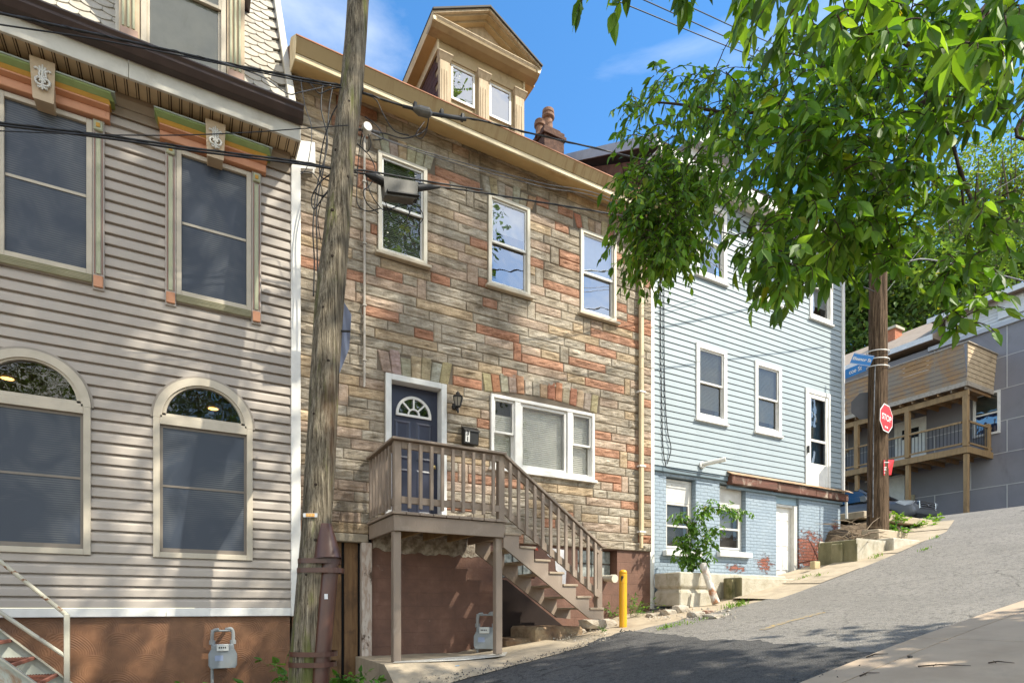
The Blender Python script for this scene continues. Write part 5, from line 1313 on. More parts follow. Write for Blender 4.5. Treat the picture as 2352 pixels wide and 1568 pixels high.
for _ in range(420):   # asphalt crumbs along the fresh edge
    x = rr.uniform(2.4, 5.9); y = yl(x) + rr.gauss(.05, .10); z = zslab(x, y) if x < 4.9 and y > 6.35 else G(x)
    crumb(mb, x, y, z+.012, rr.uniform(.006, .02))
for _ in range(260):
    x = rr.uniform(1.5, 5.2); y = YK + rr.gauss(.10, .09); crumb(mb, x, y, G(x)+(.055 if y < YK else .012), rr.uniform(.005, .016))
tag(mb.build('asphalt_crumbs', M_FRESH), None, None, None, 'stuff')
# twigs and a pebble on the right pavement
M_TWIG = mat('dead twig', (.05, .035, .025), .9)
tw = [((2108, 1533), (2230, 1528), 'long dead twig lying on the right pavement'), ((1990, 1510), (2040, 1503), 'forked dead twig on the pavement nearest the kerb'), ((1975, 1560), (2020, 1553), 'short dead twig by the joint near the bottom of the pavement'), ((2270, 1528), (2330, 1526), 'thin straw coloured twig at the right of the pavement')]
for i, (a, b, lab) in enumerate(tw):
    p, q = onG(*a, .06), onG(*b, .06); p.z = G(p.x)+.06; q.z = G(q.x)+.06
    k = MB(); m1 = p.lerp(q, .5) + Vector((0, .02, .01)); k.tube([p, m1, q], [.006, .005, .002], 6); k.tube([p.lerp(q, .3), p.lerp(q, .5)+Vector((.0, .05, .015))], [.003, .001], 5)
    tag(k.build('twig', M_TWIG), lab, 'twig', 'twigs on the pavement')
p = onG(2090, 1507, .06); tag(rock_mesh(p.x, p.y, G(p.x)+.052, .025, .02, .016, 3, 'pebble', M_FRESH), 'dark pebble lying on the right pavement', 'pebble')
# ================================================================== utility poles, signs and wires
def pole_wood(name, c1, c2, moss=True, zb=-1.2):
    m, nt, b, o = nmat(name)
    st = coords(nt, (26, 26, 1.1)); f = noise(nt, st, 1.2, 9, .72, .35); g = noise(nt, coords(nt, (70, 70, 2.0)), 1.0, 4, .7)
    c = ramp(nt, f, [(.30, (.05, .033, .02)), (.43, tuple(x*.6 for x in c1)), (.52, c1), (.66, c2)])
    h2 = noise(nt, coords(nt, (85, 85, 1.6)), 1.0, 9, .8, .6); c = mixc(nt, .9, c, ramp(nt, h2, [(.40, (.10, .075, .055)), (.47, (.75, .72, .67)), (.58, (1.18, 1.17, 1.12))]), 'MULTIPLY')
    c = mixc(nt, .5, c, ramp(nt, g, [(.35, (.3, .27, .22)), (.55, (1, 1, 1))]), 'MULTIPLY')
    if moss:
        t = N(nt, 'ShaderNodeTexCoord'); sp = N(nt, 'ShaderNodeSeparateXYZ'); L(nt, t.outputs['Object'], sp.inputs[0])
        lo = N(nt, 'ShaderNodeMapRange'); lo.inputs[1].default_value = 1.6; lo.inputs[2].default_value = .0; lo.inputs[3].default_value = -.02; lo.inputs[4].default_value = .20; L(nt, sp.outputs['Z'], lo.inputs[0])
        k = math_(nt, 'ADD', noise(nt, coords(nt, (5, 5, .9)), 1.6, 7, .68), lo.outputs[0])
        sx = N(nt, 'ShaderNodeMapRange'); sx.inputs[1].default_value = -.15; sx.inputs[2].default_value = .12; sx.inputs[3].default_value = .06; sx.inputs[4].default_value = -.1; L(nt, sp.outputs['X'], sx.inputs[0])
        c = mixc(nt, ramp(nt, k, [(.52, 0.0), (.66, .8)]), c, (.19, .205, .06))
        c = mixc(nt, ramp(nt, noise(nt, coords(nt, (1, 1, .35)), 2.0, 5), [(.56, 0.0), (.7, .7)]), c, (.16, .075, .035))
    L(nt, c, b.inputs['Base Color']); b.inputs['Roughness'].default_value = .92; b.inputs['Specular IOR Level'].default_value = .15
    bump(nt, b, math_(nt, 'ADD', math_(nt, 'ADD', f, math_(nt, 'MULTIPLY', g, .5)), h2), 1.0, .045)
    return m
M_POLE = pole_wood('weathered grey pole wood', (.33, .285, .22), (.49, .435, .35))
M_POLE2 = pole_wood('brown pole wood', (.20, .135, .09), (.31, .22, .15), False)
pc = [(690, 1700, 72, 6.28), (699, 1546, 72, 6.31), (725, 1253, 70, 6.40), (731, 1150, 69, 6.44), (746, 867, 67, 6.55), (757, 702, 66, 6.62), (772, 549, 60, 6.69), (788, 366, 54, 6.8), (809, 183, 54, 6.9), (823, 0, 50, 7.0), (848, -330, 48, 7.15)]
pp = [at(a, b, t) for a, b, w, t in pc]; pr = [w*t/FPX/2*.955 for a, b, w, t in pc]
PB = Vector((pp[0].x, pp[0].y, G(pp[0].x)-.05))
PL = thing('utility_pole', 'tall weathered grey wooden pole leaning in front of the stone house', 'utility pole', PB, 'wooden utility poles')
path = [PB + Vector((0, 0, -.1))] + pp[1:]; rad = [pr[0]] + pr[1:]
# refine and carve with grain
fine = catmull(path, 16); fr = []
for i in range(len(fine)):
    s = i/16; j = min(int(s), len(rad)-2); fr.append(lerp(rad[j], rad[j+1], s-j))
k = MB(); n = 56; vs = []
for i, p in enumerate(fine):
    for j in range(n):
        a = 2*math.pi*j/n; c, s = math.cos(a), math.sin(a)
        q = mnoise.noise(Vector((c*7, s*7, p.z*.55))) + .6*mnoise.noise(Vector((c*16, s*16, p.z*.9)))
        r = fr[i]*(1 + .045*q - .10*max(0, q-.55)) + .010*mnoise.noise(Vector((c*2, s*2, p.z*1.7)))
        vs.append((p.x+r*c, p.y+r*s, p.z))
k.raw(vs, [(i*n+j, i*n+(j+1) % n, (i+1)*n+(j+1) % n, (i+1)*n+j) for i in range(len(fine)-1) for j in range(n)])
k.build('shaft', M_POLE, PL, smooth=True)
def pole_at(z):
    for a, b, ra, rb in zip(fine, fine[1:], fr, fr[1:]):
        if a.z <= z <= b.z: t = (z-a.z)/max(b.z-a.z, 1e-6); return a.lerp(b, t), lerp(ra, rb, t)
    return fine[-1], fr[-1]
M_GRD = mat('brown plastic guard', (.088, .034, .021), .35, (.07, .028, .018), 3, dirt=(.15, .085, .06), ds=5, dlo=.65, dhi=.78, spec=.5)
rt = Vector((CA, -SA, 0))       # sideways to the right as the street sees it
def off(z, dr, db=0): 
    p, r = pole_at(z); return p + rt*(r+dr) + Vector((-SA, -CA, 0))*db
GD = MB(); gz = [-1.25, -.6, .0, .56]
GD.tube([off(z, .025, .03) for z in gz], .092, 40, False); GD = GD.build('cable_guard', M_GRD, PL, smooth=True)
k = MB(); k.tube([off(.525, .0, .06), off(.90, -.05, .07)], [.150, .070], 40, False); k.build('guard_hood', M_GRD, GD, smooth=True)
for z in (.50, .40, -.49, -.60):
    p, r = pole_at(z); k = MB(); ring = []
    for j in range(36):
        a = 2*math.pi*j/36; d = rt*math.cos(a) + Vector((SA, CA, 0))*math.sin(a)
        ex = .16*max(0, math.cos(a))**2
        ring.append(p + d*(r+.012+ex*(1 if z < .45 else .7)))
    vs = []
    for q in ring: vs += [q + Vector((0, 0, -.026)), q + Vector((0, 0, .026))]
    k.raw(vs, [(2*j, (2*j+2) % 72, (2*j+3) % 72, 2*j+1) for j in range(36)]); k.build('strap', M_GRD, PL)
p, r = pole_at(1.0)
vd = Vector((-SA, -CA, 0))
k = MB(); c = p + vd*(r+.012) - rt*.02; c.z = .985
def plate(mb, c, w, h, xd=rt, nrm=None, d=.004):
    u = Vector((0, 0, 1)); n_ = xd.cross(u); q = [c - xd*w/2 - u*h/2, c + xd*w/2 - u*h/2, c + xd*w/2 + u*h/2, c - xd*w/2 + u*h/2]
    mb.prism(q, n_*d)
plate(k, c, .15, .042); tg = k.build('tag_plate', mat('aluminium tag', (.55, .55, .55), .35, metal=.6), PL)
k = MB(); plate(k, c + vd*.005, .09, .034); k.build('tag_face', mat('orange tag', (.75, .32, .02), .5), tg)
k = MB()
for i in range(5): plate(k, c + vd*.008 + rt*(i-2)*.016, .005, .022)
k.build('tag_marks', mat('tag cream', (.75, .65, .4), .5), tg)
k = MB(); q = off(.12, .02, .148); plate(k, q + rt*.03, .035, .055); k.build('label_sticker', mat('white sticker', (.7, .7, .7), .5), GD)
k = MB()
for (z, a) in ((5.8, .3), (5.2, -.4), (4.9, .9), (4.45, -.2), (3.9, .2), (3.3, -.1), (2.7, .5), (2.1, -.3), (1.32, .1), (.72, .3), (.35, -.1)):
    p, r = pole_at(z); d = vd*math.cos(a) + rt*math.sin(a); k.tube([p + d*(r*.93), p + d*(r+.008)], [.024, .012], 8)
k.build('knots', mat('dark knot', (.03, .02, .013), .9), PL)
# sign on the far side of the pole seen from behind, edge on
M_NAVYS = mat('dark blue sign back', (.10, .125, .19), .45, spec=.5)
SG = thing('road_sign', 'dark blue sign plate seen edge on behind the leaning wooden pole', 'sign', at(775, 780, 6.75))
k = MB(); e0 = at(778, 690, 6.72); ex = Vector((.40, .917, 0)).normalized()
q = [at(782, 682, 6.62), at(806, 722, 7.05), at(801, 800, 7.02), at(775, 866, 6.58), at(768, 780, 6.5)]
k.prism(q, (.006, -.003, 0)); k.build('sign_plate', M_NAVYS, SG)
k = MB(); pz, prr = pole_at(3.1); k.tube([pz + rt*prr*.9, pz + rt*(prr+.1)], .012, 8); k.build('bracket', M_BLK2, SG)
# --- wires
def wire(label, pts, r, Y=None, m=None, name='overhead_wire', group='wires strung along the street', n=10, twist=False):
    P = [p if isinstance(p, Vector) else onY(p[0], p[1], Y) for p in pts]
    k = MB(); c = catmull(P, n)
    k.tube(c, r, 7)
    if twist:
        h = [q + Vector((0, math.cos(i*.21), math.sin(i*.21)))*r*.9 for i, q in enumerate(catmull(P, 60))]
        k.tube(h, r*.5, 5)
    o = k.build(name, m or M_CAB, None, smooth=True); tag(o, label, 'wire', group); return o
def ext(a, b, f): return b + (b-a)*f
YW = 6.9
w1 = [onY(*p, YW) for p in [(0, 31), (198, 74), (379, 114), (501, 142), (689, 180), (800, 200), (837, 214), (961, 253), (1100, 276), (1217, 306), (1452, 361)]]
w1 = [ext(w1[1], w1[0], 3)] + w1 + [onY(1700, 425, 7.1), Vector((14.1, 7.9, 8.7))]
wire('thick dark cable bundle passing the roof gutter and the dormer', w1, .011, None, M_CAB, twist=True)
w1b = [onY(*p, YW-.03) for p in [(0, 57), (198, 87), (379, 121), (520, 150), (689, 186), (795, 203)]]
wire('thin wire sagging just under the top cable bundle at left', [ext(w1b[1], w1b[0], 3)] + w1b, .007)
w1c = [onY(*p, YW-.02) for p in [(500, 140), (600, 176), (660, 215), (690, 212), (760, 196)]]
wire('slack loop of grey wire before the shingle roof edge', w1c, .006, None, M_CABG)
w2 = [onY(*p, YW) for p in [(0, 282), (231, 310), (461, 343), (689, 372), (790, 394), (837, 399), (976, 424), (1108, 443), (1250, 466), (1419, 494)]]
w2 = [ext(w2[1], w2[0], 3)] + w2 + [onY(1700, 545, 7.2), Vector((14.1, 7.9, 7.4))]
wire('thick cable crossing the upper windows of the stone house', w2, .010, None, M_CAB, twist=True)
w2b = [onY(*p, YW-.04) for p in [(0, 288), (231, 316), (461, 349), (689, 377), (790, 392), (837, 392), (976, 416), (1108, 436)]]
wire('second cable strapped under the thick window height cable', [ext(w2b[1], w2b[0], 3)] + w2b, .010)
w2c = [onY(*p, YW-.3) for p in [(0, 301), (200, 309), (395, 311), (560, 305), (689, 296), (800, 288)]]
wire('thin wire rising to the pole across the keystones of the taupe house', [ext(w2c[1], w2c[0], 3)] + w2c, .005)
for i, dy in enumerate((0, 8)):
    w3 = [onY(px, py + dy*f, 7.2) for px, py, f in [(842, 300, 0), (900, 325, .3), (1056, 372, .8), (1240, 420, 1), (1425, 466, 1)]] + [Vector((9.5, 8.3, 6.9 - .1*i))]
    wire('grey service drop under the gutter, %s of the pair' % ('upper' if i == 0 else 'lower'), w3, .0055, None, M_CABG, group='service drop pair under the gutter')
# high wires in the sky at right
for i, (a, b, c) in enumerate([((1411, 0), (1806, 160), 'lowest'), ((1478, 0), (1802, 143), 'middle'), ((1549, 0), (1816, 119), 'highest')]):
    p, q = at(*a, 13), at(*b, 17); wire('%s of the three thin wires crossing the sky beyond the foliage' % c, [ext(q, p, 1.2), p, p.lerp(q, .5) + Vector((0, 0, -.02)), q, ext(p, q, 1.1), ext(p, q, 2.4)], .012, group='thin wires in the sky')
wire('cable descending over the gable of the grey house at right', [at(1990, 590, 14.2), at(2078, 600, 14.5), at(2130, 596, 14.8), at(2240, 618, 15.5), at(2352, 646, 16.2), at(2500, 690, 17)], .02, None, M_CABG)
wire('thin wire rising from the right pole to the upper right', [at(2020, 690, 14.1), at(2170, 515, 15.5), at(2352, 398, 17.5), at(2500, 310, 19)], .008)
# service drops hanging down the stone wall left of the pole
for i, (pts, lab) in enumerate([([(765, 196), (757, 240), (752, 300), (744, 380), (728, 470), (728, 560), (731, 690), (728, 800)], 'black drop cable hanging nearest the pole over the stone wall'),
                               ([(742, 190), (738, 250), (752, 330), (728, 430), (719, 520), (722, 600), (720, 680)], 'black drop cable running down the stone wall behind the pole'),
                               ([(690, 180), (700, 240), (716, 300), (706, 380), (690, 400)], 'grey drop wire from the cable bundle to the white gutter box')]):
    k = wire(lab, [onY(*p, 7.9 if i < 2 else 7.6) for p in pts], .009 if i < 2 else .005, None, M_CAB if i < 2 else M_CABG, group='drop cables at the leaning pole')
lo = [([(812, 210), (770, 250), (742, 330), (735, 400), (760, 420), (742, 450), (720, 440)], .007), ([(770, 392), (735, 420), (716, 455), (722, 480), (745, 450), (770, 425)], .007), ([(820, 330), (850, 360), (862, 395), (850, 425), (835, 440), (845, 470), (870, 490)], .006),
      ([(830, 300), (880, 306), (930, 318), (975, 300), (985, 268)], .007), ([(985, 268), (980, 300), (968, 318), (955, 310), (975, 280)], .005), ([(830, 215), (862, 228), (880, 262), (905, 300), (940, 312)], .006), ([(838, 395), (850, 440), (868, 470), (885, 482), (930, 470), (960, 475), (972, 500), (955, 520), (935, 508), (945, 480)], .006),
      ([(884, 462), (900, 500), (925, 512), (940, 490), (930, 465), (915, 470)], .005), ([(835, 285), (825, 350), (820, 420), (822, 470), (845, 485), (875, 478)], .006), ([(842, 300), (852, 330), (842, 350), (832, 335), (838, 310)], .005), ([(690, 395), (720, 400), (740, 440), (730, 500), (738, 560)], .005), ([(800, 200), (760, 205), (735, 215), (720, 200), (712, 190)], .006),
      ([(838, 268), (868, 292), (880, 318), (856, 322)], .006)]
labs = ['looped slack cable left of the pole under the gutter', 'coil of black cable hung left of the pole at window height', 'slack cable dropping right of the pole to the first window', 'grey slack wire sagging to the small cable splice', 'short pigtail wire coiled under the small splice', 'wire arching from the pole top strap towards the small splice', 'loop of black cable hanging under the splice box right side',
        'small coil hanging under the splice box left side', 'slack cable dropping from the insulator to the splice box', 'small wire coil beside the white insulator', 'thin wire hanging beside the white gutter box', 'short jumper wire left of the pole top strap', 'short stiff lead right of the white insulator']
for (pts, r), lab in zip(lo, labs):
    wire(lab, [onY(px, py, 7.0 + .05*math.sin(px)) for px, py in pts], r, None, M_CAB, 'loose_wire', 'tangled wires at the leaning pole')
# hardware
INS = thing('insulator', 'white porcelain insulator on the right side of the leaning pole', 'insulator', onY(842, 298, 7.0))
c = onY(842, 298, 7.0); k = MB(); k.tube([c + Vector((0, -.06, 0)), c + Vector((0, .0, 0)), c + Vector((0, .04, 0))], [.05, .062, .05], 16); k.build('insulator_body', M_WHITE2, INS)
k = MB(); k.tube([c, c + rt*.16 - Vector((0, 0, .04))], .016, 8); k.tube([c, c - rt*.16 + Vector((0, 0, .0))], .014, 8); k.build('bracket', M_CABG, INS)
M_SPL = mat('grey black splice case', (.075, .07, .06), .5, (.13, .12, .105), 5, (1, 1, .4), dirt=(.2, .18, .15), ds=4, dlo=.62, dhi=.8)
SB = thing('splice_box', 'large weathered black cable splice box hung before the first upper window', 'cable box', onY(920, 460, 6.85))
a0, a1, a2, a3 = [onY(*p, 6.80) for p in ((884, 408), (958, 420), (956, 454), (887, 445))]
k = MB(); k.prism([a0, a1, a2, a3], (.0, .13, 0)); k.build('case', M_SPL, SB, bev=.014)
k = MB(); a, b = onY(886, 446, 6.84), onY(958, 456, 6.84); k.bar(a, b, .15, .022); k.build('flange', M_CAB, SB, bev=.005)
k = MB(); k.tube([onY(840, 400, 6.88), onY(862, 408, 6.88), onY(886, 420, 6.88)], [.018, .05, .055], 14); k.build('cable_boot', M_CAB, SB)
k = MB(); k.tube([onY(958, 432, 6.88), onY(985, 430, 6.88), onY(1010, 429, 6.88)], [.04, .034, .016], 14); k.build('cable_boot', M_CAB, SB)
SS = thing('cable_splice', 'small black cable splice clipped to the top cable bundle by the gutter', 'cable box', onY(968, 265, 6.85))
k = MB(); k.tube([onY(948, 250, 6.85), onY(962, 254, 6.85), onY(985, 260, 6.85), onY(992, 262, 6.85)], [.02, .055, .055, .02], 14); k.build('case', M_SPL, SS)
k = MB(); k.tube([onY(925, 244, 6.85), onY(950, 250, 6.85)], .018, 8); k.tube([onY(990, 262, 6.85), onY(1070, 275, 6.85)], .02, 8); k.build('lead', M_CAB, SS)
k = MB()
for q in ((953, 246), (1014, 262), (1062, 272), (830, 206)): c = onY(*q, YW); k.box(c.x-.02, c.x+.02, c.y-.03, c.y+.03, c.z-.03, c.z+.05)
k.build('clamp', M_CAB, SS, bev=.006)
GB = thing('gutter_box', 'white sheet metal patch at the corner below the taupe house gutter', 'box', onY(700, 388, 8.5))
a = [onY(684, 325, 8.45), onY(720, 330, 8.45), onY(722, 385, 8.45), onY(684, 382, 8.45)]; MB().prism(a, (0, .1, 0)).build('box_body', M_WHITE2, GB, bev=.02)
# ================================================================== right pole with its signs
t2 = 14.0; p0 = at(2016, 1192, t2); pt = Vector((p0.x+.12, p0.y+.05, 11.6))
P2 = thing('utility_pole', 'brown wooden pole carrying the stop sign past the blue house corner', 'utility pole', p0 - Vector((0, 0, .25)), 'wooden utility poles')
k = MB(); n = 40; vs = []; m = 60
for i in range(m+1):
    c = (p0 - Vector((0, 0, .3))).lerp(pt, i/m); r0 = lerp(.225, .165, i/m)
    for j in range(n):
        a = 2*math.pi*j/n; cc, s = math.cos(a), math.sin(a)
        q = mnoise.noise(Vector((cc*6, s*6, c.z*.6))) + .5*mnoise.noise(Vector((cc*14, s*14, c.z)))
        r = r0*(1 + .06*q); vs.append((c.x+r*cc, c.y+r*s, c.z))
k.raw(vs, [(i*n+j, i*n+(j+1) % n, (i+1)*n+(j+1) % n, (i+1)*n+j) for i in range(m) for j in range(n)]); k.build('shaft', M_POLE2, P2, smooth=True)
k = MB(); k.tube([at(2005, 1188, 13.76), at(2006, 1000, 13.77), at(2010, 840, 13.8)], .014, 6); k.build('ground_wire', M_CABG, P2)
k = MB()
for py in (808, 826, 843):
    z = at(2015, py, t2).z; c = (p0).lerp(pt, (z-p0.z)/(pt.z-p0.z)); k.tube([c + Vector((.235*math.cos(a*math.pi/12), .235*math.sin(a*math.pi/12), .03*math.sin(a*.26))) for a in range(25)], .012, 6)
k.build('sign_band', M_WHITE2, P2)
MB().tube([at(2016, 1125, 13.9), at(2017, 1000, 13.9)], .0, 4) if False else None
M_RED = mat('sign red', (.62, .018, .02), .4, (.56, .016, .018), 3, spec=.5)
M_SWH = mat('sign white', (.78, .76, .74), .4)
def octo(c, s, xd, ud): 
    return [c + xd*(s*math.cos(math.radians(22.5+45*i))) + ud*(s*math.sin(math.radians(22.5+45*i))) for i in range(8)]
ST = thing('stop_sign', 'red octagonal sign reading STOP fixed to the right wooden pole', 'stop sign', at(2036, 990, 13.75))
c = at(2036, 960, 13.72); tl = math.radians(-4); xd = Vector((math.cos(tl)*.995, .10, math.sin(tl))).normalized(); nd = Vector((xd.y, -xd.x, 0)).normalized(); ud = nd.cross(xd) if nd.cross(xd).z > 0 else -nd.cross(xd)
k = MB(); k.prism(octo(c, .345, xd, ud), -nd*.006); k.build('sign_border', M_SWH, ST)
k = MB(); k.prism(octo(c + nd*.004, .318, xd, ud), -nd*.003); k.build('sign_face', M_RED, ST)
text_mesh('STOP', .20, M_SWH, ST, 'lettering', c + nd*.006 - ud*.0, xd, ud, .001, bold=.003)
k = MB(); 
for dx in (-.06, -.02, .03, .06): k.prism([c + nd*.0055 + xd*(dx-.015) - ud*.235, c + nd*.0055 + xd*(dx+.015) - ud*.235, c + nd*.0055 + xd*(dx+.01) - ud*.19, c + nd*.0055 + xd*(dx-.01) - ud*.19], nd*.002)
k.build('sticker', M_SWH, ST)
SB2 = thing('sign_back', 'dark grey back of an octagonal sign on the left of the right pole', 'sign', at(1985, 955, 14.2))
c = at(1990, 931, 14.15); k = MB(); k.prism(octo(c, .345, Vector((.62, -.78, 0)).normalized(), Vector((0, 0, 1))), (.005, .005, 0)); k.build('sign_plate', mat('dull grey metal', (.09, .09, .10), .6), SB2)
RS = thing('notice_sign', 'small red notice board at the right edge of the wooden pole', 'sign', at(2045, 1092, 13.8))
q = [at(2030, 1091, 13.78), at(2047, 1090, 13.95), at(2054, 1055, 13.95), at(2030, 1056, 13.78)]
k = MB(); k.prism(q, (.002, .008, 0)); k.build('sign_plate', M_RED, RS)
k = MB()
for f, w in ((.18, .5), (.50, .28), (.60, .24), (.68, .26), (.86, .35)):
    a = q[3].lerp(q[0], f) - Vector((.002, .008, 0)); b = a.lerp(q[2].lerp(q[1], f) - Vector((.002, .008, 0)), w); k.quad(a, b, b + Vector((0, 0, .014)), a + Vector((0, 0, .014)))
k.build('print_line', M_SWH, RS)
M_STB = mat('street sign blue', (.02, .20, .55), .4, spec=.5)
S1 = thing('street_sign', 'blue street name sign reading Eleanor St on the right wooden pole', 'street sign', at(1982, 835, 13.8))
a, b = at(1957, 822, 13.95), at(2003, 829, 13.72); xd = Vector((b.x-a.x, b.y-a.y, b.z-a.z)).normalized(); ud = Vector((0, 0, 1)); ud = (ud - xd*ud.dot(xd)).normalized(); nd = xd.cross(ud)
w_, h_ = (b-a).length, .245; c = a.lerp(b, .5)
k = MB(); k.prism([c - xd*w_/2 - ud*h_/2, c + xd*w_/2 - ud*h_/2, c + xd*w_/2 + ud*h_/2, c - xd*w_/2 + ud*h_/2], -nd*.005); k.build('sign_plate', M_STB, S1)
k = MB()
for s in (-1, 1):
    k.prism([c + nd*.002 - xd*w_*.48 + ud*s*h_*.46, c + nd*.002 + xd*w_*.48 + ud*s*h_*.46, c + nd*.002 + xd*w_*.48 + ud*(s*h_*.46-.008), c + nd*.002 - xd*w_*.48 + ud*(s*h_*.46-.008)], nd*.001)
k.build('sign_border', M_SWH, S1)
text_mesh('Eleanor St', .098, M_SWH, S1, 'lettering', c + nd*.003, xd, ud, .001, bold=.002)
S2 = thing('street_sign', 'blue street name sign partly hidden behind the blue house, ending in oe St', 'street sign', at(1965, 860, 14.3))
a, b = at(1905, 874, 15.4), at(2000, 836, 14.2); xd = (b-a).normalized(); ud = Vector((0, 0, 1)); ud = (ud - xd*ud.dot(xd)).normalized(); nd = xd.cross(ud); w_ = (b-a).length; c = a.lerp(b, .5)
k = MB(); k.prism([c - xd*w_/2 - ud*.115, c + xd*w_/2 - ud*.115, c + xd*w_/2 + ud*.115, c - xd*w_/2 + ud*.115], -nd*.005); k.build('sign_plate', M_STB, S2)
text_mesh('coe St', .15, M_SWH, S2, 'lettering', a.lerp(b, .80) + nd*.003, xd, ud, .001, 'RIGHT', .002)
# ================================================================== GREY HOUSE across the cross street (faces -X)
XG = 27.0
M_GRYW = mat('grey purple stucco panel', (.225, .216, .235), .75, (.205, .197, .213), 1.2, dirt=(.15, .135, .15), ds=.6, bmp=.08, bs=60)
M_SEAM = mat('white seam strip', (.48, .465, .45), .6)
M_DECK = mat('orange brown cedar', (.38, .22, .10), .75, (.27, .155, .075), 3, (3, .6, 9), dirt=(.27, .215, .16), ds=1.1, dlo=.46, dhi=.58)
M_POST = mat('treated post wood', (.35, .225, .11), .75, (.26, .165, .08), 3, (4, 4, .7), dirt=(.2, .13, .07), ds=3)
M_GREYD = mat('silvered plank', (.42, .36, .29), .8, (.30, .25, .20), 4, (1, 3, 3))
M_WSID = mat('white lap siding', (.66, .66, .67), .5)
M_TANRF = mat('tan shingle roof', (.34, .27, .21), .9, (.28, .22, .17), 3, (1, 1, 1), bmp=.3, bs=12)
GH = thing('house', 'grey panelled house with two timber decks at the top of the street', 'house', (XG+2, 12, 3.0))
y0g, y1g = 3.0, 21.0
MB().box(XG, XG+8, y0g, y1g, 1.5, 10.75).build('wall', M_GRYW, GH)
zs = [3.41, 4.63, 5.85, 7.06, 8.26, 9.47]
k = MB()
for z in zs: k.box(XG-.012, XG, y0g, y1g, z-.014, z+.014)
for i, (a, b) in enumerate(zip([2.2]+zs, zs+[10.7])):
    o = [10.25, 10.25, 11.42, 10.25, 11.45, 10.25, 10.25][i]
    for j in range(-3, 5):
        y = o + j*2.44
        if y0g < y < y1g: k.box(XG-.014, XG, y-.015, y+.015, a+.015, b-.015)
k.build('seam_strip', M_SEAM, GH)
# upper right storey: white siding and roof
k = MB()
z = 10.62
while z < 11.75:
    k.prism([(XG+.25, 3.0, z), (XG+.22, 3.0, z), (XG+.245, 3.0, z+.12), (XG+.25, 3.0, z+.12)], (0, 9.4, 0)); z += .121
k.build('gable_siding', M_WSID, GH)
MB().box(XG+.26, XG+8, 3.0, 12.4, 10.76, 11.8).build('upper_wall', M_WSID, GH)
k = MB(); k.prism([(XG-.25, 2.7, 11.75), (XG-.25, 2.7, 11.85), (XG+5.5, 2.7, 14.4), (XG+9, 2.7, 14.4), (XG+9, 2.7, 11.75)], (0, 10.1, 0)); k.build('roof', M_TANRF, GH)
k = MB(); k.box(XG-.29, XG-.25, 2.68, 12.85, 11.68, 11.87); k.prism([(XG-.26, 12.80, 11.70), (XG-.26, 12.80, 11.86), (XG+5.5, 12.80, 14.44), (XG+5.5, 12.80, 14.26)], (0, .05, 0)); k.build('rake_board', M_WSID, GH)
k = MB(); k.box(XG-.10, XG, 3.0, 12.9, 10.60, 10.76); k.build('wall_cap', M_GRYT, GH)
w = MB(); w.box(XG+.15, XG+.2, 9.2, 10.6, 11.0, 11.65); w.build('attic_window', M_WSID, GH)
# lower left roof
k = MB(); k.prism([(XG-.35, 12.6, 11.0), (XG-.35, 12.6, 11.12), (XG+3.4, 12.6, 13.3), (XG+7, 12.6, 13.3), (XG+7, 12.6, 11.0)], (0, 8.6, 0)); k.build('roof', M_TANRF, GH)
k = MB(); k.box(XG-.42, XG-.35, 12.6, 21.2, 10.92, 11.14); k.build('gutter', M_WSID, GH)
CHG = MB().box(XG+2.2, XG+2.8, 15.4, 16.0, 11.5, 13.15).build('chimney', mat('red chimney brick', (.45, .17, .09), .85, (.3, .11, .06), 12), GH)
MB().box(XG+2.12, XG+2.88, 15.32, 16.08, 13.15, 13.27).build('chimney_cap', M_CONCL, CHG)
# windows and doors on the -X face
def xwin(nm, ya, yb, za, zb, lower=None, parent=GH):
    k = MB()
    for (a, b, c, d) in ((ya, yb, zb-.09, zb), (ya, yb, za, za+.09), (ya, ya+.09, za+.09, zb-.09), (yb-.09, yb, za+.09, zb-.09), (ya+.09, yb-.09, (za+zb)/2-.03, (za+zb)/2+.03)): k.box(XG-.06, XG+.0, a, b, c, d)
    w = k.build(nm, M_WHITE2, parent, bev=.006)
    k = MB(); k.quad((XG-.02, ya+.09, za+.09), (XG-.02, ya+.09, zb-.09), (XG-.02, yb-.09, zb-.09), (XG-.02, yb-.09, za+.09)); k.build('pane', M_GLASS2, w)
    zm = (za+zb)/2
    k = MB(); k.quad((XG-.008, ya+.09, zm), (XG-.008, ya+.09, zb-.09), (XG-.008, yb-.09, zb-.09), (XG-.008, yb-.09, zm)); k.build('blind', mat('green grey blind', (.16, .19, .16), .7), w)
    k = MB(); k.quad((XG-.008, ya+.09, za+.09), (XG-.008, ya+.09, zm), (XG-.008, yb-.09, zm), (XG-.008, yb-.09, za+.09)); k.build('blind', mat('blue shade', (.03, .09, .28), .6), w)
    return w
xwin('window', 10.45, 11.33, 6.62, 8.26)
xwin('window', 14.75, 15.2, 6.1, 7.6)
xwin('window', 12.9, 13.9, 9.85, 10.35); xwin('window', 16.6, 17.4, 9.85, 10.35)
k = MB(); k.box(XG-.07, XG, 13.0, 13.12, 5.95, 7.98); k.box(XG-.07, XG, 14.1, 14.24, 5.95, 7.98); k.box(XG-.07, XG, 13.12, 14.1, 7.86, 7.98); df = k.build('door_frame', M_WHITE2, GH, bev=.006)
k = MB(); k.box(XG-.04, XG, 13.12, 14.1, 5.95, 7.86); dr = k.build('front_door', M_WHITE2, GH)
k = MB()
for a in (13.27, 13.63): 
    for z in (7.2, 7.42): k.box(XG-.046, XG-.041, a, a+.3, z, z+.19)
k.build('door_light', M_DARK, dr)
k = MB(); k.box(XG-.05, XG, 13.9, 15.4, 2.5, 5.65); gd = k.build('basement_door', M_WHITE2, GH)
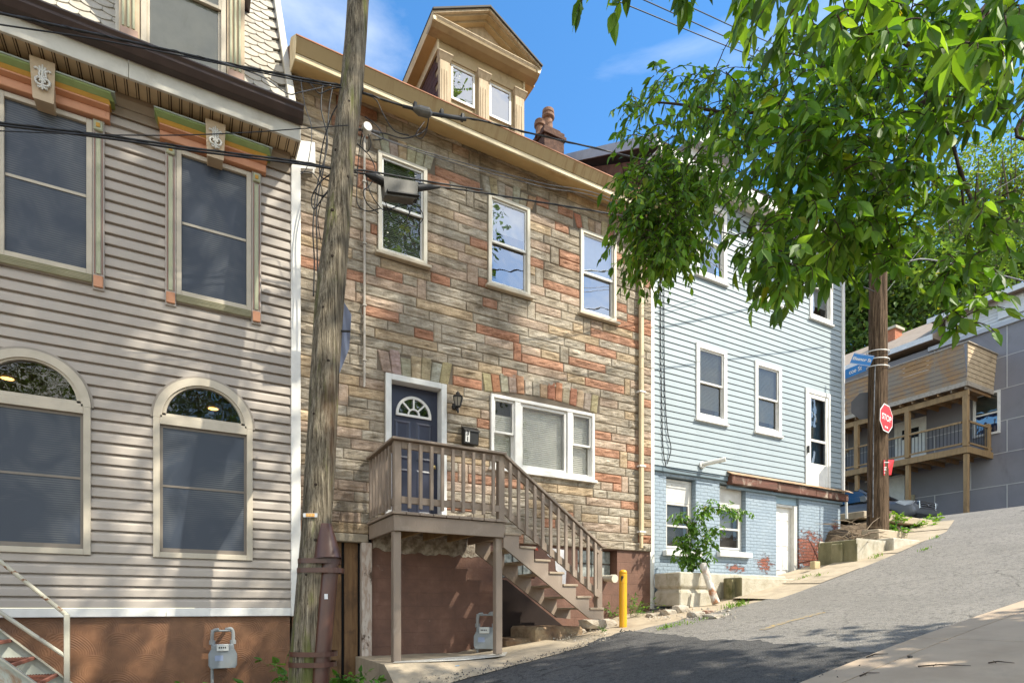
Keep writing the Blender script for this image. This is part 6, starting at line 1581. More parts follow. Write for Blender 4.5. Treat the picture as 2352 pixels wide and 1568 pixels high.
k = MB(); k.box(XG-.08, XG-.051, 13.82, 13.9, 2.5, 5.73); k.box(XG-.08, XG-.051, 13.82, 15.5, 5.66, 5.73); k.build('door_frame', M_WHITE2, gd)
k = MB(); k.box(XG-.1, XG, 13.45, 13.62, 4.55, 4.78); k.build('meter_box', mat('tan box', (.4, .34, .22), .6), GH)
# decks
DK = 25.0
yE, yW_ = 10.72, 19.0
k = MB(); nb = 8
for i in range(nb):      # upper parapet planks, flared outward
    a, b = 8.30 + i*(1.30/nb), 8.30 + (i+1)*(1.30/nb) - .012
    fl = .22*(i/nb)
    k.box(DK-.03-fl, DK-fl, yE-.02, yW_, a, b)
k.build('deck_parapet', M_DECK, GH)
k = MB()
for i in range(nb):
    a, b = 8.30 + i*(1.30/nb), 8.30 + (i+1)*(1.30/nb) - .012
    fl = .22*(i/nb); k.box(DK-fl, XG, yE-.05-fl*.5, yE-.02-fl*.5, a, b)
k.build('parapet_side', mat('sunlit cedar', (.56, .43, .28), .75, (.42, .31, .2), 3, (1.2, 3, 3), dirt=(.25, .18, .12), ds=2), GH)  # lighter copy of the deck cedar, sunlight painted into the side planks
k = MB(); k.box(DK-.05, DK-.01, yE-.03, yW_, 8.12, 8.29); k.box(DK-.01, XG, yE-.07, yE-.03, 8.12, 8.29); k.build('deck_fascia', M_GREYD, GH)
k = MB(); k.box(DK-.28, DK-.2, yE-.2, yW_, 9.605, 9.64); k.box(DK-.2, XG, yE-.2, yE-.1, 9.605, 9.64); k.build('parapet_cap', M_GREYD, GH)
k = MB(); k.box(DK, XG, yE, yW_, 8.2, 8.28); k.build('deck_floor', M_DECK, GH)
for j in range(20):
    pass
k = MB()
for j in range(18): k.box(DK+.02, XG, yE+.02+j*.45, yE+.06+j*.45, 8.03, 8.19)
k.build('joists', M_DECK, GH)
k = MB(); k.box(DK+.14, DK+.22, yE-.02, yW_, 7.80, 8.02); k.build('beam', M_POST, GH, bev=.01)
for y in (10.72, 12.72, 14.75, 16.8, 18.8):
    MB().box(DK+.1, DK+.27, y, y+.17, 5.96, 7.80).build('deck_post', M_POST, GH, bev=.01)
    MB().box(DK+.12, DK+.27, y, y+.15, 2.6, 5.68).build('deck_post', M_POST, GH, bev=.01)
k = MB(); k.box(DK+.06, DK+.14, yE-.02, yW_, 5.69, 5.93); k.box(DK+.14, XG, yE-.04, yE, 5.69, 5.93); k.build('deck_beam', M_POST, GH, bev=.01)
k = MB(); k.box(DK+.15, XG, yE+.01, yW_, 5.86, 5.93); k.build('deck_floor', M_POST, GH)
k = MB()
for j in range(16): k.box(DK+.15, XG, yE+.1+j*.5, yE+.14+j*.5, 5.70, 5.855)
k.build('joists', M_DECK, GH)
k = MB(); k.box(DK+.12, DK+.18, yE+.2, yW_, 6.83, 6.90); k.box(DK+.12, DK+.18, yE+.2, yW_, 6.04, 6.10); k.build('deck_rail', M_POST, GH)
k = MB(); k.box(DK+.2, XG, yE, yE+.05, 6.83, 6.90); k.box(DK+.2, XG, yE, yE+.05, 6.04, 6.10); k.build('deck_rail', M_POST, GH)
k = MB()
y = yE+.3
while y < yW_: k.box(DK+.14, DK+.158, y, y+.018, 6.1, 6.83); y += .125
x = DK+.35
while x < XG-.1: k.box(x, x+.018, yE+.015, yE+.033, 6.1, 6.83); x += .125
o = k.build('deck_baluster', M_BLK2, GH); tag(o, None, None, None, 'stuff')
MB().box(XG-.3, XG-.12, yE-.02, yE+.14, 5.7, 7.0).build('rail_post', M_POST, GH, bev=.01)
for yy in (17.0, 16.4):
    pass
k = MB(); k.prism([(DK+.2, 15.2, 5.75), (DK+.2, 15.2, 5.95), (DK+.2, 18.2, 3.8), (DK+.2, 18.2, 3.6)], (.05, 0, 0)); k.build('stair_stringer', M_POST, GH)
k = MB(); k.prism([(DK+.2, 15.2, 6.8), (DK+.2, 15.2, 6.9), (DK+.2, 18.2, 4.75), (DK+.2, 18.2, 4.65)], (.05, 0, 0)); k.build('stair_rail', M_POST, GH)
k = MB()
for j in range(18): y = 15.3+j*.16; z = 5.9-(y-15.2)*.717; k.box(DK+.21, DK+.23, y, y+.02, z, z+.85)
k.build('stair_baluster', M_BLK2, GH)
# ================================================================== parked car
CG = 2.84
M_CAR = mat('metallic grey car paint', (.12, .125, .135), .3, (.11, .115, .125), 2, metal=.15, spec=.5)
M_CARG = glass_mat('car glass', (.10, .13, .13), .12, 1.6, .01, 0)
M_CHR = mat('chrome', (.7, .7, .7), .15, metal=1)
M_TYR = mat('tyre rubber', (.02, .02, .02), .85)
ya = 11.0; xc = 22.95
CAR = thing('car', 'dark grey sport utility car parked at the top of the street behind the bank', 'car', (xc, ya+2.3, CG))
# stations: distance from nose, half width, bonnet/belt height
ST_ = [(0, .70, .62, .46), (.06, .80, .82, .36), (.18, .87, .93, .30), (.42, .91, .99, .27), (.9, .925, 1.055, .26), (1.35, .93, 1.10, .26), (1.8, .935, 1.12, .26), (2.6, .935, 1.13, .26), (3.5, .93, 1.15, .26), (4.2, .90, 1.14, .3), (4.5, .85, 1.05, .36), (4.6, .8, .8, .42)]
def sec(s, w, h, b): 
    hs = h - .03 - .05*(1 if s < 1.6 else .4)
    return [(-w*.94, b), (-w, b+.12), (-w*1.01, (b+hs)/2), (-w*.985, hs-.08), (-w*.93, hs), (-w*.6, h-.005), (0, h+.012), (w*.6, h-.005), (w*.93, hs), (w*.985, hs-.08), (w*1.01, (b+hs)/2), (w, b+.12), (w*.94, b)]
k = MB(); vs = []; n = 13
for s, w, h, b in ST_: vs += [(xc+x, ya+s, CG+z) for x, z in sec(s, w, h, b)]
fs = [(i*n+j, i*n+(j+1) % n, (i+1)*n+(j+1) % n, (i+1)*n+j) for i in range(len(ST_)-1) for j in range(n)]
fs += [tuple(range(n-1, -1, -1)), tuple((len(ST_)-1)*n+j for j in range(n))]
k.raw(vs, fs); body = k.build('body', M_CAR, CAR, smooth=True, subd=1)
# greenhouse
RF = [(1.22, .84, 1.10, .0), (1.95, .72, 1.60, .5), (2.35, .70, 1.665, .6), (3.2, .70, 1.67, .6), (4.0, .69, 1.62, .6), (4.5, .76, 1.13, .3)]
k = MB(); vs = []
for s, w, h, f in RF: vs += [(xc-w, ya+s, CG+h-.04), (xc-w*.8, ya+s, CG+h), (xc+w*.8, ya+s, CG+h), (xc+w, ya+s, CG+h-.04)]
k.raw(vs, [(i*4+j, i*4+j+1, (i+1)*4+j+1, (i+1)*4+j) for i in range(1, 4) for j in range(3)]); k.build('roof', M_CAR, CAR, smooth=True, subd=1)
k = MB(); k.quad(vs[1], vs[2], vs[6], vs[5]); k.poly([vs[0], vs[1], vs[5], vs[4]]); k.poly([vs[2], vs[3], vs[7], vs[6]]); k.build('windscreen', M_CARG, CAR)
k = MB(); k.quad(vs[17], vs[18], vs[22], vs[21]); k.build('rear_window', M_CARG, CAR)
for sg in (-1, 1):
    def sidep(s, z): 
        f = (z-1.10)/(1.63-1.10); return (xc + sg*lerp(.905, .70, f), ya+s, CG+z)
    for a in ([(1.45, 1.12), (1.98, 1.55), (2.55, 1.60), (2.6, 1.12)], [(2.7, 1.12), (2.65, 1.60), (3.5, 1.59), (3.62, 1.14)], [(3.7, 1.15), (3.58, 1.585), (4.02, 1.55), (4.3, 1.16)]):
        k = MB(); k.poly([sidep(*q) for q in a]); k.build('side_window', M_CARG, CAR)
    for a, b in (((1.25, 1.11), (2.02, 1.61)), ((2.63, 1.12), (2.60, 1.63)), ((3.66, 1.14), (3.54, 1.62)), ((4.42, 1.15), (4.1, 1.6))):
        p, q = Vector(sidep(*a)), Vector(sidep(*b)); MB().bar(p, q, .03, .08, (0, 1, 0)).build('pillar', M_CAR, CAR)
    k = MB(); k.prism([(xc+sg*.96, ya+1.55, CG+1.10), (xc+sg*.96, ya+1.70, CG+1.10), (xc+sg*.97, ya+1.72, CG+1.24), (xc+sg*.97, ya+1.58, CG+1.26)], (sg*.16, 0, 0)); k.build('wing_mirror', M_CAR, CAR, bev=.03)
    for s in (.85, 3.65):
        k = MB(); k.tube([(xc+sg*.70, ya+s, CG+.34), (xc+sg*.90, ya+s, CG+.34)], .34, 24); wh = k.build('wheel', M_TYR, CAR)
        k = MB(); k.tube([(xc+sg*.90, ya+s, CG+.34), (xc+sg*.92, ya+s, CG+.34)], .23, 20); k.build('rim', M_CHR, wh)
        k = MB(); k.tube([(xc+sg*.895, ya+s, CG+.36), (xc+sg*.935, ya+s, CG+.34)], .37, 28); k.build('wheel_arch', M_TYR, CAR)
    k = MB(); q = [(.08, .88), (.16, .77), (.34, .76), (.62, .90), (.52, .945), (.2, .92)]
    def hw(s): 
        for (s0, w0, *_), (s1, w1, *_) in zip(ST_, ST_[1:]):
            if s0 <= s <= s1: return lerp(w0, w1, (s-s0)/(s1-s0))
    k.prism([(xc+sg*(hw(s)*.97+.012), ya+s-.012, CG+z) for s, z in q], (-sg*.08, .0, 0)); hl = k.build('headlight', mat('headlight glass', (.55, .57, .6), .12, metal=.3, spec=.8), CAR, bev=.01)
k = MB()
for i in range(3): k.box(xc-.52, xc+.52, ya-.015+i*.012, ya+.08, CG+.66+i*.075, CG+.70+i*.075)
k.box(xc-.56, xc-.52, ya-.005, ya+.09, CG+.63, CG+.9); k.box(xc+.52, xc+.56, ya-.005, ya+.09, CG+.63, CG+.9); k.box(xc-.52, xc+.52, ya+.02, ya+.09, CG+.875, CG+.90)
gr = k.build('grille', M_CHR, CAR, bev=.008)
k = MB(); k.tube([(xc, ya-.03, CG+.775), (xc, ya-.01, CG+.775)], .045, 18); k.build('badge', M_CHR, gr)
k = MB(); k.box(xc-.52, xc+.52, ya+.03, ya+.09, CG+.64, CG+.875); k.build('grille_back', M_TYR, gr)
k = MB(); k.box(xc-.7, xc+.7, ya-.01, ya+.12, CG+.28, CG+.46); k.build('bumper_insert', M_TYR, CAR, bev=.03)
# ================================================================== metal stair at the lower left
M_STEEL = mat('chipped pale green paint on steel', (.44, .46, .40), .6, (.36, .38, .33), 5, dirt=(.24, .10, .03), ds=5, dlo=.58, dhi=.70, bmp=.2, bs=30)
M_STAIRW = mat('cream painted steel', (.46, .44, .36), .5, dirt=(.26, .13, .06), ds=9, dlo=.6, dhi=.7)
M_GRATE = mat('rusty red grating', (.16, .055, .035), .8, (.10, .04, .025), 6)
SX = thing('metal_stairs', 'rusty cream steel stairs with grating treads at the lower left corner', 'stairs', (-1.6, 7.2, -1.2))
yf, yn = 7.62, 6.1
def sline(px, py, Y): return onY(px, py, Y)
a, b = sline(-60, 1400, yf), sline(162, 1566, yf); d = (b-a)
a2, b2 = a - d*.6, b + d*.9
k = MB(); k.prism([a2, b2, b2 - Vector((0, 0, .26)), a2 - Vector((0, 0, .26))], (0, .012, 0)); k.box(0, 0, 0, 0, 0, 0) if False else None
k.build('stringer', M_STEEL, SX)
k = MB(); k.bar(a2 + Vector((0, -.02, .004)), b2 + Vector((0, -.02, .004)), .05, .012, (0, 0, 1)); k.build('stringer_flange', M_STAIRW, SX)
c, e = sline(0, 1509, yn), sline(82, 1568, yn); dn = (e-c).normalized(); c2 = c - dn*1.2; e2 = c + dn*2.0
k = MB(); k.prism([c2, e2, e2 - Vector((0, 0, .26)), c2 - Vector((0, 0, .26))], (0, .012, 0)); k.build('stringer', M_STEEL, SX)
k = MB(); k.bar(c2 + Vector((0, -.02, .004)), e2 + Vector((0, -.02, .004)), .05, .012, (0, 0, 1)); k.build('stringer_flange', M_STAIRW, SX)
slope = d.z/d.x
for i, (px, py) in enumerate([(28, 1466), (82, 1506), (135, 1544), (-25, 1424), (188, 1584)]):
    pe = sline(px, py, yf); x1 = pe.x; z = pe.z
    k = MB(); k.box(x1-.03, x1, yn+.015, yf-.003, z-.035, z); tr = k.build('tread', mat('rust red nosing', (.22, .085, .06), .7, dirt=(.12, .05, .03), ds=6), SX, bev=.004)
    k = MB(); x0_ = x1-.25
    for j in range(10):
        f = j/9; k.bar((lerp(x0_, x1-.035, f), yn+.02, z-.012), (lerp(x0_, x1-.035, max(0, f-.35)), yf-.01, z-.012), .006, .02)
        k.bar((lerp(x0_, x1-.035, f), yf-.01, z-.014), (lerp(x0_, x1-.035, max(0, f-.35)), yn+.02, z-.014), .006, .02)
    k.build('grating', M_GRATE, tr)
pt_ = sline(155, 1412, yf); k = MB(); k.box(pt_.x-.024, pt_.x+.024, yf-.06, yf-.012, -1.9, pt_.z+.01); k.build('rail_post', M_STAIRW, SX, bev=.004)
k = MB(); q = sline(-80, 1222, yf); k.tube([q + Vector((0, -.035, 0)), pt_ + Vector((0, -.035, 0))], .021, 10); k.build('handrail', mat('rust flaked cream steel', (.46, .43, .34), .6, (.20, .09, .04), 5, (3, 3, 3), .55, .62), SX)
k = MB(); q = sline(-80, 1350, yf); r_ = sline(155, 1508, yf); k.tube([q + Vector((0, -.035, 0)), r_ + Vector((0, -.035, 0))], .021, 10); k.build('mid_rail', M_STAIRW, SX)
# ================================================================== foliage
def leaf_mat(name, trans=.45, rough=.45):
    m = bpy.data.materials.new(name); m.use_nodes = True; nt = m.node_tree; nt.nodes.clear()
    o = nt.nodes.new('ShaderNodeOutputMaterial'); a = N(nt, 'ShaderNodeVertexColor'); a.layer_name = 'Tone'
    b = nt.nodes.new('ShaderNodeBsdfPrincipled'); b.inputs['Roughness'].default_value = rough; b.inputs['Specular IOR Level'].default_value = .4
    t = nt.nodes.new('ShaderNodeBsdfTranslucent'); mx = nt.nodes.new('ShaderNodeMixShader'); mx.inputs[0].default_value = trans
    f = noise(nt, coords(nt), 30, 3); c = mixc(nt, ramp(nt, f, [(.3, .0), (.7, .5)]), a.outputs[0], (.9, .95, .6), 'MULTIPLY')
    L(nt, c, b.inputs['Base Color'])
    c2 = mixc(nt, 1.0, c, (1.5, 1.45, .5), 'MULTIPLY'); L(nt, c2, t.inputs[0])
    L(nt, b.outputs[0], mx.inputs[1]); L(nt, t.outputs[0], mx.inputs[2]); L(nt, mx.outputs[0], o.inputs[0])
    return m
M_LEAF = leaf_mat('hanging tree leaf', .5); M_LEAFB = leaf_mat('background leaf', .45, .55); M_WEED = leaf_mat('weed leaf', .4)
M_BARK = mat('dark bark', (.075, .048, .03), .9, (.045, .028, .018), 4, (6, 6, 1), bmp=.8, bs=30, bd=.02)
M_BARKG = mat('grey bark', (.16, .13, .10), .9, (.1, .08, .06), 4, (6, 6, 1), bmp=.6, bs=20)
def leaf(mb, p, d, up, ln, w, col, shape='ovate', fold=.25):
    d = d.normalized(); s = d.cross(up)
    if s.length < 1e-4: s = d.cross(Vector((1, 0, .1)))
    s.normalize(); u = s.cross(d)
    if shape == 'ovate': pr = [(.16, .62), (.38, 1.0), (.66, .72)]
    elif shape == 'heart': pr = [(-.02, .75), (.25, 1.05), (.62, .66)]
    else: pr = [(.2, .8), (.5, 1.0), (.78, .62)]
    tip = p + d*ln - u*ln*.10; mids = []
    cv = R.uniform(-.05, .3); tw = R.uniform(-.25, .25)
    tip = p + d*ln - u*ln*cv + s*ln*tw*.25
    left = [p + d*ln*a + s*(w*.5*b + ln*tw*.25*a*a) + u*w*fold*b*.5*(1+tw) - u*ln*cv*a*a for a, b in pr]
    right = [p + d*ln*a - s*(w*.5*b - ln*tw*.25*a*a) + u*w*fold*b*.5*(1-tw) - u*ln*cv*a*a for a, b in pr]
    mb.curc = col; n = len(mb.v)
    mb.v += [tuple(p)] + [tuple(q) for q in left] + [tuple(tip)] + [tuple(q) for q in right]
    for f in ((n, n+1, n+2, n+3, n+4), (n, n+4, n+7, n+6, n+5)): mb.f.append(f); mb.c.append(col); mb.mi.append(0)
def greens(r, base=((.095, .20, .026), (.13, .25, .034), (.19, .325, .052), (.06, .135, .017))):
    c = r.choice(base); t = r.uniform(.65, 1.3)
    if r.random() < .012: c = (c[0]*2.6, c[1]*1.5, c[2])
    return (c[0]*t*r.uniform(.9, 1.15), c[1]*t, c[2]*t)
def spray(mb, wd, r, p, d, ln, n, ll, lw, droop, shape='ovate', base=None, rad=.0038, fold=.25):
    """a twig that bends down under its weight, alternate leaves hanging from it"""
    pts = [p.copy()]; q = p.copy(); d = d.normalized()
    for i in range(n):
        d = (d + Vector((r.gauss(0, .10), r.gauss(0, .10), -droop + r.gauss(0, .05)))).normalized(); q = q + d*(ln/n); pts.append(q.copy())
        sd = d.cross(Vector((0, 0, 1)));
        if sd.length < .05: sd = Vector((r.uniform(-1, 1), r.uniform(-1, 1), 0))
        sd.normalize(); sg = 1 if i % 2 else -1
        ld = (d*.65 + sd*sg*r.uniform(.45, .95) + Vector((r.gauss(0, .22), r.gauss(0, .22), -.45 + r.gauss(0, .25)))).normalized()
        up = Vector((r.gauss(0, .5), r.gauss(0, .5), 1))
        s = r.choice([.55, .75, .9, 1, 1.1, 1.2])*r.uniform(.9, 1.1); leaf(mb, q, ld, up, ll*s, lw*s*r.uniform(.7, 1.3), greens(r, base) if base else greens(r), shape, fold*r.uniform(.2, 1.6))
    leaf(mb, q, d + Vector((0, 0, -.3)), Vector((r.gauss(0, .4), r.gauss(0, .4), 1)), ll, lw, greens(r, base) if base else greens(r), shape, fold)
    if wd is not None: wd.tube(pts, [rad*(1-.6*i/len(pts)) for i in range(len(pts))], 5, False)
# ---- the near tree: trunk out of the frame at right, limb and drooping sprays in it
r = random.Random(77)
TR = thing('tree', 'leafy tree whose drooping green branches hang over the upper right', 'tree', (8.6, -1.9, G(8.6)))
k = MB(); k.tube(catmull([(8.6, -1.9, G(8.6)-.3), (8.55, -1.85, 1.6), (8.3, -1.7, 3.5), (7.9, -1.5, 6.0), (7.5, -1.3, 9.5), (7.2, -1.0, 13), (7.0, -1, 16)], 6), [.30-.25*i/36 for i in range(37)], 14, jit=.1); k.build('trunk', M_BARK, TR, smooth=True)
k = MB()
limb = [Vector((8.1, -1.6, 4.6)), Vector((7.4, .4, 5.6)), at(2420, -120, 4.7), at(2300, 5, 4.55), at(2215, 95, 4.45), at(2172, 150, 4.4), at(2150, 215, 4.35), at(2168, 265, 4.2)]
lc = catmull(limb, 6); k.tube(lc, [.13 - .105*i/(len(lc)-1) for i in range(len(lc))], 12, jit=.12)
for pts, rr_ in (([at(2172, 150, 4.4), at(2110, 120, 4.5), at(2020, 60, 4.5)], .03), ([at(2160, 180, 4.38), at(2080, 170, 4.6), at(1900, 230, 5.0), at(1700, 260, 5.4), at(1560, 240, 5.7), at(1500, 235, 5.8)], .028),
                 ([at(2075, 160, 4.2), at(2125, 210, 4.0), at(2160, 270, 3.7), at(2185, 320, 3.5), at(2205, 400, 3.4), at(2212, 470, 3.35), at(2218, 560, 3.3)], .016), ([at(2205, 385, 3.4), at(2222, 440, 3.35), at(2240, 480, 3.3), at(2262, 520, 3.25), at(2300, 545, 3.2)], .010),
                 ([at(2172, 150, 4.4), at(2140, 300, 4.3), at(2100, 420, 4.2)], .016), ([at(2150, 215, 4.35), at(1990, 330, 4.2), at(1880, 430, 4.1)], .018), ([at(2300, 5, 4.55), at(2200, -80, 3.6), at(1950, -130, 2.9), at(1700, -110, 2.7), at(1420, -60, 2.6)], .022),
                 ([at(1700, 260, 5.4), at(1620, 330, 5.6), at(1550, 420, 5.7)], .012), ([at(1600, 245, 5.6), at(1560, 300, 5.8), at(1540, 330, 5.8)], .007), ([Vector((7.4, .4, 5.6)), at(2420, 200, 3.6), at(2380, 330, 3.4)], .02)):
    c = catmull(pts, 6); k.tube(c, [rr_*(1-.75*i/(len(c)-1)) for i in range(len(c))], 8, jit=.1)
k.build('limb', M_BARK, TR, smooth=True)
mb = MB(); wd = MB()
# (outline in the photo's pixels, distance range, number of sprays, leaf length)
def inpoly(x, y, P):
    c = False
    for (x0, y0), (x1, y1) in zip(P, P[1:]+P[:1]):
        if (y0 > y) != (y1 > y) and x < (x1-x0)*(y-y0)/(y1-y0)+x0: c = not c
    return c
DENS = .9
ZON = [([(1445, 215), (1500, 150), (1570, 200), (1640, 180), (1780, 170), (1800, 320), (1700, 380), (1640, 430), (1560, 400), (1500, 370), (1450, 330), (1420, 290)], (5.2, 6.3), 190, .092),
       ([(1500, 370), (1640, 400), (1650, 500), (1600, 560), (1540, 610), (1490, 600), (1450, 540), (1430, 450), (1470, 390)], (5.3, 6.3), 320, .092),
       ([(1455, 520), (1560, 520), (1560, 610), (1530, 640), (1480, 610)], (5.2, 6.0), 120, .088),
       ([(1640, 170), (1800, 90), (1960, 60), (2080, 100), (2120, 300), (2080, 450), (1980, 560), (1840, 620), (1760, 600), (1700, 520), (1650, 400)], (3.9, 5.2), 330, .10),
       ([(1780, 230), (1900, 160), (2080, 160), (2100, 380), (2080, 500), (1960, 570), (1860, 600), (1800, 480)], (3.3, 4.2), 210, .105),
       ([(1700, 520), (1800, 560), (1930, 560), (1940, 620), (1880, 660), (1800, 680), (1760, 660), (1700, 590)], (3.2, 4.0), 60, .10),
       ([(1950, 500), (2090, 480), (2090, 600), (2040, 640), (1970, 620)], (3.4, 4.2), 45, .10),
       ([(1700, -80), (2380, -80), (2380, 120), (2260, 180), (2140, 160), (2040, 120), (1940, 90), (1820, 40), (1720, 10)], (2.3, 3.4), 120, .105),
       ([(2080, 100), (2380, 60), (2380, 250), (2300, 260), (2200, 330), (2120, 330)], (3.2, 4.6), 95, .105),
       ([(2150, 470), (2290, 480), (2300, 560), (2250, 610), (2200, 660), (2170, 600)], (3.0, 3.5), 15, .095),
       ([(2165, 600), (2250, 600), (2250, 720), (2215, 770), (2175, 760), (2150, 710)], (3.0, 3.4), 26, .095),
       ([(2210, 430), (2330, 440), (2370, 480), (2300, 530), (2230, 510)], (3.0, 3.3), 8, .10),
       ([(2100, 420), (2170, 430), (2160, 480), (2110, 480)], (3.3, 3.6), 5, .10),
       ([(1375, -30), (1395, -30), (1392, 20), (1380, 20)], (2.6, 2.7), 1, .10), ([(1430, -60), (1640, -60), (1660, -15), (1560, -40), (1500, -30)], (2.6, 2.8), 8, .10)]
for P, (t0, t1), cnt, ll in ZON:
    xs = [p[0] for p in P]; ys = [p[1] for p in P]; c = 0
    while c < cnt*DENS:
        x, y = r.uniform(min(xs), max(xs)), r.uniform(min(ys), max(ys))
        if not inpoly(x, y, P): continue
        c += 1; t = r.uniform(t0, t1); p = at(x, y-18, t)
        d = Vector((r.gauss(-.3, .6), r.gauss(-.1, .6), r.uniform(-.3, .45)))
        spray(mb, wd, r, p, d, r.uniform(.16, .36)*t/4.2, r.randint(5, 9), ll*r.uniform(.85, 1.25), ll*.43, .22)
mb.build('foliage', M_LEAF, TR); wd.build('twigs', M_BARK, TR)
# crown above and behind the street view, with trunkless unseen clumps added for dappled shade and reflections
mb = MB()
LEAF_CLUMPS = [((6.0, -1.2, 13.4), (3.7, 3.4, 4.8), 6000, .42), ((6.0, -1.2, 17.6), (2.6, 2.4, 2.0), 1500, .42), ((15.0, -6, 19.8), (2.4, 2.0, 1.8), 1300, .40), ((15.6, -6, 25.2), (2.6, 2.0, 2.4), 1300, .62), ((8.3, -1.2, 7.4), (2.5, 1.9, 3.0), 4600, .30), ((9.0, -1.6, 5.0), (2.3, 1.3, 1.9), 2200, .2), ((17.6, -6, 24.0), (2.0, 1.8, 2.2), 420, .62), ((1.0, -9.5, 8.2), (4.5, 2.4, 4.6), 5200, .25), ((-5.5, -9.5, 8.6), (3.5, 2.4, 4.6), 4200, .25)]
for (c, s, n, th) in LEAF_CLUMPS:
    c = Vector(c); i = 0; tries = 0
    while i < n and tries < n*12:
        tries += 1
        q = Vector((r.gauss(0, .5), r.gauss(0, .5), r.gauss(0, .5)))
        if q.length > 1: continue
        p = c + Vector((q.x*s[0], q.y*s[1], q.z*s[2]))
        if mnoise.noise(p*.5) + .5*mnoise.noise(p*1.4) < th - .48: continue
        if p.y > -.1 and p.z < 1.12*(.486*p.x + .874*p.y) + .4: continue
        i += 1; leaf(mb, p, Vector((r.gauss(0, 1), r.gauss(0, 1), r.gauss(-.4, .7))), Vector((r.gauss(0, .6), r.gauss(0, .6), 1)), r.uniform(.16, .26), r.uniform(.10, .16), greens(r))
mb.build('crown', M_LEAF, TR)
k = MB()
for c, s, n, th in LEAF_CLUMPS:
    c = Vector(c); st = Vector((8.0, -1.6, min(c.z-1, 6)))
    if c.x > 12: continue
    k.tube(catmull([st, st.lerp(c, .5) + Vector((0, 0, .6)), c], 5), [.12 - .008*i for i in range(11)], 8)
k.build('branch', M_BARK, TR)
# ---- background trees
def bgtree(name, label, base, hgt, blobs, n, lsz, pal, bark=M_BARKG, seed=1, group='trees on the hillside behind the houses', trunk_r=.3, thr=-.15, br=6):
    rr = random.Random(seed); b = Vector(base); t = thing(name, label, 'tree', b, group)
    k = MB(); cs = [Vector(c) for c, s in blobs]; top = max(cs, key=lambda c: c.z)
    k.tube(catmull([b - Vector((0, 0, .5)), b.lerp(top, .35) + Vector((.3, .2, 0)), top], 6), [trunk_r*(1-.8*i/12) for i in range(13)], 10, jit=.1); k.build('trunk', bark, t, smooth=True)
    k = MB(); mb = MB()
    tot = sum(s[0]*s[1]*s[2] for c, s in blobs)
    for c, s in blobs:
        c = Vector(c); st = b.lerp(top, min(.8, max(.2, (c.z-b.z)/(top.z-b.z+1e-6)*.7)))
        for _ in range(br):
            e = c + Vector((rr.uniform(-.8, .8)*s[0], rr.uniform(-.8, .8)*s[1], rr.uniform(-.4, .9)*s[2])); m = st.lerp(e, .5) + Vector((rr.gauss(0, .4), rr.gauss(0, .4), .3))
            k.tube(catmull([st, m, e], 4), [trunk_r*.35*(1-.85*i/8) for i in range(9)], 6, False)
        m = int(n*s[0]*s[1]*s[2]/tot); i = 0
        while i < m:
            q = Vector((rr.uniform(-1, 1), rr.uniform(-1, 1), rr.uniform(-1, 1)))
            if q.length > 1 or q.length < .35*rr.random(): continue
            p = c + Vector((q.x*s[0], q.y*s[1], q.z*s[2]))
            if mnoise.noise(p*.9) + .6*mnoise.noise(p*2.1) < thr: i += .15; continue
            i += 1; leaf(mb, p, Vector((rr.gauss(0, 1), rr.gauss(0, 1), rr.gauss(-.3, .7))), Vector((rr.gauss(0, .5), rr.gauss(0, .5), 1)), lsz*rr.uniform(.7, 1.3), lsz*.6, greens(rr, pal), 'ovate')
    k.build('branches', bark, t); mb.build('crown', M_LEAFB, t)
DKG = ((.075, .145, .045), (.105, .185, .055), (.145, .235, .075), (.05, .10, .03))
LTG = ((.14, .22, .05), (.17, .26, .07), (.20, .28, .08), (.11, .19, .045))
MDG = ((.10, .18, .05), (.135, .23, .065), (.17, .27, .08))
p = at(2050, 700, 36)
bgtree('tree', 'dense dark green tree rising behind the blue house corner', (p.x, p.y, 5), 0, [(at(2040, 690, 36), (4.2, 4.2, 3.0)), (at(2120, 690, 37), (3.6, 3.6, 2.6)), (at(1970, 740, 36), (3.0, 3.0, 2.6)), (at(1985, 640, 36), (3.2, 3.2, 2.8)), (at(2090, 640, 36), (3.2, 3.2, 2.4)), (at(2000, 810, 35), (2.6, 2.6, 2.2))], 17000, .34, DKG, M_BARK, 3, thr=-.22)
p = at(2240, 620, 44)
bgtree('tree', 'tall pale green feathery tree behind the grey house roof', (p.x, p.y, 8), 0, [(at(2230, 440, 44), (4.2, 4.2, 3.2)), (at(2310, 400, 44), (3.8, 3.8, 2.6)), (at(2180, 530, 44), (4.0, 4.0, 2.6)), (at(2290, 510, 45), (3.6, 3.6, 2.4)), (at(2130, 590, 44), (3.4, 3.4, 2.0)), (at(2370, 480, 44), (3.5, 3.5, 3.0))], 13000, .27, LTG, M_BARKG, 4, trunk_r=.4, thr=-.02, br=16)
p = at(2330, 640, 38)
bgtree('tree', 'crooked dark limbed tree above the white gable of the grey house', (p.x, p.y, 9), 0, [(at(2320, 600, 38), (2.6, 2.6, 2.0)), (at(2380, 560, 38), (3.0, 3.0, 2.2)), (at(2290, 650, 37), (1.8, 1.8, 1.2))], 5200, .26, MDG, M_BARK, 5, trunk_r=.45, thr=.0, br=9)
p = at(1900, 640, 40)
bgtree('tree', 'mid green tree mostly hidden behind the blue house and the foliage', (p.x, p.y, 6), 0, [(at(1905, 640, 40), (4.0, 4.0, 3.0)), (at(1950, 580, 41), (3.0, 3.0, 2.5))], 5000, .34, MDG, M_BARKG, 6)
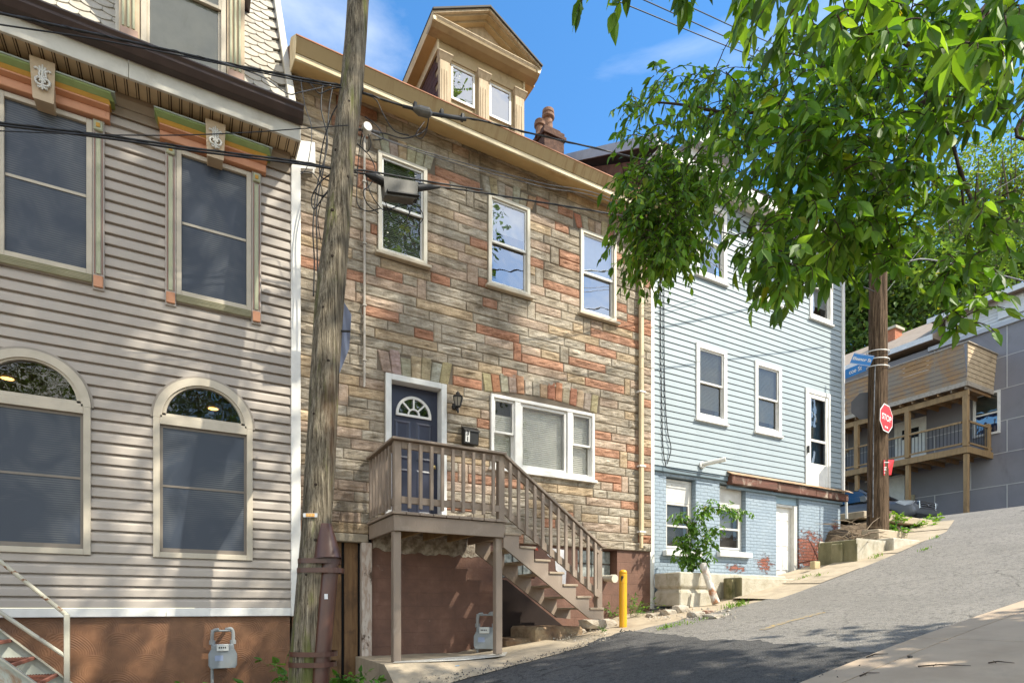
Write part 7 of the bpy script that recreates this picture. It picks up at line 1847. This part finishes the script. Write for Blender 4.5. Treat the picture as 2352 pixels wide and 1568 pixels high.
# ---- climbing shrub at the basement window
rr = random.Random(31); SH = thing('shrub', 'leafy shrub arching up in front of the left basement window', 'shrub', (8.95, 8.35, .3))
stems = [[at(1592, 1312, 11.3), at(1585, 1270, 11.25), at(1590, 1225, 11.2), at(1605, 1190, 11.1), at(1640, 1165, 11.0), at(1680, 1170, 10.9), at(1712, 1184, 10.85)], [at(1590, 1312, 11.3), at(1575, 1270, 11.2), at(1580, 1225, 11.15), at(1600, 1180, 11.1), at(1630, 1150, 11.1)], [at(1592, 1312, 11.3), at(1600, 1260, 11.1), at(1625, 1220, 11.0), at(1650, 1205, 10.9)],
         [at(1590, 1300, 11.3), at(1570, 1250, 11.2), at(1555, 1235, 11.15)], [at(1590, 1300, 11.3), at(1612, 1250, 11.1), at(1630, 1240, 11)], [at(1590, 1312, 11.3), at(1610, 1285, 11.2), at(1625, 1272, 11.1)], [at(1588, 1312, 11.3), at(1570, 1285, 11.2), at(1560, 1272, 11.1)], [at(1592, 1230, 11.2), at(1570, 1195, 11.1), at(1552, 1180, 11.1)]]
k = MB(); mb = MB()
for s in stems:
    c = catmull(s, 6); k.tube(c, [.012*(1-.7*i/len(c)) for i in range(len(c))], 6, False)
    for i in range(3, len(c)):
        for _ in range(2 + (i % 2)):
            spray(mb, None, rr, c[i] + Vector((rr.gauss(0, .03), rr.gauss(0, .05), rr.gauss(0, .03))), Vector((rr.gauss(0, .8), rr.gauss(-.3, .6), rr.gauss(.2, .5))), .15, 4, .09, .042, .25, 'ovate', ((.07, .16, .02), (.10, .22, .03), (.15, .29, .05)))
k.build('stem', M_BARK, SH); mb.build('leaves', M_WEED, SH)
# ---- weeds
LIME = ((.16, .30, .03), (.20, .36, .045), (.12, .25, .03)); FRESHG = ((.09, .21, .03), (.13, .27, .04), (.06, .15, .025))
def weed(label, base, n, hgt, spread, ll, lw, pal, shape='ovate', name='weed', seed=0, cat='weed', group='weeds along the kerb', leaves=5, lean=None):
    rr = random.Random(seed); b = Vector(base); t = thing(name, label, cat, b, group); mb = MB(); k = MB()
    for _ in range(n):
        p = b + Vector((rr.gauss(0, spread*.4), rr.gauss(0, spread*.4), 0)); d = Vector((rr.gauss(0, .45), rr.gauss(0, .45), 1)) + (Vector(lean) if lean else Vector((0, 0, 0)))
        spray(mb, k, rr, p, d, hgt*rr.uniform(.5, 1.1), leaves, ll, lw, .12, shape, pal, .003)
    k.build('stem', mat('green stem', (.10, .17, .05), .7), t); mb.build('leaves', M_WEED, t)
def tuft(label, base, n, hgt, spread, seed, pal=LIME):
    rr = random.Random(seed); b = Vector(base); mb = MB()
    for _ in range(n):
        p = b + Vector((rr.gauss(0, spread), rr.gauss(0, spread*.35), 0)); p.z = G(p.x) + .0 + (b.z - G(b.x)); d = Vector((rr.gauss(0, .5), rr.gauss(0, .5), 1)).normalized(); s = Vector((-d.y, d.x, 0.02)).normalized()*.006; h = hgt*rr.uniform(.4, 1.1)
        mb.curc = greens(rr, pal); m_ = p + d*h*.6; e = p + d*h + Vector((d.x, d.y, -.2))*h*.3
        mb.poly([p-s, p+s, m_+s*.7, e, m_-s*.7])
    o = mb.build('grass_tuft', M_WEED); tag(o, None, None, None, 'stuff'); return o
g = lambda px, py, dz=.02: onG(px, py, dz)
weed('spindly fern leaved weed standing behind the yellow bollard', g(1462, 1412), 16, .36, .22, .075, .026, FRESHG, 'lance', seed=41)
weed('small weed left of the yellow bollard against the brown foundation', g(1405, 1416), 9, .24, .2, .07, .028, FRESHG, 'lance', seed=42)
weed('dark tall dead stalk weed close behind the yellow bollard', g(1446, 1412), 3, .75, .04, .06, .025, ((.06, .05, .02), (.07, .09, .02)), 'lance', seed=43, leaves=9)
weed('tiny sprig growing from the pale rock near the bollard', g(1385, 1452), 3, .10, .05, .05, .02, FRESHG, seed=44)
for i, (px, py, n, h, sp, lab) in enumerate([(1690, 1392, 70, .13, .16, 'bright grass tuft under the chipped concrete block'), (1526, 1442, 50, .07, .10, 'round grass tuft at the road edge near the bollard'), (1590, 1428, 60, .05, .22, 'thin low grass along the road edge below the rubble'), (1550, 1432, 26, .05, .08, 'small grass patch left of the low road edge grass'), (1846, 1328, 24, .10, .10, 'small grass tuft at the end of the low block by the basement door'), (1880, 1322, 16, .10, .08, 'yellowish tuft by the beige box under the exposed brick'), (2015, 1278, 30, .10, .12, 'grass tuft below the pale block along the pavement'), (2125, 1262, 30, .08, .10, 'grass tuft at the kerb near the top of the road'), (2150, 1235, 20, .08, .08, 'last grass tuft at the pavement corner')]):
    tuft(lab, g(px, py, .03), n, h, sp, 60+i)
weed('leafy green weed clump on the bank right of the wooden pole', at(2045, 1232, 14.2), 26, .42, .3, .13, .07, FRESHG, 'heart', seed=51)
for i, (px, py, t, n, s, lab) in enumerate([(2095, 1212, 16.2, 40, .6, 'yellow green creeping weeds spread over the slab before the car'), (2140, 1200, 16.8, 26, .35, 'yellow green weeds at the right end of the slab before the car'), (2060, 1196, 15.5, 22, .3, 'low yellow green weeds just right of the pole foot'), (2030, 1186, 15.3, 8, .1, 'sprig of weed sprouting by the pole in front of the car')]):
    weed(lab, at(px, py, t), n, .22, s, .09, .05, LIME, 'heart', seed=52+i)
# dead branches and litter on the bank
k = MB(); rr = random.Random(8)
for _ in range(46):
    p = at(rr.uniform(1945, 1995), rr.uniform(1195, 1252), rr.uniform(13.2, 14.0)); d = Vector((rr.gauss(0, .5), rr.gauss(0, .4), rr.gauss(0, .12)))
    k.tube([p, p + d*.4 + Vector((0, 0, .04)), p + d*.85], [.012, .010, .004], 5)
tag(k.build('dead_branches', mat('dead grey wood', (.25, .19, .13), .9, (.14, .10, .07), 5)), 'heap of dead branches beside the brick corner', 'branches')
MB_ = MB(); p = at(1872, 1298, 12.9); MB_.box(p.x-.1, p.x+.1, p.y-.06, p.y+.06, p.z-.08, p.z+.09); o = MB_.build('utility_box', mat('beige box', (.55, .42, .24), .6, dirt=(.35, .25, .13), ds=6), None, bev=.012); tag(o, 'small beige box on the ground at the exposed brick', 'box')
# heart leaved weeds at the lower left, foot of the pole
HG = ((.085, .20, .03), (.11, .25, .045), (.07, .165, .03), (.15, .29, .06))
for i, (px, py, t, n, h, lab) in enumerate([(655, 1530, 6.9, 7, .32, 'heart leaved weed left of the leaning pole'), (600, 1590, 6.8, 8, .26, 'heart leaved weed at the bottom edge between gas meter and pole'), (450, 1600, 6.6, 6, .28, 'heart leaved weed left of the grey gas meter'), (530, 1600, 6.5, 5, .25, 'heart leaved weed right under the grey gas meter')]):
    weed(lab, at(px, py+40, t), n, h+.1, .12, .10, .085, HG, 'heart', 'weed', 80+i, leaves=4, group='heart leaved weeds at the lower left')
for i, (px, py, t, n, lab) in enumerate([(800, 1560, 6.9, 16, 'spreading green weed right of the brown cable guard'), (845, 1575, 6.9, 12, 'low weed at the edge of the porch slab'), (765, 1580, 6.7, 10, 'weed at the foot of the brown cable guard')]):
    weed(lab, at(px, py+25, t), n, .24, .2, .085, .05, HG, 'heart', 'weed', 90+i, leaves=5, group='heart leaved weeds at the lower left')
